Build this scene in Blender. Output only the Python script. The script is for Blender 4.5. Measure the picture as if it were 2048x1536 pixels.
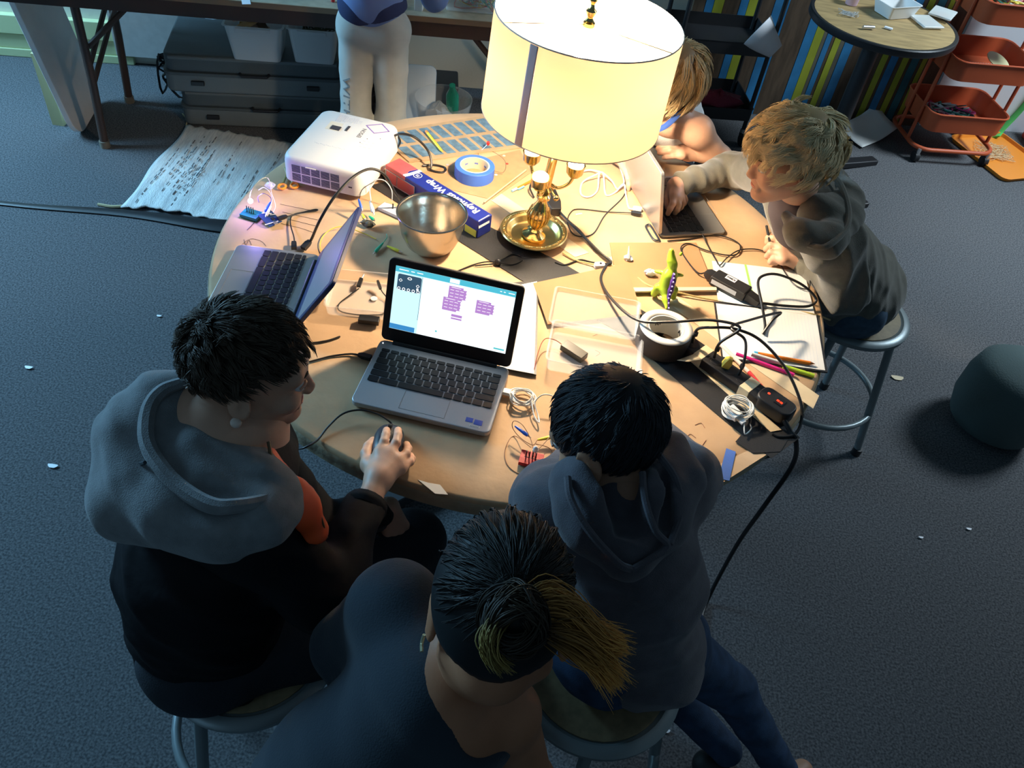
import bpy, math, random
import numpy as np
from mathutils import Vector, Matrix
S = bpy.context.scene
for o in list(bpy.data.objects): bpy.data.objects.remove(o)
COL = S.collection
# ------------------------------------------------------------------ camera
FPX = 1650.0
cn = np.array([0.107, 0.695, 0.711]); cn /= np.linalg.norm(cn)      # world up seen from the camera
TZ = 0.74                                                           # table height
fwv = np.array([0, 0, -1.0]); YY = fwv - (fwv @ cn) * cn; YY /= np.linalg.norm(YY); XX = np.cross(YY, cn)
MC = np.array([XX, YY, cn])
CAM = MC @ np.array([-0.033, -0.311, 2.085]) + np.array([0, 0, TZ])
cd = bpy.data.cameras.new('camera'); cam = bpy.data.objects.new('camera', cd); COL.objects.link(cam)
mw = Matrix.Identity(4)
for i in range(3):
    for j in range(3): mw[i][j] = MC[i][j]
    mw[i][3] = CAM[i]
cam.matrix_world = mw
cd.sensor_width = 36; cd.lens = 36 * FPX / 2048; cd.clip_start = 0.02; cd.clip_end = 60
S.camera = cam
S.view_settings.view_transform = 'Standard'; S.view_settings.look = 'None'
S.view_settings.gamma = 1; S.view_settings.use_curve_mapping = False
S.view_settings.exposure = 0.0
S.cycles.max_bounces = 8; S.cycles.transparent_max_bounces = 16; S.cycles.use_denoising = True
S.cycles.sample_clamp_indirect = 6.0
# ------------------------------------------------------------------ light: dim room, daylight from windows left and right, plus an added near fill
w = bpy.data.worlds.new('world'); S.world = w; w.use_nodes = True
w.node_tree.nodes['Background'].inputs[0].default_value = (0.22, 0.38, 0.52, 1)
w.node_tree.nodes['Background'].inputs[1].default_value = 0.18
def area(name, loc, target, size, energy, color, sy=None, spread=180):
    l = bpy.data.lights.new(name, 'AREA'); l.shape = 'RECTANGLE'; l.size = size; l.size_y = sy or size
    l.energy = energy; l.color = color; l.spread = math.radians(spread)
    o = bpy.data.objects.new(name, l); COL.objects.link(o); o.location = loc
    o.rotation_euler = (Vector(target) - Vector(loc)).to_track_quat('-Z', 'Y').to_euler(); return o
area('window_light_left', (-4.2, 1.3, 2.3), (-1.7, 0.8, 0.0), 1.6, 175, (0.30, 0.66, 1.0), 1.4, 130)
area('window_light_right', (3.6, 1.9, 3.0), (1.9, 1.75, 0), 0.9, 46, (0.72, 0.88, 1.0), 0.9, 88)
area('fill_light_near', (-2.5, -3.6, 3.0), (-0.3, -0.6, 0.6), 1.2, 7, (0.35, 0.68, 1.0), 1.2)  # added weak blue fill from behind the camera, not a window
# ------------------------------------------------------------------ pixel -> point on a plane of known height
def ray(px, py): return MC @ np.array([(px - 1024) / FPX, -(py - 768) / FPX, -1.0])
def P(px, py, z=TZ, dz=0.0):
    d = ray(px, py); t = (z - CAM[2]) / d[2]; p = CAM + t * d; p[2] += dz; return p
def PD(px, py, dep): return CAM + dep * ray(px, py)
def V(*a): return np.array(a, float)
# ------------------------------------------------------------------ materials
MATS = {}
def mat(name, col, rough=0.6, metal=0.0, spec=0.5, var=0.0, vscale=30.0, bump=0.0, bscale=200.0, emit=None, es=0.0, alpha=1.0, trans=0.0, col2=None, lo=0.35, hi=0.65, sheen=0.0, sss=0.0, attr=None, stretch=None, coat=0.0, ior=1.45):
    if name in MATS: return MATS[name]
    m = bpy.data.materials.new(name); m.use_nodes = True; MATS[name] = m
    nt = m.node_tree; b = nt.nodes['Principled BSDF']; L = nt.links.new
    b.inputs['Base Color'].default_value = (*col, 1); b.inputs['Roughness'].default_value = rough
    b.inputs['Metallic'].default_value = metal; b.inputs['Specular IOR Level'].default_value = spec
    b.inputs['Alpha'].default_value = alpha; b.inputs['Transmission Weight'].default_value = trans
    b.inputs['Sheen Weight'].default_value = sheen; b.inputs['Coat Weight'].default_value = coat; b.inputs['IOR'].default_value = ior
    if sss: b.inputs['Subsurface Weight'].default_value = sss; b.inputs['Subsurface Radius'].default_value = (0.012, 0.005, 0.003); b.inputs['Subsurface Scale'].default_value = 0.5
    if emit: b.inputs['Emission Color'].default_value = (*emit, 1); b.inputs['Emission Strength'].default_value = es
    tc = nt.nodes.new('ShaderNodeTexCoord'); mp = nt.nodes.new('ShaderNodeMapping'); L(tc.outputs['Object'], mp.inputs[0])
    if stretch: mp.inputs['Scale'].default_value = stretch
    if var or col2:
        n = nt.nodes.new('ShaderNodeTexNoise'); n.inputs['Scale'].default_value = vscale; n.inputs['Detail'].default_value = 6
        L(mp.outputs[0], n.inputs['Vector'])
        r = nt.nodes.new('ShaderNodeValToRGB'); r.color_ramp.elements[0].position = lo; r.color_ramp.elements[1].position = hi
        a = col2 or tuple(c * (1 - var) for c in col)
        r.color_ramp.elements[0].color = (*a, 1); r.color_ramp.elements[1].color = (*(col if col2 else tuple(min(1, c * (1 + var)) for c in col)), 1)
        L(n.outputs[0], r.inputs[0]); L(r.outputs[0], b.inputs['Base Color'])
    if attr:
        a = nt.nodes.new('ShaderNodeAttribute'); a.attribute_name = attr; L(a.outputs['Color'], b.inputs['Base Color'])
    if bump:
        n2 = nt.nodes.new('ShaderNodeTexNoise'); n2.inputs['Scale'].default_value = bscale; n2.inputs['Detail'].default_value = 4
        L(mp.outputs[0], n2.inputs['Vector'])
        bp = nt.nodes.new('ShaderNodeBump'); bp.inputs['Strength'].default_value = bump; bp.inputs['Distance'].default_value = 0.01
        L(n2.outputs[0], bp.inputs['Height']); L(bp.outputs[0], b.inputs['Normal'])
    return m
# ------------------------------------------------------------------ mesh building
class G:
    def __init__(s): s.v = []; s.f = []
    def add(s, v, f, M=None):
        o = len(s.v)
        if M is not None: v = [tuple(M @ Vector(p)) for p in v]
        s.v += [tuple(float(c) for c in p) for p in v]; s.f += [tuple(i + o for i in q) for q in f]; return s
    def box(s, c, sz, M=None, rz=0):
        x, y, z = [a / 2 for a in sz]
        v = [(-x,-y,-z),(x,-y,-z),(x,y,-z),(-x,y,-z),(-x,-y,z),(x,-y,z),(x,y,z),(-x,y,z)]
        T = Matrix.Translation(Vector(c)) @ Matrix.Rotation(rz, 4, 'Z')
        if M is not None: T = M @ T
        return s.add(v, [(3,2,1,0),(4,5,6,7),(0,1,5,4),(1,2,6,5),(2,3,7,6),(3,0,4,7)], T)
    def prism(s, pts, z0, z1, M=None):          # outline (counter-clockwise) pulled from z0 to z1
        n = len(pts); v = [(p[0], p[1], z0) for p in pts] + [(p[0], p[1], z1) for p in pts]
        f = [tuple(range(n))[::-1], tuple(range(n, 2 * n))] + [(i, (i + 1) % n, n + (i + 1) % n, n + i) for i in range(n)]
        return s.add(v, f, M)
    def lathe(s, prof, n=32, M=None, cap=True, a0=0, a1=2 * math.pi):
        full = abs(a1 - a0 - 2 * math.pi) < 1e-6; v = []; m = len(prof); k = n if full else n + 1
        for i in range(k):
            a = a0 + (a1 - a0) * i / n; c, q = math.cos(a), math.sin(a)
            v += [(r * c, r * q, z) for r, z in prof]
        f = []
        for i in range(n):
            j = (i + 1) % k
            for t in range(m - 1): f.append((i * m + t, j * m + t, j * m + t + 1, i * m + t + 1))
        if cap and full:
            if prof[0][0] > 1e-6: f.append(tuple(i * m for i in range(n))[::-1])
            if prof[-1][0] > 1e-6: f.append(tuple(i * m + m - 1 for i in range(n)))
        return s.add(v, f, M)
    def tube(s, pts, r, n=8, closed=False, M=None, smooth=True, per=6, flat=1.0):
        pts = [np.array(p, float) for p in pts]
        rr = list(r) if hasattr(r, '__len__') else None
        if smooth and len(pts) > 2:
            q = []; m = len(pts); ra = []
            for i in range(m if closed else m - 1):
                p0 = pts[(i - 1) % m] if closed or i else 2 * pts[0] - pts[1]
                p1 = pts[i]; p2 = pts[(i + 1) % m]
                p3 = pts[(i + 2) % m] if closed or i < m - 2 else 2 * pts[-1] - pts[-2]
                for t in np.arange(per) / per:
                    q.append(.5 * (2 * p1 + (p2 - p0) * t + (2 * p0 - 5 * p1 + 4 * p2 - p3) * t * t + (3 * p1 - p0 - 3 * p2 + p3) * t ** 3))
                    if rr: ra.append(rr[i] * (1 - t) + rr[(i + 1) % m] * t)
            if not closed:
                q.append(pts[-1])
                if rr: ra.append(rr[-1])
            pts = q; rr = ra if rr else None
        m = len(pts); T = []
        for i in range(m):
            a = pts[(i - 1) % m] if closed or i else pts[i]; b = pts[(i + 1) % m] if closed or i < m - 1 else pts[i]
            t = b - a; T.append(t / (np.linalg.norm(t) + 1e-12))
        u = np.cross(T[0], [0, 0, 1.0])
        if np.linalg.norm(u) < 0.05: u = np.cross(T[0], [1.0, 0, 0])
        u /= np.linalg.norm(u); v = []
        for i in range(m):
            u = u - (u @ T[i]) * T[i]; u /= (np.linalg.norm(u) + 1e-12); w_ = np.cross(T[i], u); R = rr[i] if rr else r
            for k in range(n):
                a = 2 * math.pi * k / n; v.append(pts[i] + R * (math.cos(a) * u + flat * math.sin(a) * w_))
        f = []
        for i in range(m if closed else m - 1):
            j = (i + 1) % m
            for k in range(n): f.append((i * n + k, i * n + (k + 1) % n, j * n + (k + 1) % n, j * n + k))
        if not closed: f += [tuple(range(n))[::-1], tuple((m - 1) * n + k for k in range(n))]
        return s.add(v, f, M)
    def cyl(s, c, r, h, n=24, M=None, r2=None):
        T = Matrix.Translation(Vector(c)); T = M @ T if M is not None else T
        return s.lathe([(r, 0), (r2 if r2 is not None else r, h)], n, T)
    def rod(s, a, b, r, n=10, r2=None):
        return s.tube([a, b], [r, r2 if r2 is not None else r], n, smooth=False)
    def ball(s, c, r, n=16, sc=(1, 1, 1), M=None):
        m = n // 2; T = Matrix.Translation(Vector(c)) @ Matrix.Diagonal((*sc, 1)); T = M @ T if M is not None else T
        return s.lathe([(max(1e-7, r * math.sin(math.pi * i / m)), -r * math.cos(math.pi * i / m)) for i in range(m + 1)], n, T, cap=False)
    def quad(s, a, b, c, d): return s.add([a, b, c, d], [(0, 1, 2, 3)])
    def bounds(s): a = np.array(s.v); return a.min(0), a.max(0)
def rrect(w, h, r, n=5, cx=0, cy=0):
    o = []
    for sx, sy, a0 in ((1, 1, 0), (-1, 1, 90), (-1, -1, 180), (1, -1, 270)):
        for i in range(n + 1):
            a = math.radians(a0 + 90 * i / n); o.append((cx + sx * (w / 2 - r) + r * math.cos(a), cy + sy * (h / 2 - r) + r * math.sin(a)))
    return o
def mesh_of(name, v, f, m, smooth=40):
    me = bpy.data.meshes.new(name); me.from_pydata(v, [], f); me.update()
    if m: me.materials.append(m)
    if smooth:
        me.polygons.foreach_set('use_smooth', [True] * len(me.polygons))
        if smooth < 180: me.set_sharp_from_angle(angle=math.radians(smooth))
    return me
def ob(name, g, m, parent=None, smooth=40, bev=0, seg=2, sub=0, solid=0, weld=False):
    o = bpy.data.objects.new(name, mesh_of(name, g.v, g.f, m, smooth)); COL.objects.link(o)
    if parent is not None: o.parent = parent
    if weld: mo = o.modifiers.new('weld', 'WELD'); mo.merge_threshold = 0.0002
    if solid: mo = o.modifiers.new('solid', 'SOLIDIFY'); mo.thickness = solid; mo.offset = 0
    if bev: mo = o.modifiers.new('bevel', 'BEVEL'); mo.width = bev; mo.segments = seg; mo.limit_method = 'ANGLE'; mo.harden_normals = True
    if sub: mo = o.modifiers.new('sub', 'SUBSURF'); mo.levels = sub; mo.render_levels = sub
    return o
def tag(o, label=None, cat=None, group=None, kind=None):
    if label: o['label'] = label
    if cat: o['category'] = cat
    if group: o['group'] = group
    if kind: o['kind'] = kind
    return o
def thing(name, label, cat, loc=(0, 0, 0), rz=0, group=None):
    o = bpy.data.objects.new(name, None); COL.objects.link(o); o.empty_display_size = 0.05
    o.location = Vector([float(c) for c in loc]); o.rotation_euler = (0, 0, rz)
    return tag(o, label, cat, group)
def solo(name, g, m, label, cat, group=None, kind=None, **k):       # world-space shape as a thing of one mesh, origin at its base
    a, b = g.bounds(); c = ((a[0] + b[0]) / 2, (a[1] + b[1]) / 2, a[2])
    g.v = [(p[0] - c[0], p[1] - c[1], p[2] - c[2]) for p in g.v]
    o = ob(name, g, m, None, **k); o.location = c; return tag(o, label, cat, group, kind)
def wpart(name, g, m, root, **k):                                   # world-space shape as a part of an Empty at root
    M = (Matrix.Translation(root.location) @ Matrix.Rotation(root.rotation_euler[2], 4, 'Z')).inverted()
    g.v = [tuple(M @ Vector(p)) for p in g.v]; return ob(name, g, m, root, **k)
def struct(name, g, m, **k): o = ob(name, g, m, None, **k); o['kind'] = 'structure'; return o
def text_g(s, size, ext=0.0003, M=None, align='CENTER', bold=0.0):
    c = bpy.data.curves.new('t', 'FONT'); c.body = s; c.size = size; c.extrude = ext; c.offset = bold; c.align_x = align; c.align_y = 'CENTER'; c.resolution_u = 2
    o = bpy.data.objects.new('t', c); COL.objects.link(o); bpy.context.view_layer.update()
    me = bpy.data.meshes.new_from_object(o.evaluated_get(bpy.context.evaluated_depsgraph_get()))
    v = [tuple(p.co) for p in me.vertices]; f = [tuple(p.vertices) for p in me.polygons]
    bpy.data.objects.remove(o); bpy.data.curves.remove(c); bpy.data.meshes.remove(me)
    return G().add(v, f, M)
def frame(o, x, y):                                                 # 4x4 with origin o, x axis, y axis (made orthogonal)
    o = Vector([float(c) for c in o]); x = Vector([float(c) for c in x]).normalized(); y = Vector([float(c) for c in y]); y = (y - x * x.dot(y)).normalized(); z = x.cross(y)
    return Matrix(((x[0], y[0], z[0], o[0]), (x[1], y[1], z[1], o[1]), (x[2], y[2], z[2], o[2]), (0, 0, 0, 1)))
def RX(a): return Matrix.Rotation(math.radians(a), 4, 'X')
def RY(a): return Matrix.Rotation(math.radians(a), 4, 'Y')
def RZ(a): return Matrix.Rotation(math.radians(a), 4, 'Z')
def TR(x, y, z): return Matrix.Translation((x, y, z))
# ------------------------------------------------------------------ room
WA = math.atan(0.17); WD = V(math.cos(WA), math.sin(WA), 0); WN = V(-math.sin(WA), math.cos(WA), 0)
def wp(s, d, z): p = V(0, 2.46, 0) + WD * s - WN * d; p[2] = z; return p     # s along the back wall, d out from it, z up
m_carpet = mat('grey loop carpet', (0.15, 0.15, 0.155), 0.95, spec=0.1, col2=(0.055, 0.057, 0.062), vscale=170, lo=0.36, hi=0.66, bump=0.15, bscale=400)
m_wall = mat('cream wall paint', (0.74, 0.70, 0.58), 0.8, bump=0.08, bscale=90)
m_white = mat('white plastic', (0.78, 0.78, 0.76), 0.4)
struct('floor', G().box((0, 0, -0.02), (9, 9.4, 0.04)), m_carpet, smooth=0)
g = G(); MW = frame(wp(0, 0, 0), WD, WN)
g.box((0, 0.05, 1.3), (8.4, 0.1, 2.6), MW); struct('wall_back', g, m_wall, smooth=0)
m_base = mat('yellowed cream baseboard', (0.62, 0.66, 0.36), 0.5)
g = G(); g.box((-3.2, -0.014, 0.02), (2.2, 0.03, 0.04), MW).box((-3.2, -0.010, 0.075), (2.2, 0.022, 0.07), MW).box((-3.2, -0.018, 0.16), (2.2, 0.036, 0.09), MW)
struct('baseboard_back', g, m_base, bev=0.004)
# ------------------------------------------------------------------ round table under kraft paper
TR_ = 0.757
m_kraft = mat('kraft paper', (0.53, 0.345, 0.20), 0.7, spec=0.15, var=0.10, vscale=7, bump=0.22, bscale=16)
m_kraft2 = mat('pale kraft paper', (0.60, 0.42, 0.26), 0.7, var=0.08, vscale=9, bump=0.15, bscale=20)
m_gaff = mat('black gaffer tape', (0.022, 0.022, 0.024), 0.5, spec=0.4, bump=0.1, bscale=300)
m_mask = mat('cream masking tape', (0.66, 0.53, 0.34), 0.6, var=0.08, vscale=20)
m_rim = mat('wrapped paper edge', (0.47, 0.38, 0.25), 0.6, var=0.2, vscale=14, bump=0.5, bscale=25)
m_leg = mat('dark table metal', (0.05, 0.05, 0.055), 0.5)
m_pink = mat('pink paint on table edge', (0.62, 0.20, 0.12), 0.6)
rt = thing('round_table', 'large round table wrapped in brown kraft paper, crowded with laptops and cables', 'table', (0, 0, 0))
ob('tabletop', G().lathe([(0.0001, TZ - 0.034), (TR_ - 0.012, TZ - 0.034), (TR_ - 0.004, TZ - 0.03), (TR_ - 0.004, TZ - 0.006), (TR_ - 0.012, TZ - 0.0025), (0.0001, TZ - 0.0025)], 96, cap=False), mat('pale laminate', (0.6, 0.58, 0.52), 0.4), rt)
g = G(); N = 192; pr = [(0.0001, 0)] + [(0.1 * i, 0) for i in range(1, 8)] + [(TR_ - 0.006, 0), (TR_, -0.003), (TR_ + 0.003, -0.010)]
rnd = random.Random(3); wob = [rnd.uniform(-1, 1) for _ in range(N)]
v = []; f = []
for i in range(N):
    a = 2 * math.pi * i / N
    for r, z in pr: v.append((r * math.cos(a), r * math.sin(a), TZ + z))
for i in range(N):
    j = (i + 1) % N
    for t in range(len(pr) - 1): f.append((i * len(pr) + t, j * len(pr) + t, j * len(pr) + t + 1, i * len(pr) + t + 1))
ob('kraft_paper_cover', g.add(v, f), m_kraft, rt, smooth=60)
g = G(); v = []; f = []; pr = [(0.0032, -0.009), (0.006, -0.016), (0.004, -0.028), (0.006, -0.04), (-0.002, -0.047), (-0.02, -0.048)]
for i in range(N):
    a = 2 * math.pi * i / N; s_ = 0.5 * (wob[i] + wob[(i + 1) % N]) * 0.0016
    for k, (r, z) in enumerate(pr): v.append(((TR_ + r + s_ * (k > 0) * (-1) ** k) * math.cos(a), (TR_ + r + s_ * (k > 0)) * math.sin(a), TZ + z + s_ * (k > 2)))
for i in range(N):
    j = (i + 1) % N
    for t in range(5): f.append((i * 6 + t + 1, j * 6 + t + 1, j * 6 + t, i * 6 + t))
ob('paper_wrapped_edge', g.add(v, f), m_rim, rt)
ob('pedestal', G().lathe([(0.0001, 0.02), (0.045, 0.02), (0.045, TZ - 0.03), (0.0001, TZ - 0.03)], 24, cap=False), m_leg, rt)
for k in range(4):
    M = RZ(45 + 90 * k)
    ob('leg', G().box((0.22, 0, 0.035), (0.44, 0.06, 0.035), M).cyl((0.41, 0, 0), 0.02, 0.02, 12, M), m_leg, rt, bev=0.006)
def strip(name, pts, m, z, parent, th=0.0008, label=None):
    q = [P(x, y) for x, y in pts]
    ar = sum(q[i][0] * q[(i + 1) % len(q)][1] - q[(i + 1) % len(q)][0] * q[i][1] for i in range(len(q)))
    if ar < 0: q = q[::-1]
    o = ob(name, G().prism([(p[0], p[1]) for p in q], TZ + z, TZ + z + th), m, parent, smooth=0)
    if label: o['label'] = label
    return o
# tape lines running across the table
strip('masking_tape_strip', [(965, 395), (1010, 388), (1700, 838), (1645, 845)][:4] if 0 else [(968, 392), (1003, 388), (1178, 506), (1150, 515)], m_mask, 0.0004, rt)
strip('masking_tape_strip', [(1215, 515), (1238, 512), (1638, 792), (1626, 818), (1500, 730)], m_mask, 0.0004, rt)
strip('gaffer_tape_strip', [(740, 372), (790, 360), (1130, 530), (1290, 625), (1340, 655), (1300, 700), (1120, 600), (1040, 560)], m_gaff, 0.0013, rt, label='black gaffer tape strip')
strip('gaffer_tape_strip', [(1270, 690), (1320, 668), (1600, 876), (1542, 918), (1440, 835)], m_gaff, 0.0013, rt)
strip('gaffer_tape_strip', [(1470, 885), (1500, 850), (1575, 880), (1560, 905), (1505, 908)], m_gaff, 0.0022, rt)
strip('masking_tape_strip', [(1352, 700), (1372, 698), (1562, 862), (1540, 866)], m_mask, 0.0031, rt)
strip('blue_tape_patch', [(1452, 898), (1471, 905), (1458, 963), (1436, 958)], mat('blue painter tape', (0.07, 0.17, 0.55), 0.6, bump=0.1), 0.0018, rt, label='short piece of blue painter tape stuck on the paper')
strip('edge_tape_patch', [(1405, 945), (1530, 885), (1536, 908), (1420, 982)], m_kraft2, 0.0004, rt)
m_tear = mat('bare white table under torn paper', (0.62, 0.62, 0.62), 0.5)
strip('torn_paper_patch', [(836, 960), (856, 966), (880, 970), (896, 990), (870, 988)], m_tear, 0.0004, rt)
# cardboard pieces laid in the middle
m_card = mat('brown cardboard', (0.36, 0.185, 0.085), 0.8, var=0.07, vscale=6)

a0_, a1_ = math.radians(203), math.radians(233); g = G(); v = []; n_ = 24
for i in range(n_ + 1):
    a = a0_ + (a1_ - a0_) * i / n_
    for r, z in ((.0075, -.014), (.0080, -.030), (.0075, -.046)): v.append(((TR_ + r) * math.cos(a), (TR_ + r) * math.sin(a), TZ + z))
o = ob('painted_edge_band', G().add(v, [(i * 3 + t, i * 3 + t + 1, i * 3 + t + 4, i * 3 + t + 3) for i in range(n_) for t in range(2)][::1]), m_pink, rt, solid=.0006); o['label'] = 'orange pink painted stretch of the table edge'
# ------------------------------------------------------------------ brass lamp
m_brass = mat('polished brass', (0.86, 0.62, 0.24), 0.16, metal=1.0, bump=0.05, bscale=60)
m_brassd = mat('embossed brass', (0.70, 0.48, 0.18), 0.28, metal=1.0, bump=0.5, bscale=150)
m_bulb = mat('lit bulb', (1, 0.9, 0.7), 0.3, emit=(1.0, 0.72, 0.42), es=40)
m_bulbt = mat('lit top bulb', (1, 0.9, 0.75), 0.3, emit=(1.0, 0.80, 0.56), es=1550)
def translucent(name, col, tcol, mix, rough=0.8):
    m = bpy.data.materials.new(name); m.use_nodes = True; nt = m.node_tree; L = nt.links.new
    nt.nodes.remove(nt.nodes['Principled BSDF']); out = nt.nodes['Material Output']
    d = nt.nodes.new('ShaderNodeBsdfDiffuse'); d.inputs[0].default_value = (*col, 1)
    t = nt.nodes.new('ShaderNodeBsdfTranslucent'); t.inputs[0].default_value = (*tcol, 1)
    x = nt.nodes.new('ShaderNodeMixShader'); x.inputs[0].default_value = mix
    L(d.outputs[0], x.inputs[1]); L(t.outputs[0], x.inputs[2]); L(x.outputs[0], out.inputs[0]); return m
m_shade = translucent('lamp shade linen', (0.82, 0.76, 0.68), (1.0, 0.84, 0.64), 0.76)
m_seam = translucent('shade seam', (0.70, 0.66, 0.68), (0.50, 0.38, 0.34), 0.30)
m_trim = mat('shade edge trim', (0.66, 0.60, 0.54), 0.8)
m_glass_bowl = translucent('opal glass', (0.9, 0.88, 0.84), (0.85, 0.8, 0.7), 0.5)
LB = V(0.010, 0.104, TZ + 0.0012)
lamp = thing('table_lamp', 'tall brass table lamp with a glowing cream drum shade at the middle of the table', 'lamp', LB)
g = G().lathe([(0.0001, 0.006), (0.056, 0.006), (0.062, 0.010), (0.068, 0.021), (0.071, 0.0235), (0.086, 0.0265), (0.0885, 0.024), (0.087, 0.021), (0.073, 0.017), (0.066, 0.004), (0.058, 0.0), (0.0001, 0.0)], 72, cap=False)
ob('dish_base', g, mat('satin brass', (0.86, 0.62, 0.24), 0.30, metal=1.0, bump=0.05, bscale=60), lamp)
g = G()
for i in range(72):
    a = 2 * math.pi * i / 72; g.ball((0.0785 * math.cos(a), 0.0785 * math.sin(a), 0.0255), 0.0028, 8, (1.4, 1, 0.7), None)
ob('embossed_rim', g, m_brassd, lamp)
LEAN = RY(5.0)
g = G().lathe([(0.030, 0.006), (0.031, 0.012), (0.022, 0.018), (0.016, 0.024), (0.020, 0.028), (0.014, 0.033), (0.017, 0.04), (0.026, 0.058), (0.028, 0.075), (0.022, 0.094), (0.0135, 0.11), (0.012, 0.118), (0.018, 0.124), (0.018, 0.131), (0.012, 0.136), (0.016, 0.146), (0.021, 0.152), (0.012, 0.158), (0.010, 0.30)], 32, LEAN)
ob('stem', g, m_brass, lamp)
g = G()
for i in range(16):
    a = 2 * math.pi * i / 16
    g.tube([(0.0185 * math.cos(a), 0.0185 * math.sin(a), 0.042), (0.0275 * math.cos(a), 0.0275 * math.sin(a), 0.06), (0.029 * math.cos(a), 0.029 * math.sin(a), 0.075), (0.0225 * math.cos(a), 0.0225 * math.sin(a), 0.094)], 0.0017, 5, M=LEAN)
ob('fluting', g, m_brassd, lamp)
HUB = LEAN @ Vector((0, 0, 0.165))
for k, az in enumerate((15, 135, 255)):
    c, s_ = math.cos(math.radians(az)), math.sin(math.radians(az)); M = Matrix.Translation(HUB)
    g = G().tube([(0.008 * c, 0.008 * s_, 0.0), (0.03 * c, 0.03 * s_, -0.012), (0.055 * c, 0.055 * s_, 0.0), (0.066 * c, 0.066 * s_, 0.022)], 0.0042, 10, M=M)
    g.lathe([(0.004, 0), (0.013, 0.004), (0.021, 0.014), (0.023, 0.034), (0.024, 0.036), (0.020, 0.036), (0.012, 0.028), (0.0001, 0.028)], 24, M @ TR(0.066 * c, 0.066 * s_, 0.018), cap=False)
    arm = ob('candle_arm', g, m_brass, lamp)
    g = G().lathe([(0.0001, 0), (0.014, 0.001), (0.019, 0.006), (0.019, 0.012), (0.012, 0.018), (0.0001, 0.020)], 16, M @ TR(0.066 * c, 0.066 * s_, 0.046), cap=False)
    ob('bulb', g, m_bulb, arm)
g = G().tube([(0.02, 0, 0), (0.035, 0.0, -0.004), (0.05, 0, -0.006)], 0.0035, 8, M=Matrix.Translation(HUB) @ RZ(-60)); g.ball((0, 0, 0), 0.0075, 10, M=Matrix.Translation(HUB) @ RZ(-60) @ TR(0.055, 0, -0.007))
ob('switch_key', g, m_brass, lamp)
g = G().lathe([(0.012, 0.30), (0.025, 0.305), (0.035, 0.325), (0.018, 0.345), (0.016, 0.415), (0.0001, 0.415)], 24, LEAN, cap=False)
ob('socket', g, m_brass, lamp)
g = G().ball((0, 0, 0), 0.03, 20, (1, 1, 1.25), M=LEAN @ TR(0, 0, 0.455)); ob('bulb', g, m_bulbt, lamp)
SC = V(0.054 - LB[0], 0.1 - LB[1], 1.095 - LB[2])
Ms = Matrix.Translation(Vector(SC)) @ RY(1.6)
H_ = 0.222; RB, RT = 0.206, 0.203
ob('lamp_shade', G().lathe([(RB, 0), (RT, H_)], 96, Ms, cap=False), m_shade, lamp, solid=0.0012, smooth=80)
for r, z in ((RB, 0), (RT, H_)): ob('shade_trim', G().tube([(r * math.cos(2 * math.pi * i / 64), r * math.sin(2 * math.pi * i / 64), z) for i in range(64)], 0.0016, 6, closed=True, M=Ms, smooth=False), m_trim, lamp)
a0 = math.radians(-123)
g = G().lathe([(RB + 0.0014, 0.002), (RT + 0.0014, H_ - 0.002)], 6, Ms, cap=False, a0=a0, a1=a0 + 0.095); ob('shade_seam', g, m_seam, lamp, solid=0.001)
g = G(); c0 = Vector((0, 0, H_ - 0.012))
for k in range(3):
    a = math.radians(90 + 120 * k); g.tube([(0.012 * math.cos(a), 0.012 * math.sin(a), H_ - 0.012), (RT * math.cos(a), RT * math.sin(a), H_)], 0.0009, 6, M=Ms, smooth=False)
g.cyl((0, 0, H_ - 0.016), 0.013, 0.008, 20, Ms)
ob('shade_spider', g, m_brass, lamp)
g = G().lathe([(0.007, H_ - 0.008), (0.010, H_ - 0.004), (0.006, H_ + 0.002), (0.010, H_ + 0.010), (0.012, H_ + 0.016), (0.006, H_ + 0.022), (0.004, H_ + 0.03), (0.0085, H_ + 0.038), (0.0001, H_ + 0.05)], 20, Ms, cap=False)
ob('finial', g, m_brass, lamp)
def loc(p): return (p[0] - LB[0], p[1] - LB[1], p[2] - LB[2])
m_goldcord = mat('gold clear lamp flex', (0.50, 0.38, 0.16), 0.35)
cp = [(1125, 505, .006), (1150, 520, .004), (1195, 530, .008)]
g = G().tube([loc(P(x, y, TZ + h)) for x, y, h in cp], 0.0022, 6)
g.tube([loc(P(x, y, TZ + h)) for x, y, h in [(1213, 531, .008), (1240, 535, .004), (1270, 552, .004), (1300, 572, .008), (1345, 582, .010), (1400, 595, .006), (1450, 603, .0036), (1530, 612, .0036), (1600, 623, .0036), (1632, 630, .004), (1660, 640, -.03)]], 0.0022, 6)
ob('cord', g, m_goldcord, lamp)
c = P(1199, 531, TZ + .008); d = P(1213, 530, TZ + .008) - P(1185, 531, TZ + .008)
M = frame(loc(c), d, (-d[1], d[0], 0)); g = G().prism(rrect(0.028, 0.017, 0.006, 4), -0.006, 0.006, M)
sw = ob('inline_switch', g, m_white, lamp, bev=0.002); ob('rocker', G().cyl((0.002, 0, 0.006), 0.003, 0.002, 12, M), m_gaff, sw)
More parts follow.
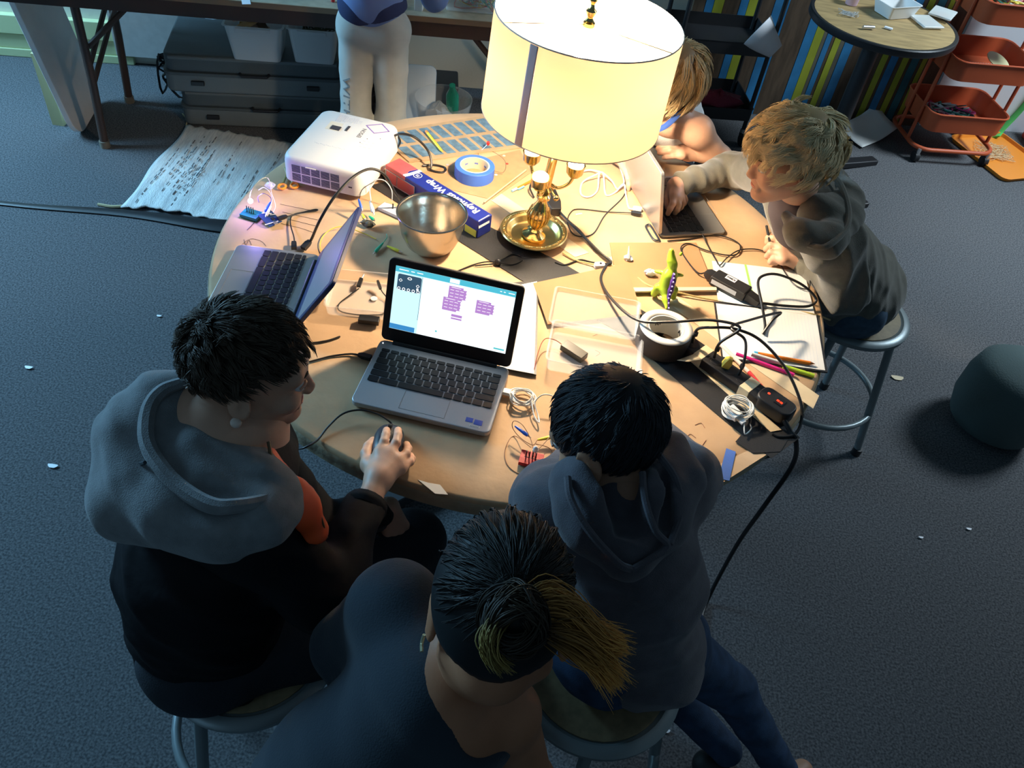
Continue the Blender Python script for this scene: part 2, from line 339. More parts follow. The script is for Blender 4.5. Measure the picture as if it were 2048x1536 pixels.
# ------------------------------------------------------------------ laptops
m_silver = mat('silver plastic', (0.42, 0.42, 0.44), 0.42, metal=0.35)
m_alu = mat('brushed aluminium', (0.62, 0.61, 0.60), 0.32, metal=0.85)
m_space = mat('grey aluminium', (0.33, 0.32, 0.31), 0.38, metal=0.6)
m_key = mat('black keys', (0.012, 0.012, 0.015), 0.38)
m_bezel = mat('black bezel', (0.008, 0.008, 0.010), 0.45)
m_dark = mat('black plastic', (0.015, 0.015, 0.017), 0.4)
m_blue_lid = mat('deep blue bezel', (0.018, 0.028, 0.10), 0.35)
def em(name, c, s=1.0): return mat(name, tuple(min(1, x) * 0.1 for x in c), 0.4, emit=c, es=s)
def keyrow(y, h, widths, x0, W, gap):
    tot = sum(widths); u = W / tot; x = x0; o = []
    for k in widths:
        if k > 0: o.append((x + u * k / 2, y, u * k - gap, h))
        x += u * abs(k)
    return o
def laptop(label, A, deg, W, D, lean, LH, mb, ml, kind, group=None, scr=None, th=0.015):
    a = math.radians(deg); A = V(A[0], A[1], 0)
    c = A + V(math.cos(a), math.sin(a), 0) * W / 2
    r = thing('laptop', label, 'laptop', (c[0], c[1], TZ + 0.0015), a, group)
    z0 = th
    o = ob('base', G().prism(rrect(W, D, 0.014, 5, 0, -D / 2), 0.002, z0), mb, r, bev=0.0025)
    for sx in (-1, 1):
        for sy in (-0.02, -D + 0.02): ob('rubber_foot', G().cyl((sx * (W / 2 - 0.03), sy, -0.0008), 0.006, 0.004, 12), m_dark, o)
    kw = W * 0.92; kh = 0.098; ky = -0.028
    kb = ob('keyboard', G().prism(rrect(kw + .003, kh + 0.003, 0.003, 3, 0, ky - kh / 2), z0 + 0.0001, z0 + 0.0006), mb, r)
    gp = 0.0028 if kind != 'mac' else 0.002
    rows = []; y = ky - 0.005; x0 = -kw / 2
    rows += keyrow(y, 0.0078, [1] * 13, x0, kw, gp); rh = 0.0185; y -= 0.0052 + rh / 2
    for wd in ([1] * 13 + [1.5], [1.5] + [1] * 12 + [1], [1.8] + [1] * 11 + [1.7], [2.2] + [1] * 10 + [2.3]):
        rows += keyrow(y, rh - gp, wd, x0, kw, gp); y -= rh
    rows += keyrow(y, rh - gp, [1.2, 2, 4.8, 1, 1, 1, 1.1, 1], x0, kw, gp)
    cache = {}
    for (x, yy, w_, h_) in rows:
        k = (round(w_, 4), round(h_, 4))
        if k not in cache:
            o = ob('key', G().prism(rrect(w_, h_, 0.002, 2), 0, 0.0016), m_key, kb, smooth=30); cache[k] = o
        else:
            o = cache[k].copy(); COL.objects.link(o); o.parent = kb
        o.location = (x, yy, z0 + 0.0006)
    tw, thh = (0.095, 0.052) if kind != 'mac' else (0.11, 0.068)
    ty = ky - kh - 0.006 - thh / 2
    g = G()
    for (cx, cy, w_, h_) in ((0, ty + thh / 2, tw, .0006), (0, ty - thh / 2, tw, .0006), (-tw / 2, ty, .0006, thh), (tw / 2, ty, .0006, thh)): g.box((cx, cy, z0 + 0.0002), (w_, h_, 0.0004))
    ob('touchpad', g, m_space if kind != 'mac' else m_silver, r)
    # hinge and lid
    ob('hinge', G().rod((-W * 0.40, -0.004, z0 - 0.001), (W * 0.40, -0.004, z0 - 0.001), 0.0065, 14), m_dark if kind != 'mac' else m_space, r)
    ML = TR(0, -0.001, z0 + 0.001) @ RX(-lean)           # lid local: x right, z up the lid, -y faces the user
    MP = ML @ RX(90)                                     # prism plane x,y -> lid x,z ; +z -> -y
    lid = ob('lid', G().prism(rrect(W, LH, 0.012, 5, 0, LH / 2), -0.009, 0.0), ml, r, bev=0.0015)
    lid.matrix_local = MP
    bz = ob('screen_bezel', G().prism(rrect(W - 0.003, LH - 0.003, 0.011, 5, 0, LH / 2), 0.0001, 0.0009), m_bezel if kind != 'left' else m_blue_lid, lid)
    sw_, sh_ = W - 0.032, LH * 0.755 if kind != 'mac' else LH * 0.86
    sm = scr or em('dim screen', (0.05, 0.06, 0.08))
    sc = ob('screen', G().box((0, LH / 2 + 0.008, 0.0011), (sw_, sh_, 0.0006)), sm, r); sc.matrix_local = MP
    return r, sc, sw_, sh_, (0, LH / 2 + 0.008), z0
r1, sc, sw_, sh_, (ox, oy), z0 = laptop('open silver laptop with a bright coding screen, in front of the boy with the mouse', (-0.284, -0.379), -5.9, 0.291, 0.196, 19, 0.189, m_silver, m_dark, 'main', scr=em('bright white screen', (0.62, 0.93, 1.0), 1.1))
def sq(name, x0, y0, x1, y1, m, z=0.0016, parent=None):             # screen-relative 0..1, y down
    g = G().box((ox + (x0 + x1 - 1) / 2 * sw_, oy + (1 - y0 - y1) / 2 * sh_, z), ((x1 - x0) * sw_, (y1 - y0) * sh_, 0.0003))
    return ob(name, g, m, sc if parent is None else parent, smooth=0)
e_head = em('cyan screen bar', (0.10, 0.62, 0.80), .9); e_dk = em('dark slate on screen', (0.04, 0.09, 0.15)); e_wh = em('white on screen', (1, 1, 1), 1.2); e_pu = em('purple block on screen', (0.50, 0.26, 0.66)); e_bl = em('blue button on screen', (0.05, 0.28, 0.62)); e_tl = em('teal on screen', (0.1, 0.6, 0.65)); e_lt = em('pale workspace', (0.88, 0.97, 1.0), 1.25)
sq('code_workspace', 0.235, 0.09, 1.0, 0.999, e_lt, 0.0015)
o = sq('header_bar', 0, 0, 1, 0.085, e_head); o2 = G()
for (a, b) in ((.03, .11), (.13, .16), (.18, .23), (.87, .885), (.90, .915), (.94, .99)): o2.box((ox + (a + b - 1) / 2 * sw_, oy + (1 - .085) / 2 * sh_, 0.0019), ((b - a) * sw_, 0.0018, 0.0002))
ob('header_marks', o2, e_wh, sc); sq('mode_tab', .455, 0.012, .535, .075, e_wh, .0020)
g = G().prism(rrect(.20 * sw_, .25 * sh_, 0.004, 4, ox + (-.5 + .125) * sw_, oy + (.5 - .235) * sh_), .0015, .0018); ob('board_picture', g, e_dk, sc)
g = G()
bx, by = ox + (-.5 + .125) * sw_, oy + (.5 - .235) * sh_
def ring2(g, x, y, r, n=20, t=.0007, sc_=(1, 1)): g.tube([(x + r * sc_[0] * math.cos(2 * math.pi * i / n), y + r * sc_[1] * math.sin(2 * math.pi * i / n), .0020) for i in range(n)], t, 4, closed=True, smooth=False)
for k in range(5): ring2(g, bx - .021 + .0105 * k, by - .0145, .0028)
ring2(g, bx, by + .011, .0038, sc_=(1.1, .6))
for sx in (-1, 1): ring2(g, bx + sx * .019, by + .001 - .003 * sx, .0034, 4)
g.box((bx + .019, by - .009, .002), (.0045, .0045, .0003)); ob('board_marks', g, e_wh, sc)
sq('simulator_line', .228, .10, .231, .78, e_dk)
def block(x, y):
    g = G().box((ox + (x + .06 - .5) * sw_, oy + (.5 - y - .015) * sh_, .0017), (.12 * sw_, .04 * sh_, .0003)).box((ox + (x + .075 - .5) * sw_, oy + (.5 - y - .10) * sh_, .0017), (.15 * sw_, .15 * sh_, .0003)).box((ox + (x + .06 - .5) * sw_, oy + (.5 - y - .185) * sh_, .0017), (.12 * sw_, .03 * sh_, .0003))
    ob('code_block', g, e_pu, sc, smooth=0); g = G()
    for k in range(3):
        yy = oy + (.5 - y - .052 - .05 * k) * sh_; g.prism([(p[0] + ox + (x + .155 - .5) * sw_, p[1] + yy) for p in rrect(.0052, .0052, .0024, 3)], .0017, .0022)
        for q in (.012, .055, .095): g.box((ox + (x + q + .016 - .5) * sw_, yy, .0020), (.030 * sw_, .0009, .0002))
    g.box((ox + (x + .06 - .5) * sw_, oy + (.5 - y - .012) * sh_, .0020), (.08 * sw_, .0009, .0002)); ob('block_marks', g, e_wh, sc)
block(.455, .13); block(.42, .315); block(.695, .255)
sq('small_code_block', .505, .555, .595, .595, e_pu); sq('small_code_block', .505, .61, .595, .635, e_pu)
sq('download_button', 0.0, .915, .215, .995, e_bl, .0018); sq('zoom_button', .39, .875, .405, .90, e_tl); sq('undo_buttons', .895, .935, .985, .96, e_tl)
for (x, y, w_, h_) in ((.098, -.172, .015, .012), (.117, -.174, .017, .014)): ob('blue_sticker', G().box((x, y, z0 + .0003), (w_, h_, .0004)), mat('blue sticker', (.03, .09, .42), .35), r1)
ob('white_sticker', G().box((.112, -.186, z0 + .0003), (.020, .004, .0004)), m_white, r1); g = G()
for k in range(6): g.box((.1045 + .003 * k, -.186, z0 + .0006), (.0016, .0024, .0002))
ob('sticker_print', g, m_dark, r1)
ob('power_light', G().cyl((-.137, -.012, z0), .0012, .0006, 8), em('white pilot light', (1, 1, 1), 4), r1)
r2 = laptop('open silver laptop with its lid leaning far back, by the table edge at the left', (-0.49, -0.121), -87.9, 0.288, 0.199, 33, 0.186, m_alu, m_blue_lid, 'left', scr=em('dim blue screen', (0.10, 0.17, 0.27), .8))[0]
r3 = laptop('thin grey aluminium laptop used by the blond boy in the olive hoodie', (0.35, 0.187), 109.3, 0.286, 0.192, 12, 0.196, m_space, m_alu, 'mac', th=0.010)[0]
# ------------------------------------------------------------------ things on the table
m_blk = mat('black rubber cable', (0.012, 0.012, 0.013), 0.42)
m_wht = mat('white cable', (0.75, 0.74, 0.70), 0.45)
def path(pts): return [P(x, y, TZ + h) for x, y, h in pts]
def cable(label, pts, r, m=None, cat='cable', name='cable', group=None, closed=False, per=7, n=7):
    return solo(name, G().tube(path(pts), r, n, closed=closed, per=per), m or m_blk, label, cat, group)
def plug(g, a, b, w, h, r0=0.6):                                     # tapered rectangular connector from a to b
    a, b = V(*a), V(*b); d = b - a; L = np.linalg.norm(d); M = frame(a, d, (-d[1], d[0], 0.0))
    v = [(x, s * w / 2 * k, t * h / 2 * k) for x, k in ((0, 1), (L * .65, 1), (L, r0)) for s, t in ((-1, -1), (1, -1), (1, 1), (-1, 1))]
    f = [(3, 2, 1, 0), (8, 9, 10, 11)] + [(i + j, i + (j + 1) % 4, i + 4 + (j + 1) % 4, i + 4 + j) for i in (0, 4) for j in range(4)]
    return g.add(v, f, M)
# ---- projector
m_proj = mat('white projector plastic', (0.66, 0.64, 0.61), 0.42, spec=0.4, bump=0.03, bscale=300)
m_slot = mat('dark recess', (0.035, 0.035, 0.045), 0.6); m_pgrey = mat('faded grey print', (0.48, 0.50, 0.54), 0.7)
A = P(566, 368, TZ + .0015); B = P(731, 408, TZ + .0015); d = (B - A) / np.linalg.norm(B - A); nn = V(-d[1], d[0], 0)
PW, PDp, PH = 0.228, 0.285, 0.086
C0 = A + d * PW / 2 + nn * PDp / 2
pj = thing('projector', 'white ceiling projector lying on the far left of the table ', 'projector', C0, math.atan2(d[1], d[0]))
g = G(); n_ = 8; out = rrect(PW, PDp, 0.03, n_); NB = len(out); lev = [(0.012, .95), (0.016, 1.0), (0.064, 1.0), (0.076, .99), (0.083, .965), (PH, .92)]
v = [(x * s_, y * s_ , z) for z, s_ in lev for x, y in out]
f = [tuple(range(NB))[::-1], tuple(range((len(lev) - 1) * NB, len(lev) * NB))] + [(k * NB + i, k * NB + (i + 1) % NB, (k + 1) * NB + (i + 1) % NB, (k + 1) * NB + i) for k in range(len(lev) - 1) for i in range(NB)]
body = ob('body', g.add(v, f), m_proj, pj, smooth=50)
for sx in (-1, 1):
    for sy in (-1, 1): ob('foot', G().cyl((sx * .08, sy * .10, 0), .009, .014, 14), m_dark, pj)
g = G(); fy = -PDp / 2 - .0005
for k in range(12):
    for q in range(5): g.box((-.072 + .027 * q, fy, .0235 + .0036 * k + (.003 if k > 5 else 0)), (.0235, .0012, .0017))
ob('vent_grille', g, m_slot, pj); ob('grille_latch', G().box((-.03, fy - .001, .0685), (.03, .003, .003)), m_proj, pj, bev=.001)
ob('cable_slot', G().box((.078, fy, .040), (.010, .0012, .003)), m_slot, pj)
g = G().box((-.048, .055, PH + .0002), (.036, .044, .0006)); ls = ob('lens_recess', g, mat('shaded cream recess', (.62, .58, .48), .6), pj, bev=.0)
ob('zoom_ring', G().box((-.040, .046, PH + .0012), (.026, .020, .0020)), m_slot, ls); ob('focus_slider', G().box((-.010, .058, PH + .0006), (.007, .028, .001)), m_slot, pj); ob('lens_cover_slot', G().box((-.087, .045, PH - .003), (.003, .048, .003)), m_slot, pj)
MT = TR(.025, .042, PH + .0003) @ RZ(90) @ RZ(0)
ob('lettering', text_g('EPSON', .0165, .0002, TR(.034, .052, PH + .0002) @ RZ(90), bold=.0004), mat('dark grey print', (.16, .16, .17), .6), pj, smooth=0)
g = G(); q = [(.098 - .03, .125), (.030, .092), (.062, .052), (.102, .092)]
q = [(.066, .122), (.030, .096), (.064, .066), (.098, .092)]
for i in range(4):
    a_, b_ = q[i], q[(i + 1) % 4]; L_ = math.hypot(b_[0] - a_[0], b_[1] - a_[1]); g.box(((a_[0] + b_[0]) / 2, (a_[1] + b_[1]) / 2, PH + .0003), (L_ + .003, .0032, .0004), rz=math.atan2(b_[1] - a_[1], b_[0] - a_[0]))
ob('purple_marker_diamond', g, mat('purple marker ink', (.22, .13, .42), .6), pj)
g = G(); rnd = random.Random(5)
for k in range(12): g.box((-.056 + .006 * k, .106 - rnd.uniform(0, .004), PH + .0002), (.0042, .040 + rnd.uniform(-.012, .004) - .001 * k, .0004))
ob('scratched_label', g, m_pgrey, pj); g = G()
for k in range(16): g.box((-.06 + .0055 * k, -.045 - (k % 3) * .0016, PH + .0002), (.0035, .0018 + .0008 * (k % 2), .0003))
ob('small_print', g, m_pgrey, pj); g = G()
for i in range(3):
    for j in range(3): g.box((.055 + .013 * i, -.012 + .015 * j - .002, PH + .0002), (.0075, .0035, .0003))
ob('button_print', g, m_pgrey, pj); ob('power_button', G().cyl((.052, -.022, PH - .0003), .0052, .0012, 20), mat('pale blue button', (.55, .68, .85), .3), pj)
for p in ((.058, .030), (.048, .004), (.09, .045)): ob('indicator', G().cyl((*p, PH - .0002), .0014, .0008, 10), m_dark, pj)
# ---- foil wrap carton
m_blubox = mat('deep blue printed card', (0.012, 0.022, 0.19), 0.4, coat=0.2); m_redbox = mat('faded red card', (0.50, 0.09, 0.10), 0.5, var=.1); m_silb = mat('silver print', (.55, .60, .68), .35, metal=.5)
a = P(800, 345, TZ); b = P(977, 460, TZ); a[2] = b[2] = TZ + .0035
e0 = P(782, 322, TZ + .052); e1 = P(975, 440, TZ + .052); dd = e1 - e0; LB_ = 0.312; ang = math.atan2(dd[1], dd[0]); cc = (e0 + e1) / 2
fb = thing('foil_wrap_box', 'long blue and red kitchen foil carton leaning beside the steel bowl', 'box', (cc[0], cc[1], TZ + .0022), ang)
MB_ = RX(0); LBX = .345
ob('carton', G().box((0, 0, .026), (LBX, .052, .052)), m_blubox, fb, bev=.003)
ob('red_panel', G().prism([(-LBX/2 - .0006, -.0262), (-.095, -.0262), (-.108, .0), (-.100, .0262), (-LBX/2 - .0006, .0262)], -.0004, .0526), m_redbox, fb, bev=.002)
g = G()
for k in range(3): g.tube([(-.104 + .004 * k, -.026, .0530), (-.099 + .004 * k, -.008, .0530), (-.096 + .004 * k, .01, .0530), (-.094 + .004 * k, .026, .0530)], .0009, 4)
ob('silver_stripes', g, m_silb, fb)
g = G()
for k, (x0, x1) in enumerate(((-.168, -.128), (-.124, -.060))): g.box(((x0 + x1) / 2, -.0270, .022), (x1 - x0, .0012, .034))
ob('front_picture', g, mat('red picture', (.42, .07, .08), .5), fb); g = G()
for (x0, x1, z0_, z1) in ((-.170, -.058, .004, .0055), (-.170, -.058, .039, .0405), (-.170, -.1685, .004, .04), (-.0595, -.058, .004, .04), (-.1265, -.1255, .004, .04)): g.box(((x0 + x1) / 2, -.0276, (z0_ + z1) / 2), (x1 - x0, .0012, z1 - z0_))
ob('picture_border', g, m_silb, fb)
m_whp = mat('white print', (.85, .85, .88), .5)
ob('lettering', text_g('Reynolds Wrap', .0300, .0002, TR(.048, .004, .0524) @ RZ(180), bold=.0006), m_whp, fb, smooth=0)
ob('small_lettering', text_g('QUALITY ALUMINUM FOIL', .008, .0002, TR(.06, -.0195, .0524) @ RZ(180)), m_whp, fb, smooth=0)
g = G().lathe([(.011, .0522), (.012, .0527), (.0105, .0527)], 24, TR(-.078, .003, 0), cap=False); ob('round_emblem', g, m_whp, fb); ob('emblem_print', text_g('75', .012, .0002, TR(-.078, .003, .0526) @ RZ(180)), m_whp, fb, smooth=0)
MF = TR(0, -.0262, 0) @ RX(90)
for k, x in enumerate((-.02, .045, .115)):
    g = G().lathe([(.0085, 0), (.0095, .0006), (.008, .0006)], 20, MF @ TR(x, .024, 0), cap=False); ob('badge', g, mat('pale blue print', (.16, .22, .5), .5), fb)
ob('yellow_label', G().box((.148, -.0268, .012), (.04, .0012, .02)), mat('yellow label', (.62, .50, .06), .5), fb)
ob('torn_end_flap', G().box((LBX / 2 + .003, -.004, .018), (.0012, .04, .022), RY(-8)), mat('torn white card', (.7, .68, .66), .7), fb)
# ---- blue tape roll
def roll(name, label, cat, c, ro, ri, h, mo, mi, core=.004, rz=0, tex=None, group=None):
    t = thing(name, label, cat, c, rz, group)
    ob('tape', G().lathe([(ri + core, 0), (ro - .001, 0), (ro, .001), (ro, h - .001), (ro - .001, h), (ri + core, h), (ri + core, 0)], 64, cap=False), mo, t)
    ob('core', G().lathe([(ri, .0005), (ri + core - .0002, .0005), (ri + core - .0002, h + .0003), (ri, h + .0003), (ri, .0005)], 64, cap=False), mi, t); return t
m_btape = mat('blue masking tape', (0.05, 0.15, 0.60), 0.5); m_core = mat('pale card core', (0.62, 0.52, 0.38), 0.7)
c = P(948, 352, TZ + .0012); t = roll('tape_roll', 'thick roll of blue painter tape on the table behind the foil carton', 'tape', c, .056, .038, .035, m_btape, m_core)
g = G()
for k in range(8):
    a_ = k * math.pi / 4; g.box((0, .0378, .018), (.016, .0004, .005), RZ(math.degrees(a_)))
ob('core_print', g, mat('blue print', (.10, .15, .45), .6), t, smooth=0)
# ---- grey gaffer roll
c = P(1322, 688, TZ + .004); t = roll('gaffer_tape_roll', 'big black roll of gaffer tape with a white printed core, beside the black power strip', 'tape', c, .062, .039, .052, m_gaff, mat('cream core', (.62, .58, .50), .6), .003, rz=0)
ob('roll_side', G().lathe([(.0425, .0522), (.0615, .0522)], 64, cap=False), mat('pale grey tape side', (.60, .58, .54), .6), t, solid=.0006)
g = G()
for k, s_ in enumerate(('PRO', 'GAFF', 'PRO', 'GAFF')): tg = text_g(s_, .017, .0002, RZ(90 * k + 20) @ TR(0, .0386, .030) @ RX(90), bold=.0006); g.add(tg.v, tg.f)
ob('core_print', g, m_dark, t, smooth=0)
# ---- steel bowl
m_steel = mat('brushed stainless steel', (0.66, 0.60, 0.52), 0.22, metal=1.0, bump=.04, bscale=80)
c = P(861, 495, TZ + .0015)
pr = [(.0001, 0), (.040, 0), (.047, .003), (.062, .018), (.074, .045), (.080, .075), (.082, .100), (.086, .102), (.0875, .1045), (.0865, .1065), (.0825, .1055), (.0795, .101), (.0775, .075), (.0715, .046), (.060, .020), (.046, .0055), (.0001, .0035)]
solo('mixing_bowl', G().lathe(pr, 64, Matrix.Translation(Vector(c)), cap=False), m_steel, 'deep stainless steel mixing bowl, empty, behind the bright laptop', 'bowl')
# ---- cardboard sheet with blue cells
q = [P(*p, TZ + .0015) for p in ((752, 262), (965, 225), (1035, 300), (800, 330))]
cs = thing('cardboard_sheet', 'sheet of cardboard covered in two rows of blue panels at the back of the table', 'cardboard', (*q[0][:2], TZ))
def qp(q, u, v_): return q[0] * (1 - u) * (1 - v_) + q[1] * u * (1 - v_) + q[2] * u * v_ + q[3] * (1 - u) * v_
q = [P(*p, TZ + .0015) for p in ((752, 268), (972, 232), (1048, 296), (818, 325))]
L0 = q[0] * 1; g = G(); o_ = [qp(q, u, v_) for u, v_ in ((0, 1), (.3, 1.01), (.62, .985), (1, 1), (1, 0), (.6, 0.0), (.3, -.01), (0, 0))]
wpart('sheet', g.prism([(p[0], p[1]) for p in o_], TZ + .001, TZ + .0042), mat('corrugated card', (.40, .27, .15), .8, var=.08), cs)
m_cell = mat('slate blue panel', (.11, .19, .26), .45, var=.25, vscale=60)
for r_ in range(2):
    for k in range(9):
        u0 = .035 + k * .105 + r_ * .0; v0 = .08 + r_ * .46
        cc_ = [qp(q, u0 + a_, v0 + b_) for a_, b_ in ((0, .37), (.075, .37), (.075, 0), (0, 0))]
        wpart('blue_panel', G().prism([(p[0], p[1]) for p in cc_], TZ + .0043, TZ + .0052), m_cell, cs, smooth=0)
# ---- brown boards under the toy
def board(label, px, z, th=.003, m=None, name='cardboard_piece'):
    q = [P(x, y, TZ + z) for x, y in px]; return solo(name, G().prism([(p[0], p[1]) for p in q][::-1], TZ + z, TZ + z + th), m or m_card, label, 'cardboard', smooth=0)
board('brown cardboard rectangle standing under the green dinosaur toy', [(1219, 487), (1392, 487), (1428, 578), (1236, 583)], .0034)
board('brown cardboard strip beneath the right side of the clear food box', [(1066, 568), (1252, 528), (1283, 630), (1095, 650)], .0066)
board('narrow pale wood strip behind the gaffer tape roll', [(1266, 578), (1432, 577), (1432, 583), (1270, 586)], .0072, .005, m_mask, 'wood_strip')
board('large cardboard sheet with marker doodles behind the foil carton', [(815, 352), (1040, 300), (1062, 345), (985, 400), (870, 372)], .0006, .0008, mat('thin kraft card', (.40, .24, .12), .8, var=.06))
# doodles and pin dots drawn on the paper
m_ink = mat('dark marker ink', (.07, .04, .035), .7)
def scrib(pts, r=.0006, closed=False, m=None, par=None, z=.0008):
    g = G().tube([P(x, y, TZ + z) for x, y in pts], r, 4, closed=closed, per=4); return wpart('marker_doodle', g, m or m_ink, par or rt)
scrib([(960, 300), (985, 303), (1010, 322), (1006, 345), (975, 335), (958, 315)], closed=True, z=.0018)
scrib([(905, 345), (915, 352), (912, 358), (925, 360), (935, 366)], z=.0018); scrib([(965, 330), (985, 345), (1005, 348)], z=.0018)
for s_ in ((480, 492, 500, 478, 522, 482, 532, 492), (488, 479, 492, 490, 498, 480, 503, 490), (560, 408, 588, 414, 625, 421), (565, 424, 600, 432, 636, 440), (568, 436, 600, 444, 632, 452), (562, 447, 600, 456, 630, 466)): scrib(list(zip(s_[::2], s_[1::2])), .0005)
for s_ in ((1128, 690, 1140, 685, 1150, 692, 1140, 697), (1190, 700, 1200, 706, 1192, 712), (1185, 672, 1196, 668)): scrib(list(zip(s_[::2], s_[1::2])), .0005)
for s_ in ((1345, 870, 1352, 858, 1365, 866), (1370, 880, 1380, 868, 1392, 876), (1405, 890, 1412, 880), (1390, 850, 1402, 846, 1410, 856)): scrib(list(zip(s_[::2], s_[1::2])), .0006, m=mat('faint red ink', (.42, .16, .09), .7))
for x, y, c_ in ((890, 345, 0), (895, 330, 0), (955, 365, 1), (1008, 312, 1), (992, 350, 2), (1014, 328, 3)):
    p = P(x, y, TZ + .0005); wpart('sticker_dot', G().cyl(p, .0045, .0012, 14), [mat('pink dot', (.75, .35, .32), .6), mat('cream dot', (.75, .66, .45), .6), mat('grey dot', (.6, .6, .62), .5), mat('red dot', (.5, .03, .02), .5)][c_], rt)
# ---- pens, pencils, sticks
def stick(name, label, a, b, r, m, cat, tip=None, tipm=None, tl=.012, cap=None, capl=.02, z=None, zb=None, n=10, group=None, two=True):
    z = r + .001 if z is None else z; A_ = P(*a, TZ + z); B_ = P(*b, TZ + (zb if zb is not None else z)); d = B_ - A_; L_ = np.linalg.norm(d); d = d / L_
    t = thing(name, label, cat, (A_[0], A_[1], TZ), 0, group)
    e = B_ - d * (tl if tip else 0); s0 = A_ + d * (capl if cap else 0)
    wpart('barrel', G().rod(s0, e, r, n), m, t)
    if tip: wpart('tip', G().rod(e, B_, r * .98, n, r2=r * .12), tipm, t)
    if cap: wpart('end_cap', G().rod(A_, s0, r * 1.08, n), cap, t)
    return t
m_or = mat('orange pencil paint', (.72, .20, .02), .4); m_wood = mat('bare wood', (.68, .48, .26), .6)
stick('wooden_dowel', 'thin pale wooden stick lying from the foil carton towards the lamp', (968, 405), (1052, 340), .0022, m_wood, 'stick', z=.008)
stick('pencil', 'short orange pencil with a blue end beside the wooden stick', (1024, 382), (1066, 360), .0035, m_or, 'pencil', cap=mat('pale blue ferrule', (.35, .62, .75), .5), z=.005)
stick('crayon', 'tiny blue crayon stub beside the short orange pencil', (1036, 379), (1048, 373), .0028, mat('sky blue', (.16, .45, .62), .6), 'crayon', z=.004)
stick('pen', 'yellow ballpoint pen lying on the blue panel sheet', (852, 263), (885, 304), .0042, mat('yellow plastic', (.78, .58, .03), .35), 'pen', tip=True, tipm=mat('yellow tip', (.7, .5, .05), .4), cap=mat('orange plastic', (.75, .25, .03), .35), capl=.012, z=.0105)
stick('pencil', 'orange coloured pencil lying on the lined notebook', (1508, 706), (1630, 728), .0046, m_or, 'pencil', tip=True, tipm=mat('orange lead', (.55, .16, .04), .6), cap=mat('blue end', (.05, .35, .6), .5), capl=.008, z=.0105)
stick('marker', 'magenta felt marker beside the lined notebook', (1472, 708), (1588, 750), .0048, mat('magenta plastic', (.62, .02, .20), .4), 'marker', z=.0055)
stick('marker', 'white barrelled marker with a lime green cap beside the magenta marker', (1502, 708), (1562, 726), .0052, m_wht, 'marker', z=.014, zb=.007)
stick('marker', 'lime green marker at the corner of the lined notebook', (1566, 733), (1628, 752), .0056, mat('lime plastic', (.42, .60, .04), .4), 'marker', z=.006)
stick('marker', 'white marker with a red tip tucked behind the power strip', (1442, 690), (1530, 776), .0048, mat('pinkish white plastic', (.75, .62, .58), .4), 'marker', tip=True, tipm=mat('red plastic', (.65, .05, .06), .4), tl=.055, z=.0055)
# ---- notebook papers
m_pap = mat('white lined paper', (.72, .72, .70), .7, bump=.06, bscale=10); m_line = mat('pale ruled line', (.50, .56, .68), .8); m_cov = mat('black notebook cover', (.015, .015, .018), .5)
def paper(label, px, z, rows, name='paper_sheet', cat='paper', cover=False, par=None):
    q = [P(x, y, TZ + z) for x, y in px]                              # TL, TR, BR, BL in the picture
    t = thing(name, label, cat, (q[0][0], q[0][1], TZ)); ol = [(p[0], p[1]) for p in q][::-1]
    if cover: wpart('cover', G().prism([(P(x + dx, y + dy, TZ)[0], P(x + dx, y + dy, TZ)[1]) for (x, y), (dx, dy) in zip(px, ((-5, -2), (2, 0), (4, 6), (-3, 5)))][::-1], TZ + z - .004, TZ + z - .0005), m_cov, t)
    wpart('page', G().prism(ol, TZ + z, TZ + z + .0006), m_pap, t, smooth=0)
    for u in rows:
        a_, b_ = qp(q, u, .03), qp(q, u, .97); d = b_ - a_; nrm = V(-d[1], d[0], 0) / np.linalg.norm(d) * .00022; g = G(); zz = V(0, 0, .0008)
        wpart('ruled_line', g.quad(a_ - nrm + zz, b_ - nrm + zz, b_ + nrm + zz, a_ + nrm + zz), m_line, t, smooth=0)
    return t, q
def paperline(t, q, a_, b_, w_, m, nm='ink_stroke', z=.001):
    a_, b_ = qp(q, *a_), qp(q, *b_); d = b_ - a_; nrm = V(-d[1], d[0], 0) / np.linalg.norm(d) * w_; wpart(nm, G().quad(a_ - nrm + V(0, 0, z), b_ - nrm + V(0, 0, z), b_ + nrm + V(0, 0, z), a_ + nrm + V(0, 0, z)), m, t, smooth=0)
tp, q1 = paper('open lined notebook with drawn green line, under the power adapter', [(1424, 522), (1608, 543), (1630, 632), (1436, 602)], .0050, [.42 + .035 * k for k in range(16)], 'notebook', 'notebook')
paperline(tp, q1, (.36, .0), (.38, .93), .003, mat('green highlighter', (.30, .62, .12), .7), 'green_highlighter_line')
tp2, q2 = paper('lower lined notebook page with pencil notes, nearest the table edge', [(1432, 607), (1632, 630), (1650, 741), (1446, 714)], .0046, [.40 + .034 * k for k in range(17)], 'notebook', 'notebook', cover=True)
g = G()
for k in range(5): paperline(tp2, q2, (.20 + .01 * k, .30 + .012 * k), (.205 + .012 * k, .34 + .006 * k), .0006, mat('pencil grey', (.25, .25, .28), .7))
tp3, q3 = paper('white paper pad with black binding poking out behind the bright laptop', [(1030, 572), (1074, 563), (1068, 748), (1000, 735)], .008, [], 'notepad', 'notepad', cover=True)
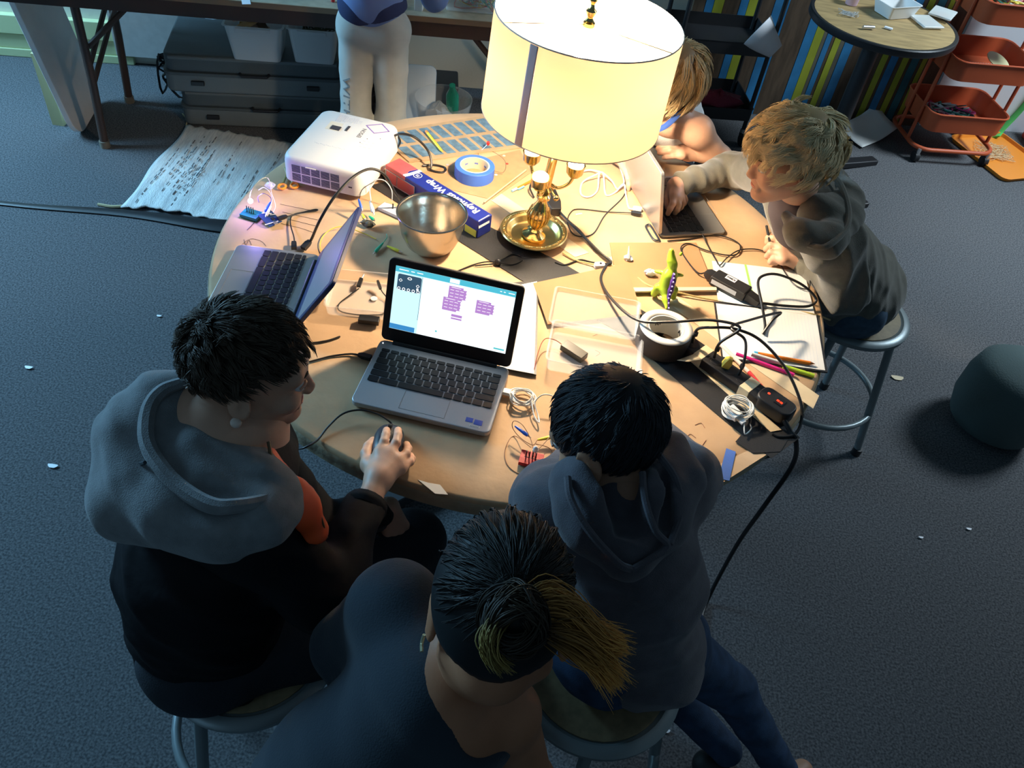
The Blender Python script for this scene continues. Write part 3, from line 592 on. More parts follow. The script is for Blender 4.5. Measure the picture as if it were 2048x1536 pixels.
# ---- clear plastic boxes
def glassy(name, col=(.93, .93, .92), a=.22, rough=.12):
    m = bpy.data.materials.new(name); m.use_nodes = True; nt = m.node_tree; L = nt.links.new; b = nt.nodes['Principled BSDF']
    b.inputs['Base Color'].default_value = (*col, 1); b.inputs['Roughness'].default_value = rough; b.inputs['Specular IOR Level'].default_value = .8
    lw = nt.nodes.new('ShaderNodeLayerWeight'); lw.inputs['Blend'].default_value = .35; mr = nt.nodes.new('ShaderNodeMapRange'); mr.inputs['To Min'].default_value = a; mr.inputs['To Max'].default_value = min(1, a + .38)
    L(lw.outputs['Facing'], mr.inputs['Value']); L(mr.outputs[0], b.inputs['Alpha']); return m
m_clear = glassy('clear polypropylene', a=.07); m_frost = glassy('frosted polypropylene', (.80, .82, .84), .42, .3)
def tray(g, W_, D_, H_, r=.012, t=.0016, flare=1.04, M=None, rim=.003):  # open box
    a_ = rrect(W_, D_, r, 4); n_ = len(a_); lv = [(1 / flare, 0), (1.0, H_), (1.0 + 2 * rim / W_, H_), (1.0 + 2 * rim / W_, H_ - .002)]
    v = [(x * s_, y * s_, z) for s_, z in lv for x, y in a_]; k0 = len(lv) * n_; s_ = 1 / flare - 2 * t / W_; v += [(x * s_, y * s_, t) for x, y in a_]; s_ = 1 - 2 * t / W_; v += [(x * s_, y * s_, H_) for x, y in a_]
    f = [tuple(range(n_))[::-1], tuple(range(k0, k0 + n_))]
    for k in range(len(lv) - 1): f += [(k * n_ + i, k * n_ + (i + 1) % n_, (k + 1) * n_ + (i + 1) % n_, (k + 1) * n_ + i) for i in range(n_)]
    f += [(k0 + (i + 1) % n_, k0 + i, k0 + n_ + i, k0 + n_ + (i + 1) % n_) for i in range(n_)]
    f += [(k0 + n_ + (i + 1) % n_, k0 + n_ + i, n_ + i, n_ + (i + 1) % n_) for i in range(n_)]
    return g.add(v, f, M)
def edgeframe(a, b): d = b - a; return math.atan2(d[1], d[0]), np.linalg.norm(d)
a_, b_ = P(652, 545, TZ), P(790, 535, TZ); c_ = P(668, 672, TZ)
t = thing('plastic_box', 'clear plastic craft box holding a black battery holder, left of the bright laptop', 'box', (*((P(652, 548, TZ) + P(815, 655, TZ)) / 2)[:2], TZ + .0015), math.radians(5))
ob('tray', tray(G(), .165, .135, .028), m_clear, t); ob('snap_latch', G().box((-.084, -.03, .021), (.004, .03, .012)), m_frost, t, bev=.001)
ctr = t.location
solo('battery_holder', G().box(tuple(P(738, 640, TZ + .012)), (.046, .020, .012), rz=math.radians(3)), m_dark, 'small black battery holder in the clear box left of the bright laptop', 'battery', bev=.001)
solo('lens', G().cyl(P(748, 598, TZ + .004), .008, .002, 18), mat('milky disc', (.7, .72, .70), .3), 'small milky plastic disc inside the clear box left of the bright laptop', 'disc')
t = thing('usb_cable', 'short black jack cable looped inside the clear box left of the bright laptop', 'cable', P(722, 570, TZ))
wpart('wire', G().tube(path([(718, 577, .014), (700, 590, .010), (678, 608, .006), (680, 622, .005), (710, 629, .005), (745, 630, .005), (768, 626, .006), (775, 600, .008), (764, 583, .014), (757, 568, .022)]), .0015, 6), m_blk, t)
wpart('plug', plug(G(), P(717, 573, TZ + .014), P(723, 557, TZ + .018), .009, .007, .9), m_dark, t); wpart('jack_tip', G().rod(P(724, 556, TZ + .018), P(728, 549, TZ + .019), .0018), m_alu, t)
wpart('plug', plug(G(), P(761, 578, TZ + .016), P(755, 561, TZ + .024), .006, .006, .8), m_dark, t)
t = thing('food_box', 'open clear plastic food box with its lid folded back, beside the gaffer tape roll', 'box', (*((P(1100, 670, TZ) + P(1275, 770, TZ)) / 2)[:2], TZ + .0035), math.radians(-3))
tc = t.location; ob('tray', tray(G(), .205, .135, .034), m_clear, t)
o = ob('lid', tray(G(), .205, .135, .012), m_clear, t); o.location = (-.010, .142, .006)
ob('snap_latch', G().box((.104, -.055, .022), (.006, .02, .03)), m_frost, t, bev=.001)
t = thing('battery_pack', 'small black battery pack with a red wire in the open clear food box', 'battery', P(1148, 710, TZ + .006))
A_, B_ = P(1128, 690, TZ + .014), P(1168, 716, TZ + .014); M = frame((A_ + B_) / 2, B_ - A_, (-(B_ - A_)[1], (B_ - A_)[0], 0)); wpart('case', G().box((0, 0, 0), (.060, .026, .016), M), mat('dark olive plastic', (.045, .04, .028), .3), t, bev=.0015)
wpart('wire', G().tube(path([(1128, 692, .016), (1110, 680, .020), (1090, 678, .022), (1078, 700, .018), (1068, 740, .008)]), .0010, 5), mat('red wire', (.30, .05, .03), .5), t)
# ---- dinosaur toy, seen from behind
sdf_later = []
c = P(1326, 597, TZ + .0072); DN = c
# ---- power strip
A_, B_ = P(1358, 690, TZ + .003), P(1572, 842, TZ + .003); ang = math.atan2(*(B_ - A_)[[1, 0]]); L_ = np.linalg.norm(B_ - A_)
t = thing('power_strip', 'black power strip with red lit switches taped to the table', 'power strip', (*((A_ + B_) / 2)[:2], TZ + .0035), ang); PS = t
ob('housing', G().prism(rrect(L_, .046, .012, 4), 0, .026), m_dark, t, bev=.003)
ob('switch_block', G().prism(rrect(.085, .050, .018, 5, L_ / 2 - .036), .0, .034), m_dark, t, bev=.004)
m_led = em('red glowing switch', (1, .04, .01), 2.5)
o = ob('rocker_switch', G().box((L_ / 2 - .030, .0, .0346), (.020, .022, .003)), m_bezel, t, bev=.001); ob('pilot_light', G().box((L_ / 2 - .034, -.002, .0364), (.006, .005, .0008)), m_led, o); ob('pilot_light', G().box((L_ / 2 - .026, -.002, .0364), (.006, .005, .0008)), m_led, o)
ob('indicator_light', G().ball((L_ / 2 - .060, .003, .0335), .0035, 10, (1, 1, .5)), m_led, t)
for k in range(5): o = ob('outlet', G().cyl((-L_ / 2 + .03 + .036 * k, 0, .0255), .015, .0012, 24), m_bezel, t)
for x, w_ in ((-.085, .024), (.044, .026)): ob('tape_band', G().box((x, 0, .0135), (w_, .047, .0268)), m_mask, t, bev=.001)
ob('loose_tape_flag', G().add([(-.095, -.024, .026), (-.072, -.024, .027), (-.085, -.062, .032), (-.108, -.068, .022)], [(0, 1, 2, 3)]), m_mask, t, solid=.0006)
pp = [(-L_ / 2 + .03, .0), (-L_ / 2 + .09, .006), (-L_ / 2 + .165, -.002)]
def gpt(t, x, y, z): return np.array(t.matrix_basis @ Vector((x, y, z)))
m_yel = mat('yellow plug', (.55, .42, .06), .5)
o = ob('yellow_plug', plug(G(), (-L_ / 2 + .122, .002, .027), (-L_ / 2 + .128, .006, .052), .02, .016, .5), m_yel, t)
# ---- power cables
def pcable(label, pts, r, ends, m=None, w=.018):
    t = thing('power_cable', label, 'cable', (*pts[0][:2], TZ)); p = [V(*x) for x in pts]
    wpart('wire', G().tube(p, r, 8, per=7), m or m_blk, t)
    for i, L_ in ends:
        a_, b_ = (p[0], p[1]) if i == 0 else (p[-1], p[-2]); d = (b_ - a_) / np.linalg.norm(b_ - a_)
        g = plug(G(), a_ - d * L_ * .2, a_ + d * L_, w, w * .8, .45)
        for k in range(3): c1 = a_ + d * (L_ * (1.03 + .16 * k)); g.rod(c1, c1 + d * L_ * .06, r * 1.7)
        wpart('plug', g, m_dark, t)
    return t
s1, s2, s3 = gpt(PS, -L_ / 2 + .03, 0, .030), gpt(PS, -L_ / 2 + .092, 0, .030), gpt(PS, -L_ / 2 + .160, 0, .030)
up = lambda p, h: V(p[0], p[1], p[2] + h)
pcable('thick black cable arching from the power strip over the gaffer roll to the lamp area', [up(s2, 0), up(s2, .045)] + path([(1480, 655, .12), (1420, 640, .11), (1340, 644, .085), (1275, 640, .060), (1225, 600, .030), (1202, 560, .012), (1212, 532, .012), (1222, 524, .012), (1200, 505, .012), (1160, 465, .012), (1125, 430, .015), (1100, 400, .012), (1080, 375, .010)]), .0034, [(0, .022)])
pcable('black cable looping off the power strip and down round the table edge', [up(s1, 0), up(s1, .04)] + path([(1425, 655, .10), (1470, 658, .10), (1520, 680, .09), (1570, 735, .065), (1600, 800, .035), (1603, 840, .014), (1590, 868, .006), (1560, 874, .004), (1545, 868, .004)]), .0034, [(0, .022)])
pcable('black cable bending up from the power strip over the lined notebook', [up(s3, 0), up(s3, .04)] + path([(1490, 680, .10), (1462, 655, .10), (1500, 640, .085), (1560, 625, .06), (1545, 640, .045), (1525, 668, .02)]), .0032, [(0, .022)])
t = pcable('power strip lead hanging off the table edge down to the carpet', path([(1566, 836, .02), (1580, 862, .006)]) + [P(1592, 882, TZ - .01), P(1585, 930, TZ - .12), P(1530, 1010, .48), P(1480, 1080, .28), P(1440, 1150, .10), P(1415, 1200, .012)] + [P(1405, 1225, .006), P(1395, 1262, .006), P(1330, 1300, .006)], .0055, [])
# adapter with its leads
A_, B_ = P(1428, 556, TZ + .018), P(1492, 590, TZ + .018); d = B_ - A_; M = frame(V(*((A_ + B_) / 2)[:2], TZ + .0215), d, (-d[1], d[0], 0))
t = thing('power_adapter', 'black laptop power adapter with a white name sticker on the notebook', 'adapter', ((A_ + B_) / 2)[:2].tolist() + [TZ + .006])
wpart('brick', G().box((0, 0, 0), (.098, .044, .026), M), m_dark, t, bev=.004); wpart('name_sticker', G().box((-.006, .008, .0132), (.028, .016, .0006), M), m_whp, t); wpart('lettering', text_g('KIMG', .010, .0003, M @ TR(-.006, .008, .0137) @ RZ(180), bold=.0003), m_dark, t, smooth=0)
wpart('spec_label', G().box((-.008, -.0222, .001), (.070, .0006, .012), M), m_pgrey, t)
wpart('input_plug', plug(G(), M @ Vector((.045, 0, 0)), M @ Vector((.085, -.002, -.006)), .024, .02, .6), m_dark, t); wpart('output_plug', plug(G(), M @ Vector((-.046, 0, 0)), M @ Vector((-.072, .0, 0)), .024, .018, .6), m_dark, t)
e = M @ Vector((.080, -.002, -.006)); wpart('mains_lead', G().tube([tuple(e)] + path([(1575, 612, .012), (1618, 612, .014), (1632, 598, .022), (1605, 570, .050), (1560, 550, .065), (1530, 550, .06), (1516, 565, .05), (1524, 610, .035), (1530, 650, .012), (1528, 668, .010)]), .0034, 8), m_blk, t)
e = M @ Vector((-.070, 0, 0)); wpart('output_lead', G().tube([tuple(e)] + path([(1395, 545, .014), (1370, 515, .012), (1362, 495, .012), (1378, 487, .010), (1410, 500, .006), (1450, 510, .006), (1474, 508, .006), (1480, 490, .006), (1455, 475, .008), (1420, 470, .004), (1380, 478, .003), (1335, 482, .004)]), .0019, 6), m_blk, t)
cable('thin black lead lying across the notebook corner beside the blond boy hand', [(1380, 462, .016), (1402, 466, .016), (1415, 490, .006), (1432, 520, .008), (1440, 530, .012), (1455, 515, .008), (1480, 500, .006), (1520, 500, .006), (1555, 520, .006), (1570, 545, .008), (1590, 570, .010), (1615, 578, .012), (1620, 560, .014), (1608, 550, .010)], .0017)
# more loose cables
t = pcable('black adapter cable running from behind the lamp to the cable tie', path([(1105, 395, .018), (1125, 430, .012), (1160, 462, .008), (1190, 500, .006), (1218, 518, .008)]), .0030, [])
solo('plug_adapter', plug(G(), P(1096, 388, TZ + .018), P(1112, 425, TZ + .014), .040, .034, .7), m_dark, 'chunky black plug adapter right behind the lamp base', 'adapter', bev=.003)
cable('small black cable loop beside the plug adapter behind the lamp', [(1068, 395, .006), (1060, 375, .02), (1068, 362, .03), (1085, 365, .025), (1092, 385, .015)], .0026)
cable('thin black usb lead reaching the back of the grey laptop', [(1270, 426, .008), (1220, 424, .004), (1160, 418, .003), (1142, 424, .003), (1135, 445, .003), (1150, 470, .003), (1185, 468, .003), (1210, 430, .003), (1245, 395, .003), (1255, 370, .003)], .0016)
solo('usb_plug', plug(G(), P(1282, 428, TZ + .008), P(1262, 425, TZ + .008), .013, .008, .7), m_dark, 'black usb plug pushed in the side of the grey laptop', 'plug')
t = thing('charger_cable', 'tangled white charger cable lying between the lamp and the grey laptop', 'cable', P(1200, 370, TZ))
wpart('wire', G().tube(path([(1272, 417, .006), (1258, 416, .006), (1252, 390, .012), (1247, 368, .02), (1230, 385, .004), (1212, 390, .004), (1208, 360, .02), (1205, 345, .03), (1190, 350, .02), (1165, 365, .004), (1162, 388, .004), (1178, 394, .004), (1195, 380, .006), (1200, 345, .025), (1222, 360, .014), (1235, 378, .004), (1248, 365, .01), (1240, 335, .02), (1230, 320, .02)]), .0022, 6), m_wht, t); wpart('plug', plug(G(), P(1283, 419, TZ + .008), P(1266, 416, TZ + .007), .012, .009, .8), m_white, t)
cable('white cable curling under the shade towards the lamp stem', [(1205, 345, .02), (1180, 340, .01), (1160, 345, .006), (1145, 352, .006)], .0022, m_wht)
solo('paper_scrap', G().box(tuple(P(1158, 428, TZ + .001)), (.018, .004, .0012), rz=.5), m_whp, 'tiny white strip on the table behind the lamp', 'scrap')
solo('laptop_strap', G().tube([P(1300, 450, TZ + .005), P(1292, 452, TZ + .005), P(1296, 462, TZ + .005), P(1307, 478, TZ + .006), P(1318, 480, TZ + .006), P(1313, 470, TZ + .006)], .0032, 6, closed=True, flat=.6), m_dark, 'black plastic tab loop at the corner of the grey laptop', 'strap')
# black tie and wires left of lamp
t = thing('cable_bundle', 'black tied cable end lying between the bright laptop and the lamp', 'cable', P(996, 524, TZ)); wpart('tie', G().ball(P(996, 524, TZ + .009), .009, 12), m_dark, t)
wpart('wire', G().tube(path([(915, 542, .003), (945, 530, .004), (970, 524, .006), (994, 523, .008), (1010, 515, .006), (1025, 508, .004), (1040, 512, .004)]), .0017, 6), m_blk, t); wpart('wire', G().tube(path([(950, 532, .004), (975, 529, .006), (997, 526, .008), (1025, 529, .004), (1045, 521, .004)]), .0014, 6), m_blk, t)
wpart('wire', G().tube(path([(1110, 525, .003), (1130, 530, .003), (1160, 520, .003), (1185, 525, .004), (1215, 528, .006)]), .0024, 6), m_blk, t)
cable('black cable arching from the left laptop over to the foil carton', [(612, 492, .010), (622, 480, .022), (640, 440, .10), (668, 395, .15), (705, 355, .17), (740, 338, .16), (770, 350, .13), (790, 385, .07), (808, 410, .02)], .0035)
solo('usb_plug', plug(G(), P(606, 497, TZ + .010), P(620, 482, TZ + .016), .014, .010, .7), m_dark, 'black plug at the right side port of the left laptop, under the arched cable', 'plug')
t = thing('micro_usb_cable', 'thin black usb cable from the left laptop to the small circuit board', 'cable', P(590, 480, TZ))
wpart('wire', G().tube(path([(588, 492, .010), (588, 475, .010), (581, 450, .006), (582, 435, .004), (590, 428, .004), (612, 424, .004), (634, 421, .004), (630, 419, .004), (600, 426, .004), (565, 436, .010)]), .0017, 6), m_blk, t); wpart('plug', plug(G(), P(588, 497, TZ + .009), P(588, 484, TZ + .010), .013, .009, .8), m_dark, t); wpart('plug', plug(G(), P(556, 438, TZ + .012), P(574, 432, TZ + .010), .010, .007, .7), m_dark, t)
cable('black projector cables looping behind the foil carton', [(766, 293, .03), (775, 280, .05), (800, 268, .09), (830, 275, .09), (855, 300, .05), (863, 325, .02), (862, 340, .006), (885, 345, .003), (890, 336, .003), (868, 330, .003), (845, 332, .003)], .0034)
cable('black cable dropping from the projector rear beside the carton', [(790, 300, .02), (775, 285, .03), (765, 300, .02), (760, 330, .006), (765, 352, .004), (780, 372, .003)], .0036)
cable('crumpled black wire behind the projector and carton', [(796, 272, .03), (800, 285, .02), (790, 300, .012), (772, 305, .006), (758, 295, .006), (756, 320, .004)], .0030)
cable('black laptop charging lead plugged into the bright laptop left side', [(718, 710, .006), (700, 708, .004), (665, 712, .003), (640, 718, .003), (618, 724, .003)], .0021)
solo('usb_plug', plug(G(), P(742, 716, TZ + .008), P(716, 709, TZ + .006), .012, .009, .55), m_dark, 'black plug in the left side of the bright laptop', 'plug')
cable('short black cable emerging under the clear box at the left', [(680, 673, .003), (660, 680, .003), (640, 684, .003), (622, 686, .003)], .0020)
# ---- mouse
A_, B_ = P(782, 855, TZ), P(760, 945, TZ); d = A_ - B_; ang = math.atan2(d[1], d[0])
MO = P(775, 899, TZ + .0018); ms = thing('computer_mouse', 'dark wired computer mouse under the boy right hand at the table edge', 'mouse', MO, ang)
g = G(); n1, n2 = 24, 9; v = []
for j in range(n2):
    ph = j / (n2 - 1) * math.pi / 2
    for i in range(n1):
        a = 2 * math.pi * i / n1; ex = lambda c, p: math.copysign(abs(c) ** p, c); r = math.cos(ph) ** .55
        v.append((.053 * ex(math.cos(a), .75) * r, .031 * ex(math.sin(a), .75) * r, .006 + .030 * math.sin(ph) * (1 - .15 * math.cos(a))))
v += [(.050 * p[0] / .053, .029 * p[1] / .031, .0) for p in v[:n1]]
f = [(j * n1 + i, j * n1 + (i + 1) % n1, (j + 1) * n1 + (i + 1) % n1, (j + 1) * n1 + i) for j in range(n2 - 1) for i in range(n1)]; k = n1 * n2
f += [(k + i, k + (i + 1) % n1, (i + 1) % n1, i) for i in range(n1)] + [tuple(range(k, k + n1))[::-1]]
ob('shell', g.add(v, f), mat('dark slate plastic', (.03, .036, .05), .35), ms, smooth=60)
ob('scroll_wheel', G().rod((.028, -.0035, .034), (.028, .0035, .034), .0075, 16), m_blk, ms); ob('centre_strip', G().box((.008, 0, .0355), (.028, .009, .002), RY(6)), mat('glossy grey strip', (.16, .15, .14), .2), ms, bev=.0008)
wpart('cord', G().tube([np.array(Matrix.Translation(Vector(MO)) @ Matrix.Rotation(ang, 4, 'Z') @ Vector((.053, 0, .012)))] + path([(778, 842, .018), (755, 828, .02), (720, 820, .02), (685, 828, .016), (655, 855, .008), (635, 880, .003), (614, 893, .003)]) + [P(600, 898, TZ - .01), P(585, 897, TZ - .05)], .0020, 7), m_blk, ms)
# ---- white coiled cables
def coil(g, c, r, n, seed, th=.0011, zz=.003):
    rn = random.Random(seed)
    for k in range(n):
        cx, cy = rn.uniform(-.004, .004), rn.uniform(-.004, .004); R_ = r * rn.uniform(.82, 1.06); ph = rn.uniform(0, 6); ec = rn.uniform(.86, 1.0)
        g.tube([(c[0] + cx + R_ * math.cos(a + ph), c[1] + cy + R_ * ec * math.sin(a + ph), c[2] + zz + .0026 * k + .003 * math.sin(2 * a)) for a in [2 * math.pi * i / 14 for i in range(14)]], th, 6, closed=True, per=3)
    return g
c = P(1045, 800, TZ + .003); t = thing('usb_cable', 'coiled white usb cable plugged in the right side of the bright laptop', 'cable', c)
wpart('coil', coil(G(), c, .024, 7, 1, .0013), m_wht, t); wpart('plug', G().box(tuple(P(1013, 784, TZ + .010)), (.018, .014, .009), rz=-.1), m_white, t, bev=.001); wpart('collar', plug(G(), P(1020, 785, TZ + .009), P(1032, 789, TZ + .008), .006, .005, .6), m_white, t)
wpart('tail', G().tube(path([(1062, 795, .02), (1068, 830, .012), (1078, 845, .01), (1076, 830, .01), (1070, 805, .02), (1085, 790, .03), (1105, 792, .03), (1115, 805, .02)]), .0014, 6), m_wht, t)
c = P(1472, 826, TZ + .005); t = thing('phone_charger', 'white phone charger wrapped in its own coiled cable in front of the power strip', 'charger', c)
wpart('coil', coil(G(), c, .031, 10, 4, .0014), m_wht, t); M = Matrix.Translation(Vector(P(1468, 826, TZ + .020))) @ RZ(-52) @ RX(14)
wpart('plug_body', G().box((0, 0, 0), (.032, .022, .016), M), m_white, t, bev=.0025); wpart('usb_end', G().box((.024, 0, -.001), (.016, .012, .006), M), m_white, t, bev=.001); wpart('tail', G().tube([tuple(M @ Vector((.032, 0, -.001)))] + path([(1490, 868, .010), (1502, 858, .006), (1500, 848, .004)]), .0014, 6), m_wht, t)
# ---- breadboards and electronics
def bread(label, c, ang, m, L_=.046, W_=.034, H_=.009, holes=True):
    t = thing('breadboard', label, 'circuit board', c, ang); ob('block', G().box((0, 0, H_ / 2), (L_, W_, H_)), m, t, bev=.0006)
    g = G()
    for i in range(16):
        for j in range(10):
            if j in (4, 5): continue
            g.box((-.0205 + .00273 * i, -.0135 + .003 * j, H_ + .0001), (.0011, .0011, .0003))
    ob('pin_holes', g, mat('dark pin hole', (.06, .01, .015), .7), t, smooth=0); ob('centre_groove', G().box((0, 0, H_ + .0001), (L_ * .66, .0016, .0003)), m_bezel, t)
    return t
def led(t, g0, c, r, m, legs, h):
    ob('led_bulb', G().lathe([(.0001, h), (r * 1.15, h), (r * 1.15, h + .001), (r, h + .001), (r, h + r * 1.1), (r * .7, h + r * 1.7), (.0001, h + r * 2)], 16, TR(*c), cap=False), m, t)
    for k in range(legs): ob('led_leg', G().rod((c[0] + .0025 * (k - (legs - 1) / 2), c[1], c[2]), (c[0] + .0018 * (k - (legs - 1) / 2), c[1], c[2] + h), .0005, 5), m_alu, t)
c = P(1062, 922, TZ + .0015); t = bread('red mini breadboard with a clear led on pins, nearest the boy with black hair', c, math.radians(-6), mat('red plastic board', (.60, .02, .025), .4))
led(t, 0, (.004, .006, .009), .005, mat('milky led', (.75, .68, .66), .25), 4, .020)
for k in range(4): ob('header_pin', G().box((-.012 + .0065 * k, .004, .0145), (.0026, .0026, .017)), m_dark, t)
def clip(label, a_, b_, m, r=.0042, group=None):                    # crocodile clip: insulating boot, metal nose
    A_, B_ = V(*a_), V(*b_); d = (B_ - A_); L_ = np.linalg.norm(d); d /= L_; t = thing('alligator_clip', label, 'clip', A_, 0, group)
    wpart('boot', G().tube([A_, A_ + d * L_ * .2, A_ + d * L_ * .6, A_ + d * L_ * .8], [r * .45, r * .7, r, r * .8], 10, per=3, flat=.8), m, t); wpart('jaw', G().rod(A_ + d * L_ * .78, B_, r * .55, 8, r2=r * .25), m_alu, t); return t
m_cb, m_cy, m_cg, m_cr, m_cw = [mat(n_, c_, .35) for n_, c_ in (('blue boot', (.02, .10, .50)), ('yellow boot', (.72, .60, .05)), ('green boot', (.02, .38, .20)), ('red boot', (.72, .04, .05)), ('white boot', (.75, .73, .68)))]
clip('blue crocodile clip near the coiled white cable', P(1030, 852, TZ + .03), P(1062, 876, TZ + .026), m_cb); clip('yellow crocodile clip beside the dark circuit board', P(1075, 880, TZ + .012), P(1112, 872, TZ + .016), m_cy, .0046); clip('red crocodile clip by the chin of the boy with black hair', P(1109, 938, TZ + .004), P(1140, 926, TZ + .007), m_cr)
m_brw = mat('brown wire', (.22, .10, .05), .5)
for lb, pts in (('thin brown wire looping above the red breadboard', [(1066, 905, .03), (1062, 880, .03), (1045, 850, .035), (1028, 842, .03), (1025, 855, .02), (1040, 875, .015), (1065, 890, .015), (1075, 880, .012)]), ('thin brown wire from the red breadboard to the red clip', [(1070, 905, .03), (1090, 885, .03), (1112, 857, .02)]), ('thin wire looping on the table left of the red breadboard', [(1062, 895, .02), (1028, 872, .001), (1010, 900, .001), (1015, 930, .001), (1040, 948, .001), (1060, 940, .001)]), ('thin wire beside the red clip', [(1072, 888, .02), (1098, 896, .004), (1108, 915, .003), (1110, 937, .004)]), ('thin orange wire right of the head of the boy with black hair', [(1280, 770, .008), (1302, 768, .006), (1320, 785, .01), (1324, 800, .01), (1316, 815, .004)])): cable(lb, pts, .0008, m_brw, 'wire', 'wire', per=5, n=5)
t = thing('circuit_board', 'dark circuit board held in front of the boy with black hair', 'circuit board', P(1112, 868, TZ + .01)); A_ = P(1112, 870, TZ + .028); M = Matrix.Translation(Vector(A_)) @ RZ(10) @ RX(75)
wpart('board', G().box((0, 0, 0), (.016, .045, .002), M), m_dark, t); wpart('button', G().cyl((0, -.012, .001), .003, .002, 10, M), m_alu, t); wpart('connector', G().box((0, .02, .003), (.01, .008, .005), M), m_alu, t)
# green breadboard with a glowing led
c = P(503, 432, TZ + .0015); t = bread('teal breadboard with a glowing violet led at the left edge of the table', c, math.radians(-12), mat('teal plastic board', (.01, .22, .26), .4))
ob('led_bulb', G().ball((.0, .004, .042), .0065, 16), mat('glowing led', (1, 1, 1), .3, emit=(.55, .42, 1.0), es=22), t)
for k in range(4): ob('header_pin', G().box((-.010 + .006 * k, -.001, .018), (.0016, .0016, .020)), m_dark, t)
pl = bpy.data.lights.new('led_glow', 'POINT'); pl.energy = .8; pl.color = (.36, .25, 1.0); pl.shadow_soft_size = .006; po = bpy.data.objects.new('led_glow', pl); COL.objects.link(po); po.location = tuple(c + V(0, .004, .055))
A_ = P(540, 437, TZ + .012); t = thing('circuit_board', 'small blue circuit board with silver edge pads next to the teal breadboard', 'circuit board', (A_[0], A_[1], TZ)); M = Matrix.Translation(Vector(A_)) @ RZ(-35) @ RY(14)
wpart('board', G().box((0, 0, 0), (.046, .038, .0018), M), mat('blue circuit board', (.02, .05, .14), .4), t); wpart('processor', G().box((.006, .004, .002), (.008, .008, .002), M), m_dark, t); wpart('usb_port', G().box((.021, .0, .002), (.008, .01, .004), M), m_alu, t)
for k in range(3): wpart('edge_pad', G().box((-.019 + .004 * k, -.008 + .009 * k, .0015), (.0022, .014, .001), M @ RZ(-22)), m_whp, t)
wpart('edge_strip', G().box((-.004, -.016, .0015), (.036, .002, .001), M @ RZ(80)), m_whp, t)
clip('blue crocodile clip standing on the blue circuit board', P(541, 404, TZ + .035), P(527, 428, TZ + .014), m_cb); clip('white crocodile clip on the blue circuit board', P(542, 412, TZ + .030), P(530, 437, TZ + .012), m_cw)
for lb, pts, m_ in (('white wire arching over the glowing led', [(500, 408, .02), (500, 390, .06), (508, 372, .09), (525, 357, .10), (537, 358, .08), (543, 385, .03), (551, 412, .01), (543, 430, .01)], m_wht), ('violet wire looping beside the glowing led', [(518, 405, .03), (516, 394, .05), (528, 387, .07), (541, 395, .05), (542, 404, .035)], mat('violet wire', (.12, .08, .3), .4)), ('white wire curling down to the white crocodile clip', [(517, 380, .06), (528, 375, .07), (540, 385, .06), (544, 400, .04), (541, 413, .03)], m_wht), ('thin dark wire on the table in front of the teal breadboard', [(512, 440, .002), (502, 452, .001), (494, 460, .001)], m_blk)): cable(lb, pts, .0008, m_, 'wire', 'wire', n=5)
# scissors and crumpled wrapper
c = P(573, 372, TZ + .003); t = thing('scissors', 'scissors with orange handles tucked beside the projector', 'scissors', c); m_orh = mat('orange handle', (.80, .28, .03), .4)
for x, y in ((564, 373), (589, 371)): p = P(x, y, TZ + .006); wpart('handle', G().tube([p + V(.0095 * math.cos(a), .012 * math.sin(a), 0) for a in [2 * math.pi * i / 16 for i in range(16)]], .0032, 8, closed=True, smooth=False), m_orh, t)
wpart('blade', G().tube([P(566, 366, TZ + .006), P(572, 352, TZ + .006), P(578, 335, TZ + .006)], .0034, 6, flat=.5), mat('khaki blade guard', (.30, .24, .08), .5), t); wpart('blade', G().tube([P(586, 364, TZ + .006), P(576, 350, TZ + .006), P(570, 335, TZ + .006)], .0034, 6, flat=.5), mat('khaki blade guard', (.30, .24, .08), .5), t)
def crumple(c, r, seed, sc=(1, 1, .6), n=3):
    rn = random.Random(seed); g = G().ball((0, 0, 0), 1, 12); 
    g.v = [tuple(c[i] + r * sc[i] * p[i] * rn.uniform(.65, 1.15) for i in range(3)) for p in g.v]; return g
solo('plastic_wrapper', crumple(P(540, 371, TZ + .012), .014, 3, (1.1, .8, .7)), glassy('crinkled clear film', (.8, .85, .95), .35, .2), 'crumpled clear wrapper beside the orange scissors', 'wrapper', smooth=0)
solo('tissue', G().add(crumple(P(1257, 516, TZ + .012), .012, 8, (1.1, .8, .7)).v, crumple((0, 0, 0), 1, 8).f).rod(P(1257, 516, TZ + .016), P(1258, 492, TZ + .045), .005, 6, r2=.0008), m_whp, 'crumpled white paper scrap with a pointed tip on the cardboard', 'paper', smooth=0)
solo('tissue', crumple(P(1300, 545, TZ + .016), .014, 9, (1.2, .8, .7)), m_whp, 'crumpled white wrapper behind the green dinosaur toy', 'paper', smooth=0)
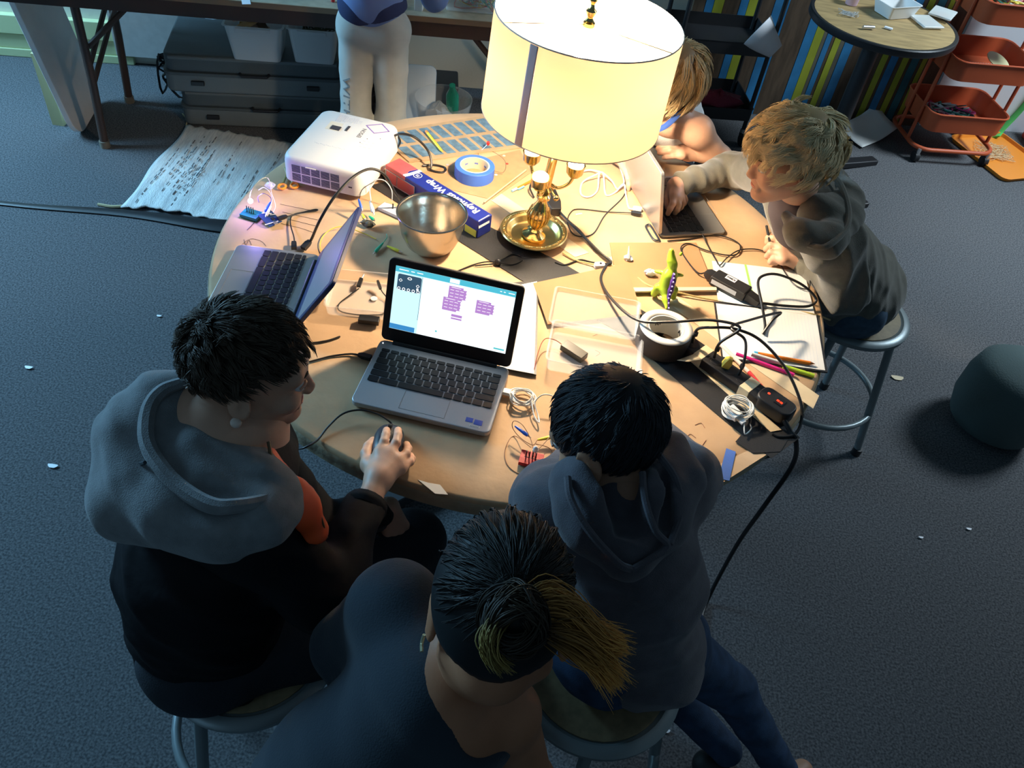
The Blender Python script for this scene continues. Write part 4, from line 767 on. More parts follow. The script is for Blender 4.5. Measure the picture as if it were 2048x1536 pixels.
# white breadboard behind the bowl, clips around it
A_, B_ = P(764, 412, TZ + .006), P(800, 428, TZ + .006); t = thing('breadboard', 'white breadboard with one black jumper wire behind the steel bowl', 'circuit board', (*((A_ + B_) / 2)[:2], TZ + .0015), math.atan2(*(B_ - A_)[[1, 0]]))
ob('block', G().box((.008, 0, .0045), (.078, .032, .009)), m_white, t, bev=.0008); ob('jumper_pin', G().box((.004, .003, .016), (.0026, .0026, .016)), m_dark, t)
cable('white wire arching from the white breadboard over the projector corner', [(784, 402, .02), (783, 380, .05), (770, 362, .07), (752, 360, .07), (740, 375, .05), (742, 402, .03)], .0013, m_wht, 'wire', 'wire'); cable('thin dark wire arching beside the white wire', [(718, 400, .03), (724, 380, .06), (740, 368, .07), (755, 362, .07)], .0009, m_blk, 'wire', 'wire')
clip('blue crocodile clip at the top corner of the left laptop lid', P(717, 398, TZ + .05), P(725, 422, TZ + .03), m_cb); clip('white crocodile clip behind the left laptop lid', P(740, 402, TZ + .035), P(748, 430, TZ + .015), m_cw, .0055); clip('green crocodile clip on the dark gadget behind the left laptop lid', P(738, 432, TZ + .018), P(750, 442, TZ + .014), m_cg, .005); clip('yellow crocodile clip on the dark gadget behind the left laptop lid', P(724, 428, TZ + .02), P(730, 440, TZ + .014), m_cy, .005)
clip('loose green crocodile clip lying between the left laptop lid and the bowl', P(766, 486, TZ + .006), P(746, 509, TZ + .004), m_cg, .0048); clip('loose yellow crocodile clip lying in front of the steel bowl', P(774, 492, TZ + .006), P(804, 505, TZ + .005), m_cy, .0048)
cable('green wire tail of the loose green crocodile clip', [(766, 486, .006), (774, 475, .004), (773, 468, .004)], .0009, m_cg, 'wire', 'wire')
solo('electronic_gadget', crumple(P(737, 447, TZ + .010), .017, 12, (1.2, .7, .6)), mat('dark mottled circuit', (.10, .10, .07), .5, col2=(.02, .02, .02), vscale=300), 'dark round circuit gadget behind the left laptop lid', 'circuit board', smooth=0)
cable('yellow wire looping behind the left laptop lid', [(752, 478, .004), (735, 470, .004), (715, 462, .008), (695, 453, .012), (668, 456, .010), (648, 470, .006), (640, 490, .004), (645, 505, .004), (655, 512, .003)], .0012, mat('yellow wire', (.80, .55, .05), .4), 'wire', 'wire')
# red LED pin on the sheet
c = P(975, 300, TZ + .0058); t = thing('led', 'red led standing on its wire legs on the blue panel sheet', 'led', c)
wpart('led_bulb', G().ball(c + V(0, 0, .022), .005, 12, (1, 1, 1.4)), mat('red led', (.75, .02, .02), .25), t)
for s_ in (-1, 1): wpart('led_leg', G().rod(c + V(.0015 * s_, 0, .018), c + V(.012 * s_ - .004, -.004, 0), .0005, 5), m_alu, t)
# ------------------------------------------------------------------ behind the table
m_redmetal = mat('rust red enamel', (.46, .085, .03), .45, spec=.4); m_brown = mat('dark brown steel', (.075, .045, .035), .55)
def rug_():
    rn = random.Random(4); nx, ny = 40, 44; x0, x1, y0, y1 = -1.615, -1.02, .925, 1.585; t = thing('rag_rug', 'cream woven rag rug with dark flecks lying on the carpet by the round table', 'rug', (x0, y0, 0))
    v = []; wf = [rn.uniform(-1, 1) * .010 for _ in range(nx + 1)]; wb = [rn.uniform(-1, 1) * .008 for _ in range(nx + 1)]
    for j in range(ny + 1):
        for i in range(nx + 1):
            u, q = i / nx, j / ny; y = y0 + (y1 - y0) * q + wf[i] * (1 - q) + wb[i] * q + .02 * math.sin(u * 5) * (1 - q)
            v.append((x0 + (x1 - x0) * u + .01 * math.sin(q * 9) * (u < .05), y, .010 + .003 * math.sin(u * 60) + .004 * math.sin(q * 7 + u * 5)))
    f = [(j * (nx + 1) + i, j * (nx + 1) + i + 1, (j + 1) * (nx + 1) + i + 1, (j + 1) * (nx + 1) + i) for j in range(ny) for i in range(nx)]
    m = mat('woven cotton strips', (.80, .80, .76), .95, col2=(.60, .61, .60), vscale=14, lo=.3, hi=.6, stretch=(9, 1, 1), bump=.8, bscale=60)
    wpart('weave', G().add(v, f), m, t, solid=.006); md = mat('dark yarn fleck', (.10, .10, .11), .9)
    g = G()
    for k in range(26):
        x = x0 + .03 + (x1 - x0 - .05) * rn.random(); y = y0 + .04 + rn.random() * .3; e = y
        while e < min(y + rn.uniform(.15, .4), y1 - .03): l = rn.uniform(.008, .03); g.box((x + rn.uniform(-.001, .001), e, .0165), (.0028, l, .0014)); e += l + rn.uniform(.006, .03)
    o = wpart('dark_yarn', g, md, t); o['kind'] = 'stuff'
    g = G().tube([(x0 + .005, y0 + .008, .008), (x0 - .04, y0 - .002, .005), (x0 - .095, y0 + .0, .004)], .006, 6); wpart('loose_end', g, mat('jute yarn', (.42, .35, .2), .9), t); g = G().tube([(x0, y1, .008), (x0 - .02, y1 + .06, .005), (x0 - .06, y1 + .11, .004)], .003, 6); wpart('loose_end', g, mat('jute yarn', (.42, .35, .2), .9), t)
rug_()
solo('cable_cover', G().tube([(-2.9, .80, .006), (-2.055, .838, .006), (-1.594, .895, .006), (-1.30, .90, .008), (-1.17, .91, .008), (-.5, .95, .008)], [.010, .012, .022, .034, .042, .042], 8, flat=.25), m_dark, 'long black cable cover running across the carpet past the rag rug', 'cable cover')
# leaning panel
u = Vector((-.16, 0, 1)).normalized(); n_ = Vector((.34, 1.0, 0)); 
Mw = frame((-2.0, 1.35, .0), (-.18, 1, 0), u); t = thing('leaning_panel', 'tall white scuffed panel leaning at the far left with a wooden prop behind', 'panel', (-2.0, 1.35, 0))
wpart('panel', G().prism(rrect(.37, 1.5, .09, 6, .185, .755), -.012, .012, Mw), mat('scuffed white board', (.88, .84, .82), .5, var=.08, vscale=5), t, bev=.003)
wpart('stain', G().prism([(.20 + .010 * math.cos(a) + .01 * math.sin(a), .56 + .07 * math.sin(a)) for a in [i * math.pi / 6 for i in range(12)]][::-1], -.0135, -.012, Mw), mat('brown stain', (.42, .32, .20), .7), t); wpart('wooden_prop', G().box((-2.13, 1.46, .16), (.05, .03, .32)), mat('pale plywood', (.48, .42, .22), .7), t)
# white board against the wall on the left
solo('foam_board', G().box((-1.62, -.03, .50), (1.1, .02, .90), MW), mat('off white board', (.55, .53, .50), .7, var=.05), 'large off white board standing against the wall behind the folding table legs', 'board')
# folding table
FT = lambda s, d, z: V(-.815, 1.335, 0) + WD * s + WN * d + V(0, 0, z)
t = thing('folding_table', 'long folding table with dark apron and brown steel legs along the back wall', 'table', FT(0, 0, 0), WA)
ob('tabletop', G().box((-.1, .38, .731), (2.3, .76, .018)), mat('worn laminate top', (.40, .34, .24), .5, var=.1), t, bev=.004); ob('apron', G().box((-.1, .022, .693), (2.28, .03, .058)), m_brown, t)
ob('edge_strip', G().box((-.1, -.002, .731), (2.3, .005, .020)), mat('tan edge strip', (.33, .21, .12), .5), t)
for x in (-1.02, .66):
    ly = (.20, .60)
    for y in ly: lg = ob('leg', G().tube([(x + .0, y, .68), (x - .01, y, .30), (x - .02, y - .02 + .0, .02)], .017, 10, smooth=False), m_brown, t); ob('foot_cap', G().cyl((x - .02, y - .02, 0), .021, .03, 14), mat('worn rubber tip', (.20, .17, .13), .7), lg)
    ob('cross_brace', G().rod((x, ly[0], .36), (x, ly[1], .50), .011, 8), m_brown, t); ob('cross_brace', G().rod((x - .005, ly[0], .28), (x, ly[1], .42), .011, 8), m_brown, t); ob('diagonal_brace', G().rod((x - .30 if x > 0 else x + .30, .40, .68), (x, ly[0] + .02, .42), .012, 8), m_brown, t)
def FTp(px, py, z=.7405): return P(px, py, z)
def glue(c): return V(*c)
t = thing('storage_tub', 'clear tub of mixed wires on the folding table beside the standing person', 'tub', P(952, 8, .7425), WA); ob('tub', tray(G(), .24, .18, .10), m_clear, t)
def clutter(g, c, rx, ry, h, n, seed, r=.0015):
    rn = random.Random(seed)
    for k in range(n):
        p = [(c[0] + rn.uniform(-rx, rx), c[1] + rn.uniform(-ry, ry), c[2] + rn.uniform(0, h)) for _ in range(4)]; g.tube(p, r, 4, per=4)
    return g
c = P(952, 8, .746); wcols = [mat('loose green wire', (.05, .30, .22), .5), mat('loose red wire', (.45, .06, .05), .5), mat('loose grey wire', (.5, .5, .48), .5), mat('loose yellow wire', (.6, .45, .05), .5)]
for k in range(4): solo('loose_wires', clutter(G(), c, .09, .06, .07, 12, k), wcols[k], '%s craft wires tangled in the clear tub on the folding table' % ('green', 'red', 'grey', 'yellow')[k], 'wires', kind='stuff')
solo('tape_spool', G().box(tuple(P(838, 8, .76)), (.03, .03, .05)), m_white, 'small white box at the front of the folding table right of the standing person', 'box', bev=.002)
solo('bottle_top', G().cyl(P(666, 3, .7415), .007, .012, 12), mat('bright red cap', (.6, .03, .03), .4), 'small red cap on the folding table left of the standing person', 'cap')
solo('paper_slip', G().box(tuple(P(492, 3, .742)), (.03, .05, .001), rz=.4), m_whp, 'white paper slip hanging at the folding table edge', 'paper')
# equipment cases
m_case = mat('charcoal moulded plastic', (.085, .10, .105), .55, bump=.1, bscale=120); m_caseg = mat('grey moulded plastic', (.15, .17, .175), .5, bump=.1, bscale=120)
def case(label, x0, y0, z0, W_, D_, H_, ang):
    c = (x0, y0, z0); t = thing('equipment_case', label, 'case', c, ang, 'equipment cases'); 
    ob('bottom_shell', G().prism(rrect(W_, D_, .04, 4, W_ / 2, D_ / 2), .004, H_ * .52), m_caseg, t, bev=.012, seg=3)
    l_ = ob('lid_shell', G().prism(rrect(W_ - .012, D_ - .012, .04, 4, W_ / 2, D_ / 2), H_ * .54, H_), m_case, t, bev=.012, seg=3)
    ob('seam_band', G().prism(rrect(W_ + .008, D_ + .008, .042, 4, W_ / 2, D_ / 2), H_ * .485, H_ * .565), m_case, t, bev=.003)
    for k in (.18, .82): ob('latch', G().box((W_ * k, -.004, H_ * .30), (.055, .012, .020)), m_dark, t, bev=.003)
    ob('handle', G().tube([(W_ * .42, -.008, H_ * .62), (W_ * .43, -.03, H_ * .62), (W_ * .57, -.03, H_ * .62), (W_ * .58, -.008, H_ * .62)], .007, 8, smooth=False), m_dark, t)
    ob('moulded_rim', G().tube([(W_ * .04, .006, H_ * .93), (W_ * .96, .006, H_ * .93)], .008, 8), m_caseg, l_)
    return t
ca = case('lower of two stacked charcoal equipment cases behind the rag rug', -1.63, 1.60, 0, .74, .44, .17, math.atan2(.14, .62))
cb = case('upper of two stacked charcoal equipment cases, carrying clear bins', -1.66, 1.56, .174, .76, .45, .17, math.atan2(.14, .62))
t = cb; ob('pale_smudge', G().prism([(.13, .38), (.17, .375), (.19, .385), (.15, .392)], .1698, .1704), m_pgrey, cb, smooth=0)
def bin_(label, c, W_, D_, H_, rz, m=None):
    t = thing('storage_bin', label, 'bin', c, rz); ob('tub', tray(G(), W_, D_, H_, .02, .002, 1.22, rim=.008), m or m_frost, t); ob('handle_lip', G().box((0, -D_ / 2 - .004, H_ - .012), (W_ * .6, .008, .016)), m or m_frost, t, bev=.002); return t
b1 = P(520, 105, .346); bin_('milky bin full of wooden scraps on the upper case', b1, .235, .20, .15, WA)
b2 = P(632, 112, .346); bin_('second milky bin with dark bits beside the bin of wooden scraps', b2, .20, .18, .15, WA)
rn = random.Random(9)
for k in range(7):
    m_ = [m_wood, mat('ochre block', (.45, .27, .06), .7), mat('pinkish card', (.45, .33, .28), .7), m_brown][k % 4]; p = (b1[0] + rn.uniform(-.06, .06), b1[1] + rn.uniform(-.04, .04), b1[2] + .085 + .011 * k)
    solo('wood_scrap', G().box(p, (.08 + .03 * rn.random(), .035, .012), rz=rn.uniform(-1.5, 1.5)), m_, 'one of the wooden scraps heaped in the left milky bin', 'wood scrap', group='wooden scraps in the bin', smooth=0)
solo('dark_oddments', clutter(G(), (b2[0], b2[1], b2[2] + .03), .075, .06, .10, 26, 7, .004), mat('dark olive bits', (.07, .08, .05), .7), 'dark odds and ends inside the right milky bin', 'oddments', kind='stuff')
solo('tangled_cables', clutter(G(), (-1.72, 1.86, .02), .07, .10, .22, 26, 3, .006), m_dark, 'heap of black cables between the table leg and the stacked cases', 'cables', kind='stuff')
solo('tangled_cables', clutter(G(), (-.84, 1.93, .02), .05, .08, .22, 18, 5, .006), m_dark, 'heap of black cables right of the stacked cases', 'cables', kind='stuff')
# right of the standing person
solo('storage_box_lid', G().prism(rrect(.16, .34, .03, 4), 0, .02, Matrix.Translation(Vector(P(838, 205, .06))) @ RZ(10) @ RX(62)), mat('pale blue clear lid', (.42, .56, .68), .25, spec=.7), 'pale blue plastic lid leaning under the folding table', 'lid', bev=.004)
solo('storage_box_lid', G().prism(rrect(.12, .30, .03, 4), 0, .02, Matrix.Translation(Vector(P(790, 205, .05))) @ RZ(8) @ RX(60)), mat('sky blue lid', (.25, .45, .62), .3), 'darker blue plastic lid between the standing person legs', 'lid', bev=.004)
c = P(905, 222, .0); c = V(-.50, 1.90, .0); t = thing('storage_bowl', 'big clear bowl of plastic bags and a green bottle under the folding table', 'bowl', c); ob('bowl', G().lathe([(.0001, 0), (.07, 0), (.11, .06), (.13, .17), (.134, .172), (.114, .058), (.072, .004), (.0001, .004)], 32, cap=False), m_clear, t)
solo('plastic_bag', crumple(c + V(-.02, .0, .085), .065, 15, (1, .9, .9)), glassy('crinkly bag film', (.85, .88, .9), .5, .2), 'crumpled clear plastic bag in the big clear bowl', 'bag', smooth=0)
solo('green_bottle', G().lathe([(.0001, 0), (.03, 0), (.03, .10), (.014, .14), (.014, .16), (.0001, .16)], 20, Matrix.Translation(Vector(c + V(.04, .03, .10))) @ RX(20), cap=False), glassy('green glass', (.02, .35, .22), .6, .1), 'green bottle sticking out of the big clear bowl', 'bottle')
solo('grey_tote', G().box((-.62, 2.15, .07), (.30, .18, .14), rz=WA), m_dark, 'low dark crate against the wall under the folding table', 'crate', bev=.01)
# ---- round bistro table
c = V(1.36, 2.09, 0); t = thing('bistro_table', 'small round wood topped table with black edge, behind the blond boy', 'table', c)
ob('tabletop', G().lathe([(.0001, .715), (.300, .715), (.300, .7395), (.0001, .7395)], 64, cap=False), mat('tan wood grain laminate', (.40, .27, .12), .5, var=.2, vscale=10, stretch=(1, 6, 1)), t)
ob('edge_band', G().lathe([(.300, .709), (.313, .709), (.317, .715), (.317, .736), (.313, .7405), (.300, .7405)], 64, cap=False), m_dark, t); ob('column', G().lathe([(.10, .004), (.10, .012), (.038, .04), (.036, .70), (.12, .708), (.12, .714), (.0001, .714)], 24, cap=False), m_dark, t)
for k in range(4): ob('foot', G().box((.16, 0, .028), (.36, .055, .032), RZ(-62 + 90 * k) @ RY(3)), m_dark, t, bev=.008)
def on(px, py, dz=.0): return P(px, py, .742 + dz)
t = thing('plastic_tray', 'white plastic tub standing on the small round table', 'tub', on(1786, 28), .5); ob('tub', tray(G(), .17, .125, .055, flare=1.25), m_white, t)
solo('chalk_pot', G().lathe([(.0001, 0), (.026, 0), (.030, .05), (.0001, .05)], 20, Matrix.Translation(Vector(on(1702, 8)))), glassy('pinkish clear cup', (.75, .5, .55), .6, .3), 'pinkish plastic cup on the small round table', 'cup')
solo('battery', G().rod(on(1726, 54, .008), on(1748, 55, .008), .0075, 14), m_alu, 'silver battery lying on the small round table', 'battery'); solo('eraser', G().box(tuple(on(1777, 56, .004)), (.034, .014, .007), rz=-.4), m_whp, 'white oblong tag on the small round table', 'tag', bev=.002)
solo('thread_scraps', clutter(G(), on(1697, 30), .045, .03, .012, 16, 11, .0008), wcols[2], 'tangle of pale threads on the small round table', 'threads', kind='stuff')
for lb, a_, dz, rz in (('clear zip bag with reddish bits on the small round table', (1852, 45), .004, .3), ('second clear zip bag hanging off the small round table', (1885, 28), .012, -.5)):
    p = on(*a_, dz); t = thing('zip_bag', lb, 'bag', p, rz); ob('bag', G().box((0, 0, .004), (.10, .13, .009)), glassy('zip bag film', (.75, .78, .76), .55, .25), t, bev=.004); ob('contents', crumple((0, -.015, .004), .03, 5, (1.2, 1.1, .12)), mat('reddish bits', (.5, .22, .18), .7), t, smooth=0)
# ---- striped screen on the wall
t = thing('striped_screen', 'tall screen of brown planks with blue and lime stripes along the wall', 'screen', wp(1.5, .05, 0), WA)
pb, pl_, pk, pg = mat('blue paint stripe', (.03, .20, .42), .6, var=.25, vscale=6), mat('lime paint stripe', (.36, .40, .035), .6, var=.15, vscale=6), mat('stained brown plank', (.10, .065, .04), .7, var=.25, vscale=8, stretch=(6, 6, 1)), mat('greyed plank', (.13, .12, .09), .7, var=.2, vscale=8)
pt = mat('teal paint stripe', (.02, .14, .18), .6, var=.25, vscale=6)
edges = [(.60, pk), (.66, pb), (.70, pl_), (.75, pk), (.83, pb), (.87, pl_), (.92, pk), (1.0, pb), (1.075, pk), (1.205, pb), (1.255, pl_), (1.30, pg), (1.32, pb), (1.35, pk), (1.367, pl_), (1.402, pg), (1.426, pb), (1.475, pk), (1.59, pb), (1.615, pk), (1.65, pl_), (1.685, pk), (1.70, pb), (1.742, pk), (1.766, pl_), (1.80, pk), (1.816, pt), (1.858, pk), (1.875, pl_), (1.90, pk), (2.0, None)]
for (s0, m_), (s1, _) in zip(edges, edges[1:]): ob('plank', G().box(((s0 + s1) / 2 - 1.5, .0, .75), (s1 - s0 - .002, .018 + (.003 if m_ in (pb, pl_) else 0), 1.5)), m_, t, smooth=0)
solo('white_panel', G().box((2.55, -.03, .5), (1.02, .02, 1.0), MW), mat('glossy white panel', (.66, .70, .74), .35), 'white panel on the wall behind the rust red trolley', 'panel')
solo('green_strap', G().tube([wp(2.62, .055, .9), wp(2.58, .055, .25), wp(2.50, .08, .03), wp(2.44, .14, .012)], .024, 8, flat=.2), mat('bright green tape', (.10, .55, .12), .5), 'bright green strap hanging down the white panel', 'strap'); solo('red_bin', G().box(tuple(wp(2.72, .18, .06)), (.22, .16, .12)), mat('bright red plastic', (.62, .05, .03), .4), 'bright red box at the right edge behind the orange tray', 'box', bev=.01)
# ---- dark shelf cart
t = thing('shelf_cart', 'black three tier shelf cart on casters in front of the striped screen', 'cart', (.74, 2.22, 0), WA); m_ck = mat('matt black steel', (.018, .018, .02), .5)
for z in (.14, .46, .82): ob('shelf', tray(G(), .46, .32, .06, .02, .003, 1.0, TR(.0, .10, z)), m_ck, t)
for sx in (-1, 1):
    for y in (-.045, .25): ob('post', G().rod((sx * .215, y, .07), (sx * .215, y, .95), .011, 8), m_ck, t); o = ob('caster', G().rod((sx * .215, y - .002, .032), (sx * .215 + .02, y + .0, .032), .030, 16).box((sx * .215, y, .065), (.02, .025, .02)), m_ck, t)
ob('caster_chrome', G().cyl((.215, -.045, .072), .014, .02, 12), m_alu, t)
g = G().lathe([(.035, 0), (.085, .13), (.083, .13), (.032, .002)], 24, Matrix.Translation(Vector((.98, 2.18, .50))) @ RY(-60) @ RX(-20), cap=False); solo('paper_cone', g, m_whp, 'white paper cone on the middle tier of the black cart', 'cone', solid=.001)
c = (.80, 2.25, .20); solo('mesh_bag', crumple(c, .10, 31, (1.3, .8, .55)), mat('dark red mesh', (.16, .01, .03), .7, bump=.5, bscale=300), 'dark red mesh bag on the lowest tier of the black cart', 'bag')
# ---- rust red trolley
c = (V(1.875, 2.315, 0) + V(2.272, 2.382, 0)) / 2; t = thing('trolley', 'rust red three tier wheeled trolley full of craft scraps at the right', 'trolley', c, WA); Wt, Dt = .42, .33
for k, z in enumerate((.165, .43, .70)):
    M = TR(0.0, Dt / 2 + .01, z); o = ob('basket', tray(G(), Wt, Dt, .095, .055, .003, 1.04, M), m_redmetal, t, smooth=50); g = G()
    for i in range(12): g.box((-.04 + .014 * i, .0, .0045), (.006, .14, .0016), M)  # pale strips painted in for light showing through the mesh floor
    ob('pale_floor_strips', g, m_pgrey, o); a_ = rrect(Wt + .004, Dt + .004, .056, 5); ob('rolled_rim', G().tube([(x, y, .095) for x, y in a_], .0045, 6, closed=True, M=M, smooth=False), m_redmetal, o)
for sx in (-1, 1):
    for dy in (.11, .23): ob('post', G().rod((sx * (Wt / 2 + .008), dy, .07), (sx * (Wt / 2 + .008), dy, .80), .009, 8), m_redmetal, t)
a_ = rrect(Wt + .016, Dt + .02, .08, 6, 0, Dt / 2 + .01); ob('base_rail', G().tube([(x, y, .075) for x, y in a_], .011, 10, closed=True, smooth=False), m_redmetal, t)
for sx in (-1, 1):
    for y in (.01, Dt): o = ob('caster', G().rod((sx * (Wt / 2 - .02) - .012, y + .01, .027), (sx * (Wt / 2 - .02) + .012, y + .01, .027), .027, 18), m_ck, t); ob('caster_stem', G().cyl((sx * (Wt / 2 - .02), y, .045), .010, .03, 12), m_alu, o)
tc = c
def tl(x, y, z): return np.array(Matrix.Translation(Vector(tc)) @ Matrix.Rotation(WA, 4, 'Z') @ Vector((x, y, z)))
for k in range(4): solo('craft_scraps', clutter(G(), tl(-.04, .16, .175), .13, .09, .05, 16, 20 + k, .0045), [wcols[0], mat('magenta scrap', (.5, .03, .15), .6), wcols[2], mat('black scrap', (.03, .03, .03), .6)][k], '%s scraps heaped in the lowest trolley basket' % ('teal', 'magenta', 'grey', 'black')[k], 'scraps', kind='stuff')
for k in range(4): solo('craft_scraps', clutter(G(), tl(.08, .16, .71), .13, .10, .07, 18, 30 + k, .0045), [wcols[0], wcols[1], wcols[2], wcols[3]][k], '%s scraps heaped in the top trolley basket' % ('green', 'red', 'grey', 'yellow')[k], 'scraps', kind='stuff')
solo('yellow_disc', G().cyl((0, 0, 0), .062, .004, 36, Matrix.Translation(Vector(tl(.05, .12, .50))) @ RX(14) @ RY(14)), mat('pale yellow disc', (.72, .68, .38), .5), 'pale yellow disc resting in the middle trolley basket', 'disc'); solo('cork_pieces', clutter(G(), tl(-.11, .12, .44), .05, .06, .012, 14, 44, .004), m_wood, 'tan scraps in the middle trolley basket', 'scraps', kind='stuff')
# orange tray, papers
t = thing('orange_tray', 'orange plastic tray holding sawdust on the carpet under the trolley', 'tray', (2.40, 2.52, 0), WA + .25); ob('tray', tray(G(), .36, .44, .02, .04, .003, 1.03), mat('orange plastic', (.60, .13, .015), .4), t); solo('sawdust', clutter(G(), (2.36, 2.56, .008), .10, .10, .010, 40, 50, .0012), m_wood, 'wood shavings scattered in the orange tray', 'shavings', kind='stuff')
n_ = 10; q = [V(1.52, 2.50, 0), V(1.62, 2.37, 0), V(1.84, 2.58, 0), V(1.74, 2.74, 0)]; v = []
for j in range(n_ + 1):
    for i in range(n_ + 1): u_, w_ = i / n_, j / n_; p = qp(q, u_, w_); v.append((p[0], p[1], .012 + .10 * max(0, w_ - .45) ** 1.5 + .05 * (1 - u_) ** 3))
solo('paper_sheet', G().add(v, [(j * (n_ + 1) + i, j * (n_ + 1) + i + 1, (j + 1) * (n_ + 1) + i + 1, (j + 1) * (n_ + 1) + i) for j in range(n_) for i in range(n_)]), m_pap, 'curled sheet of paper on the carpet by the striped screen', 'paper', solid=.0008)
for lb, x, y, s_, mm in (('yellowish paper scrap on the carpet right of the table', 1795, 756, .022, m_mask), ('tiny white scrap on the carpet at the far left', 57, 735, .012, m_whp), ('small upright white scrap on the carpet at the lower left', 105, 932, .014, m_whp), ('tiny pale scrap on the carpet lower right', 1842, 1075, .007, m_whp), ('tiny pale crumb on the carpet beside the rag rug', 318, 632, .008, m_whp), ('pale crumb on the carpet right of the bent jeans leg', 1332, 1462, .010, m_whp), ('thin pale sliver on the carpet at the right', 1938, 1058, .008, m_whp)):
    p = P(x, y, .004); solo('paper_scrap', G().prism([(s_ * math.cos(a) * (1 + .3 * math.sin(3 * a)), .6 * s_ * math.sin(a) * (1 + .25 * math.cos(2 * a))) for a in [i * math.pi / 5 for i in range(10)]], 0, .0015, Matrix.Translation(Vector(p)) @ RX(6)), mm, lb, 'scrap', smooth=0)
# ---- stools and pouf
m_stool = mat('grey painted steel', (.22, .26, .27), .35, metal=.3); m_seat = mat('worn hardboard seat', (.24, .18, .095), .6, var=.2, vscale=40)
def stool(label, c, rz, H_=.50, R_=.165):
    t = thing('stool', label, 'stool', (c[0], c[1], 0), rz)
    rim = ob('seat', G().lathe([(.0001, H_ - .030), (R_ - .012, H_ - .030), (R_, H_ - .022), (R_ + .002, H_ - .008), (R_ - .006, H_ - .001), (R_ - .020, H_), (R_ - .026, H_ - .005), (.0001, H_ - .005)], 48, cap=False), m_stool, t)
    ob('seat_board', G().lathe([(.0001, H_ - .0045), (R_ - .028, H_ - .0045), (R_ - .028, H_ - .0020), (R_ - .030, H_ - .0012), (.0001, H_ - .0012)], 40, cap=False), m_seat, rim)
    for k in range(4):
        a = math.radians(45 + 90 * k); c_, s_ = math.cos(a), math.sin(a); o = ob('leg', G().rod((c_ * (R_ - .03), s_ * (R_ - .03), H_ - .03), (c_ * (R_ + .05), s_ * (R_ + .05), .02), .0125, 12), m_stool, t); ob('rubber_tip', G().cyl((c_ * (R_ + .052), s_ * (R_ + .052), 0), .016, .028, 12), m_dark, o)
    rr = R_ + .025; z = .17; ob('footrest_ring', G().tube([(rr * math.cos(a), rr * math.sin(a), z) for a in [2 * math.pi * i / 40 for i in range(40)]], .010, 10, closed=True, smooth=False), m_stool, t)
    return t
stool('grey steel stool with brown seat under the blond boy at the right', V(1.005, .335), .2); stool('grey steel stool with brown seat under the boy in the charcoal hoodie', V(.263, -.935), .75); stool('grey steel stool under the boy in the dark jacket at the lower left', V(-.40, -.985), .35)
solo('pouf', G().lathe([(.0001, .02), (.12, .02), (.16, .05), (.18, .14), (.18, .26), (.165, .34), (.12, .385), (.0001, .40)], 48, TR(1.70, .45, 0) @ Matrix.Diagonal((.9, .9, .75, 1)), cap=False), mat('dark teal fabric', (.07, .105, .105), .85, bump=.2, bscale=200), 'round dark teal pouf at the right edge', 'pouf')
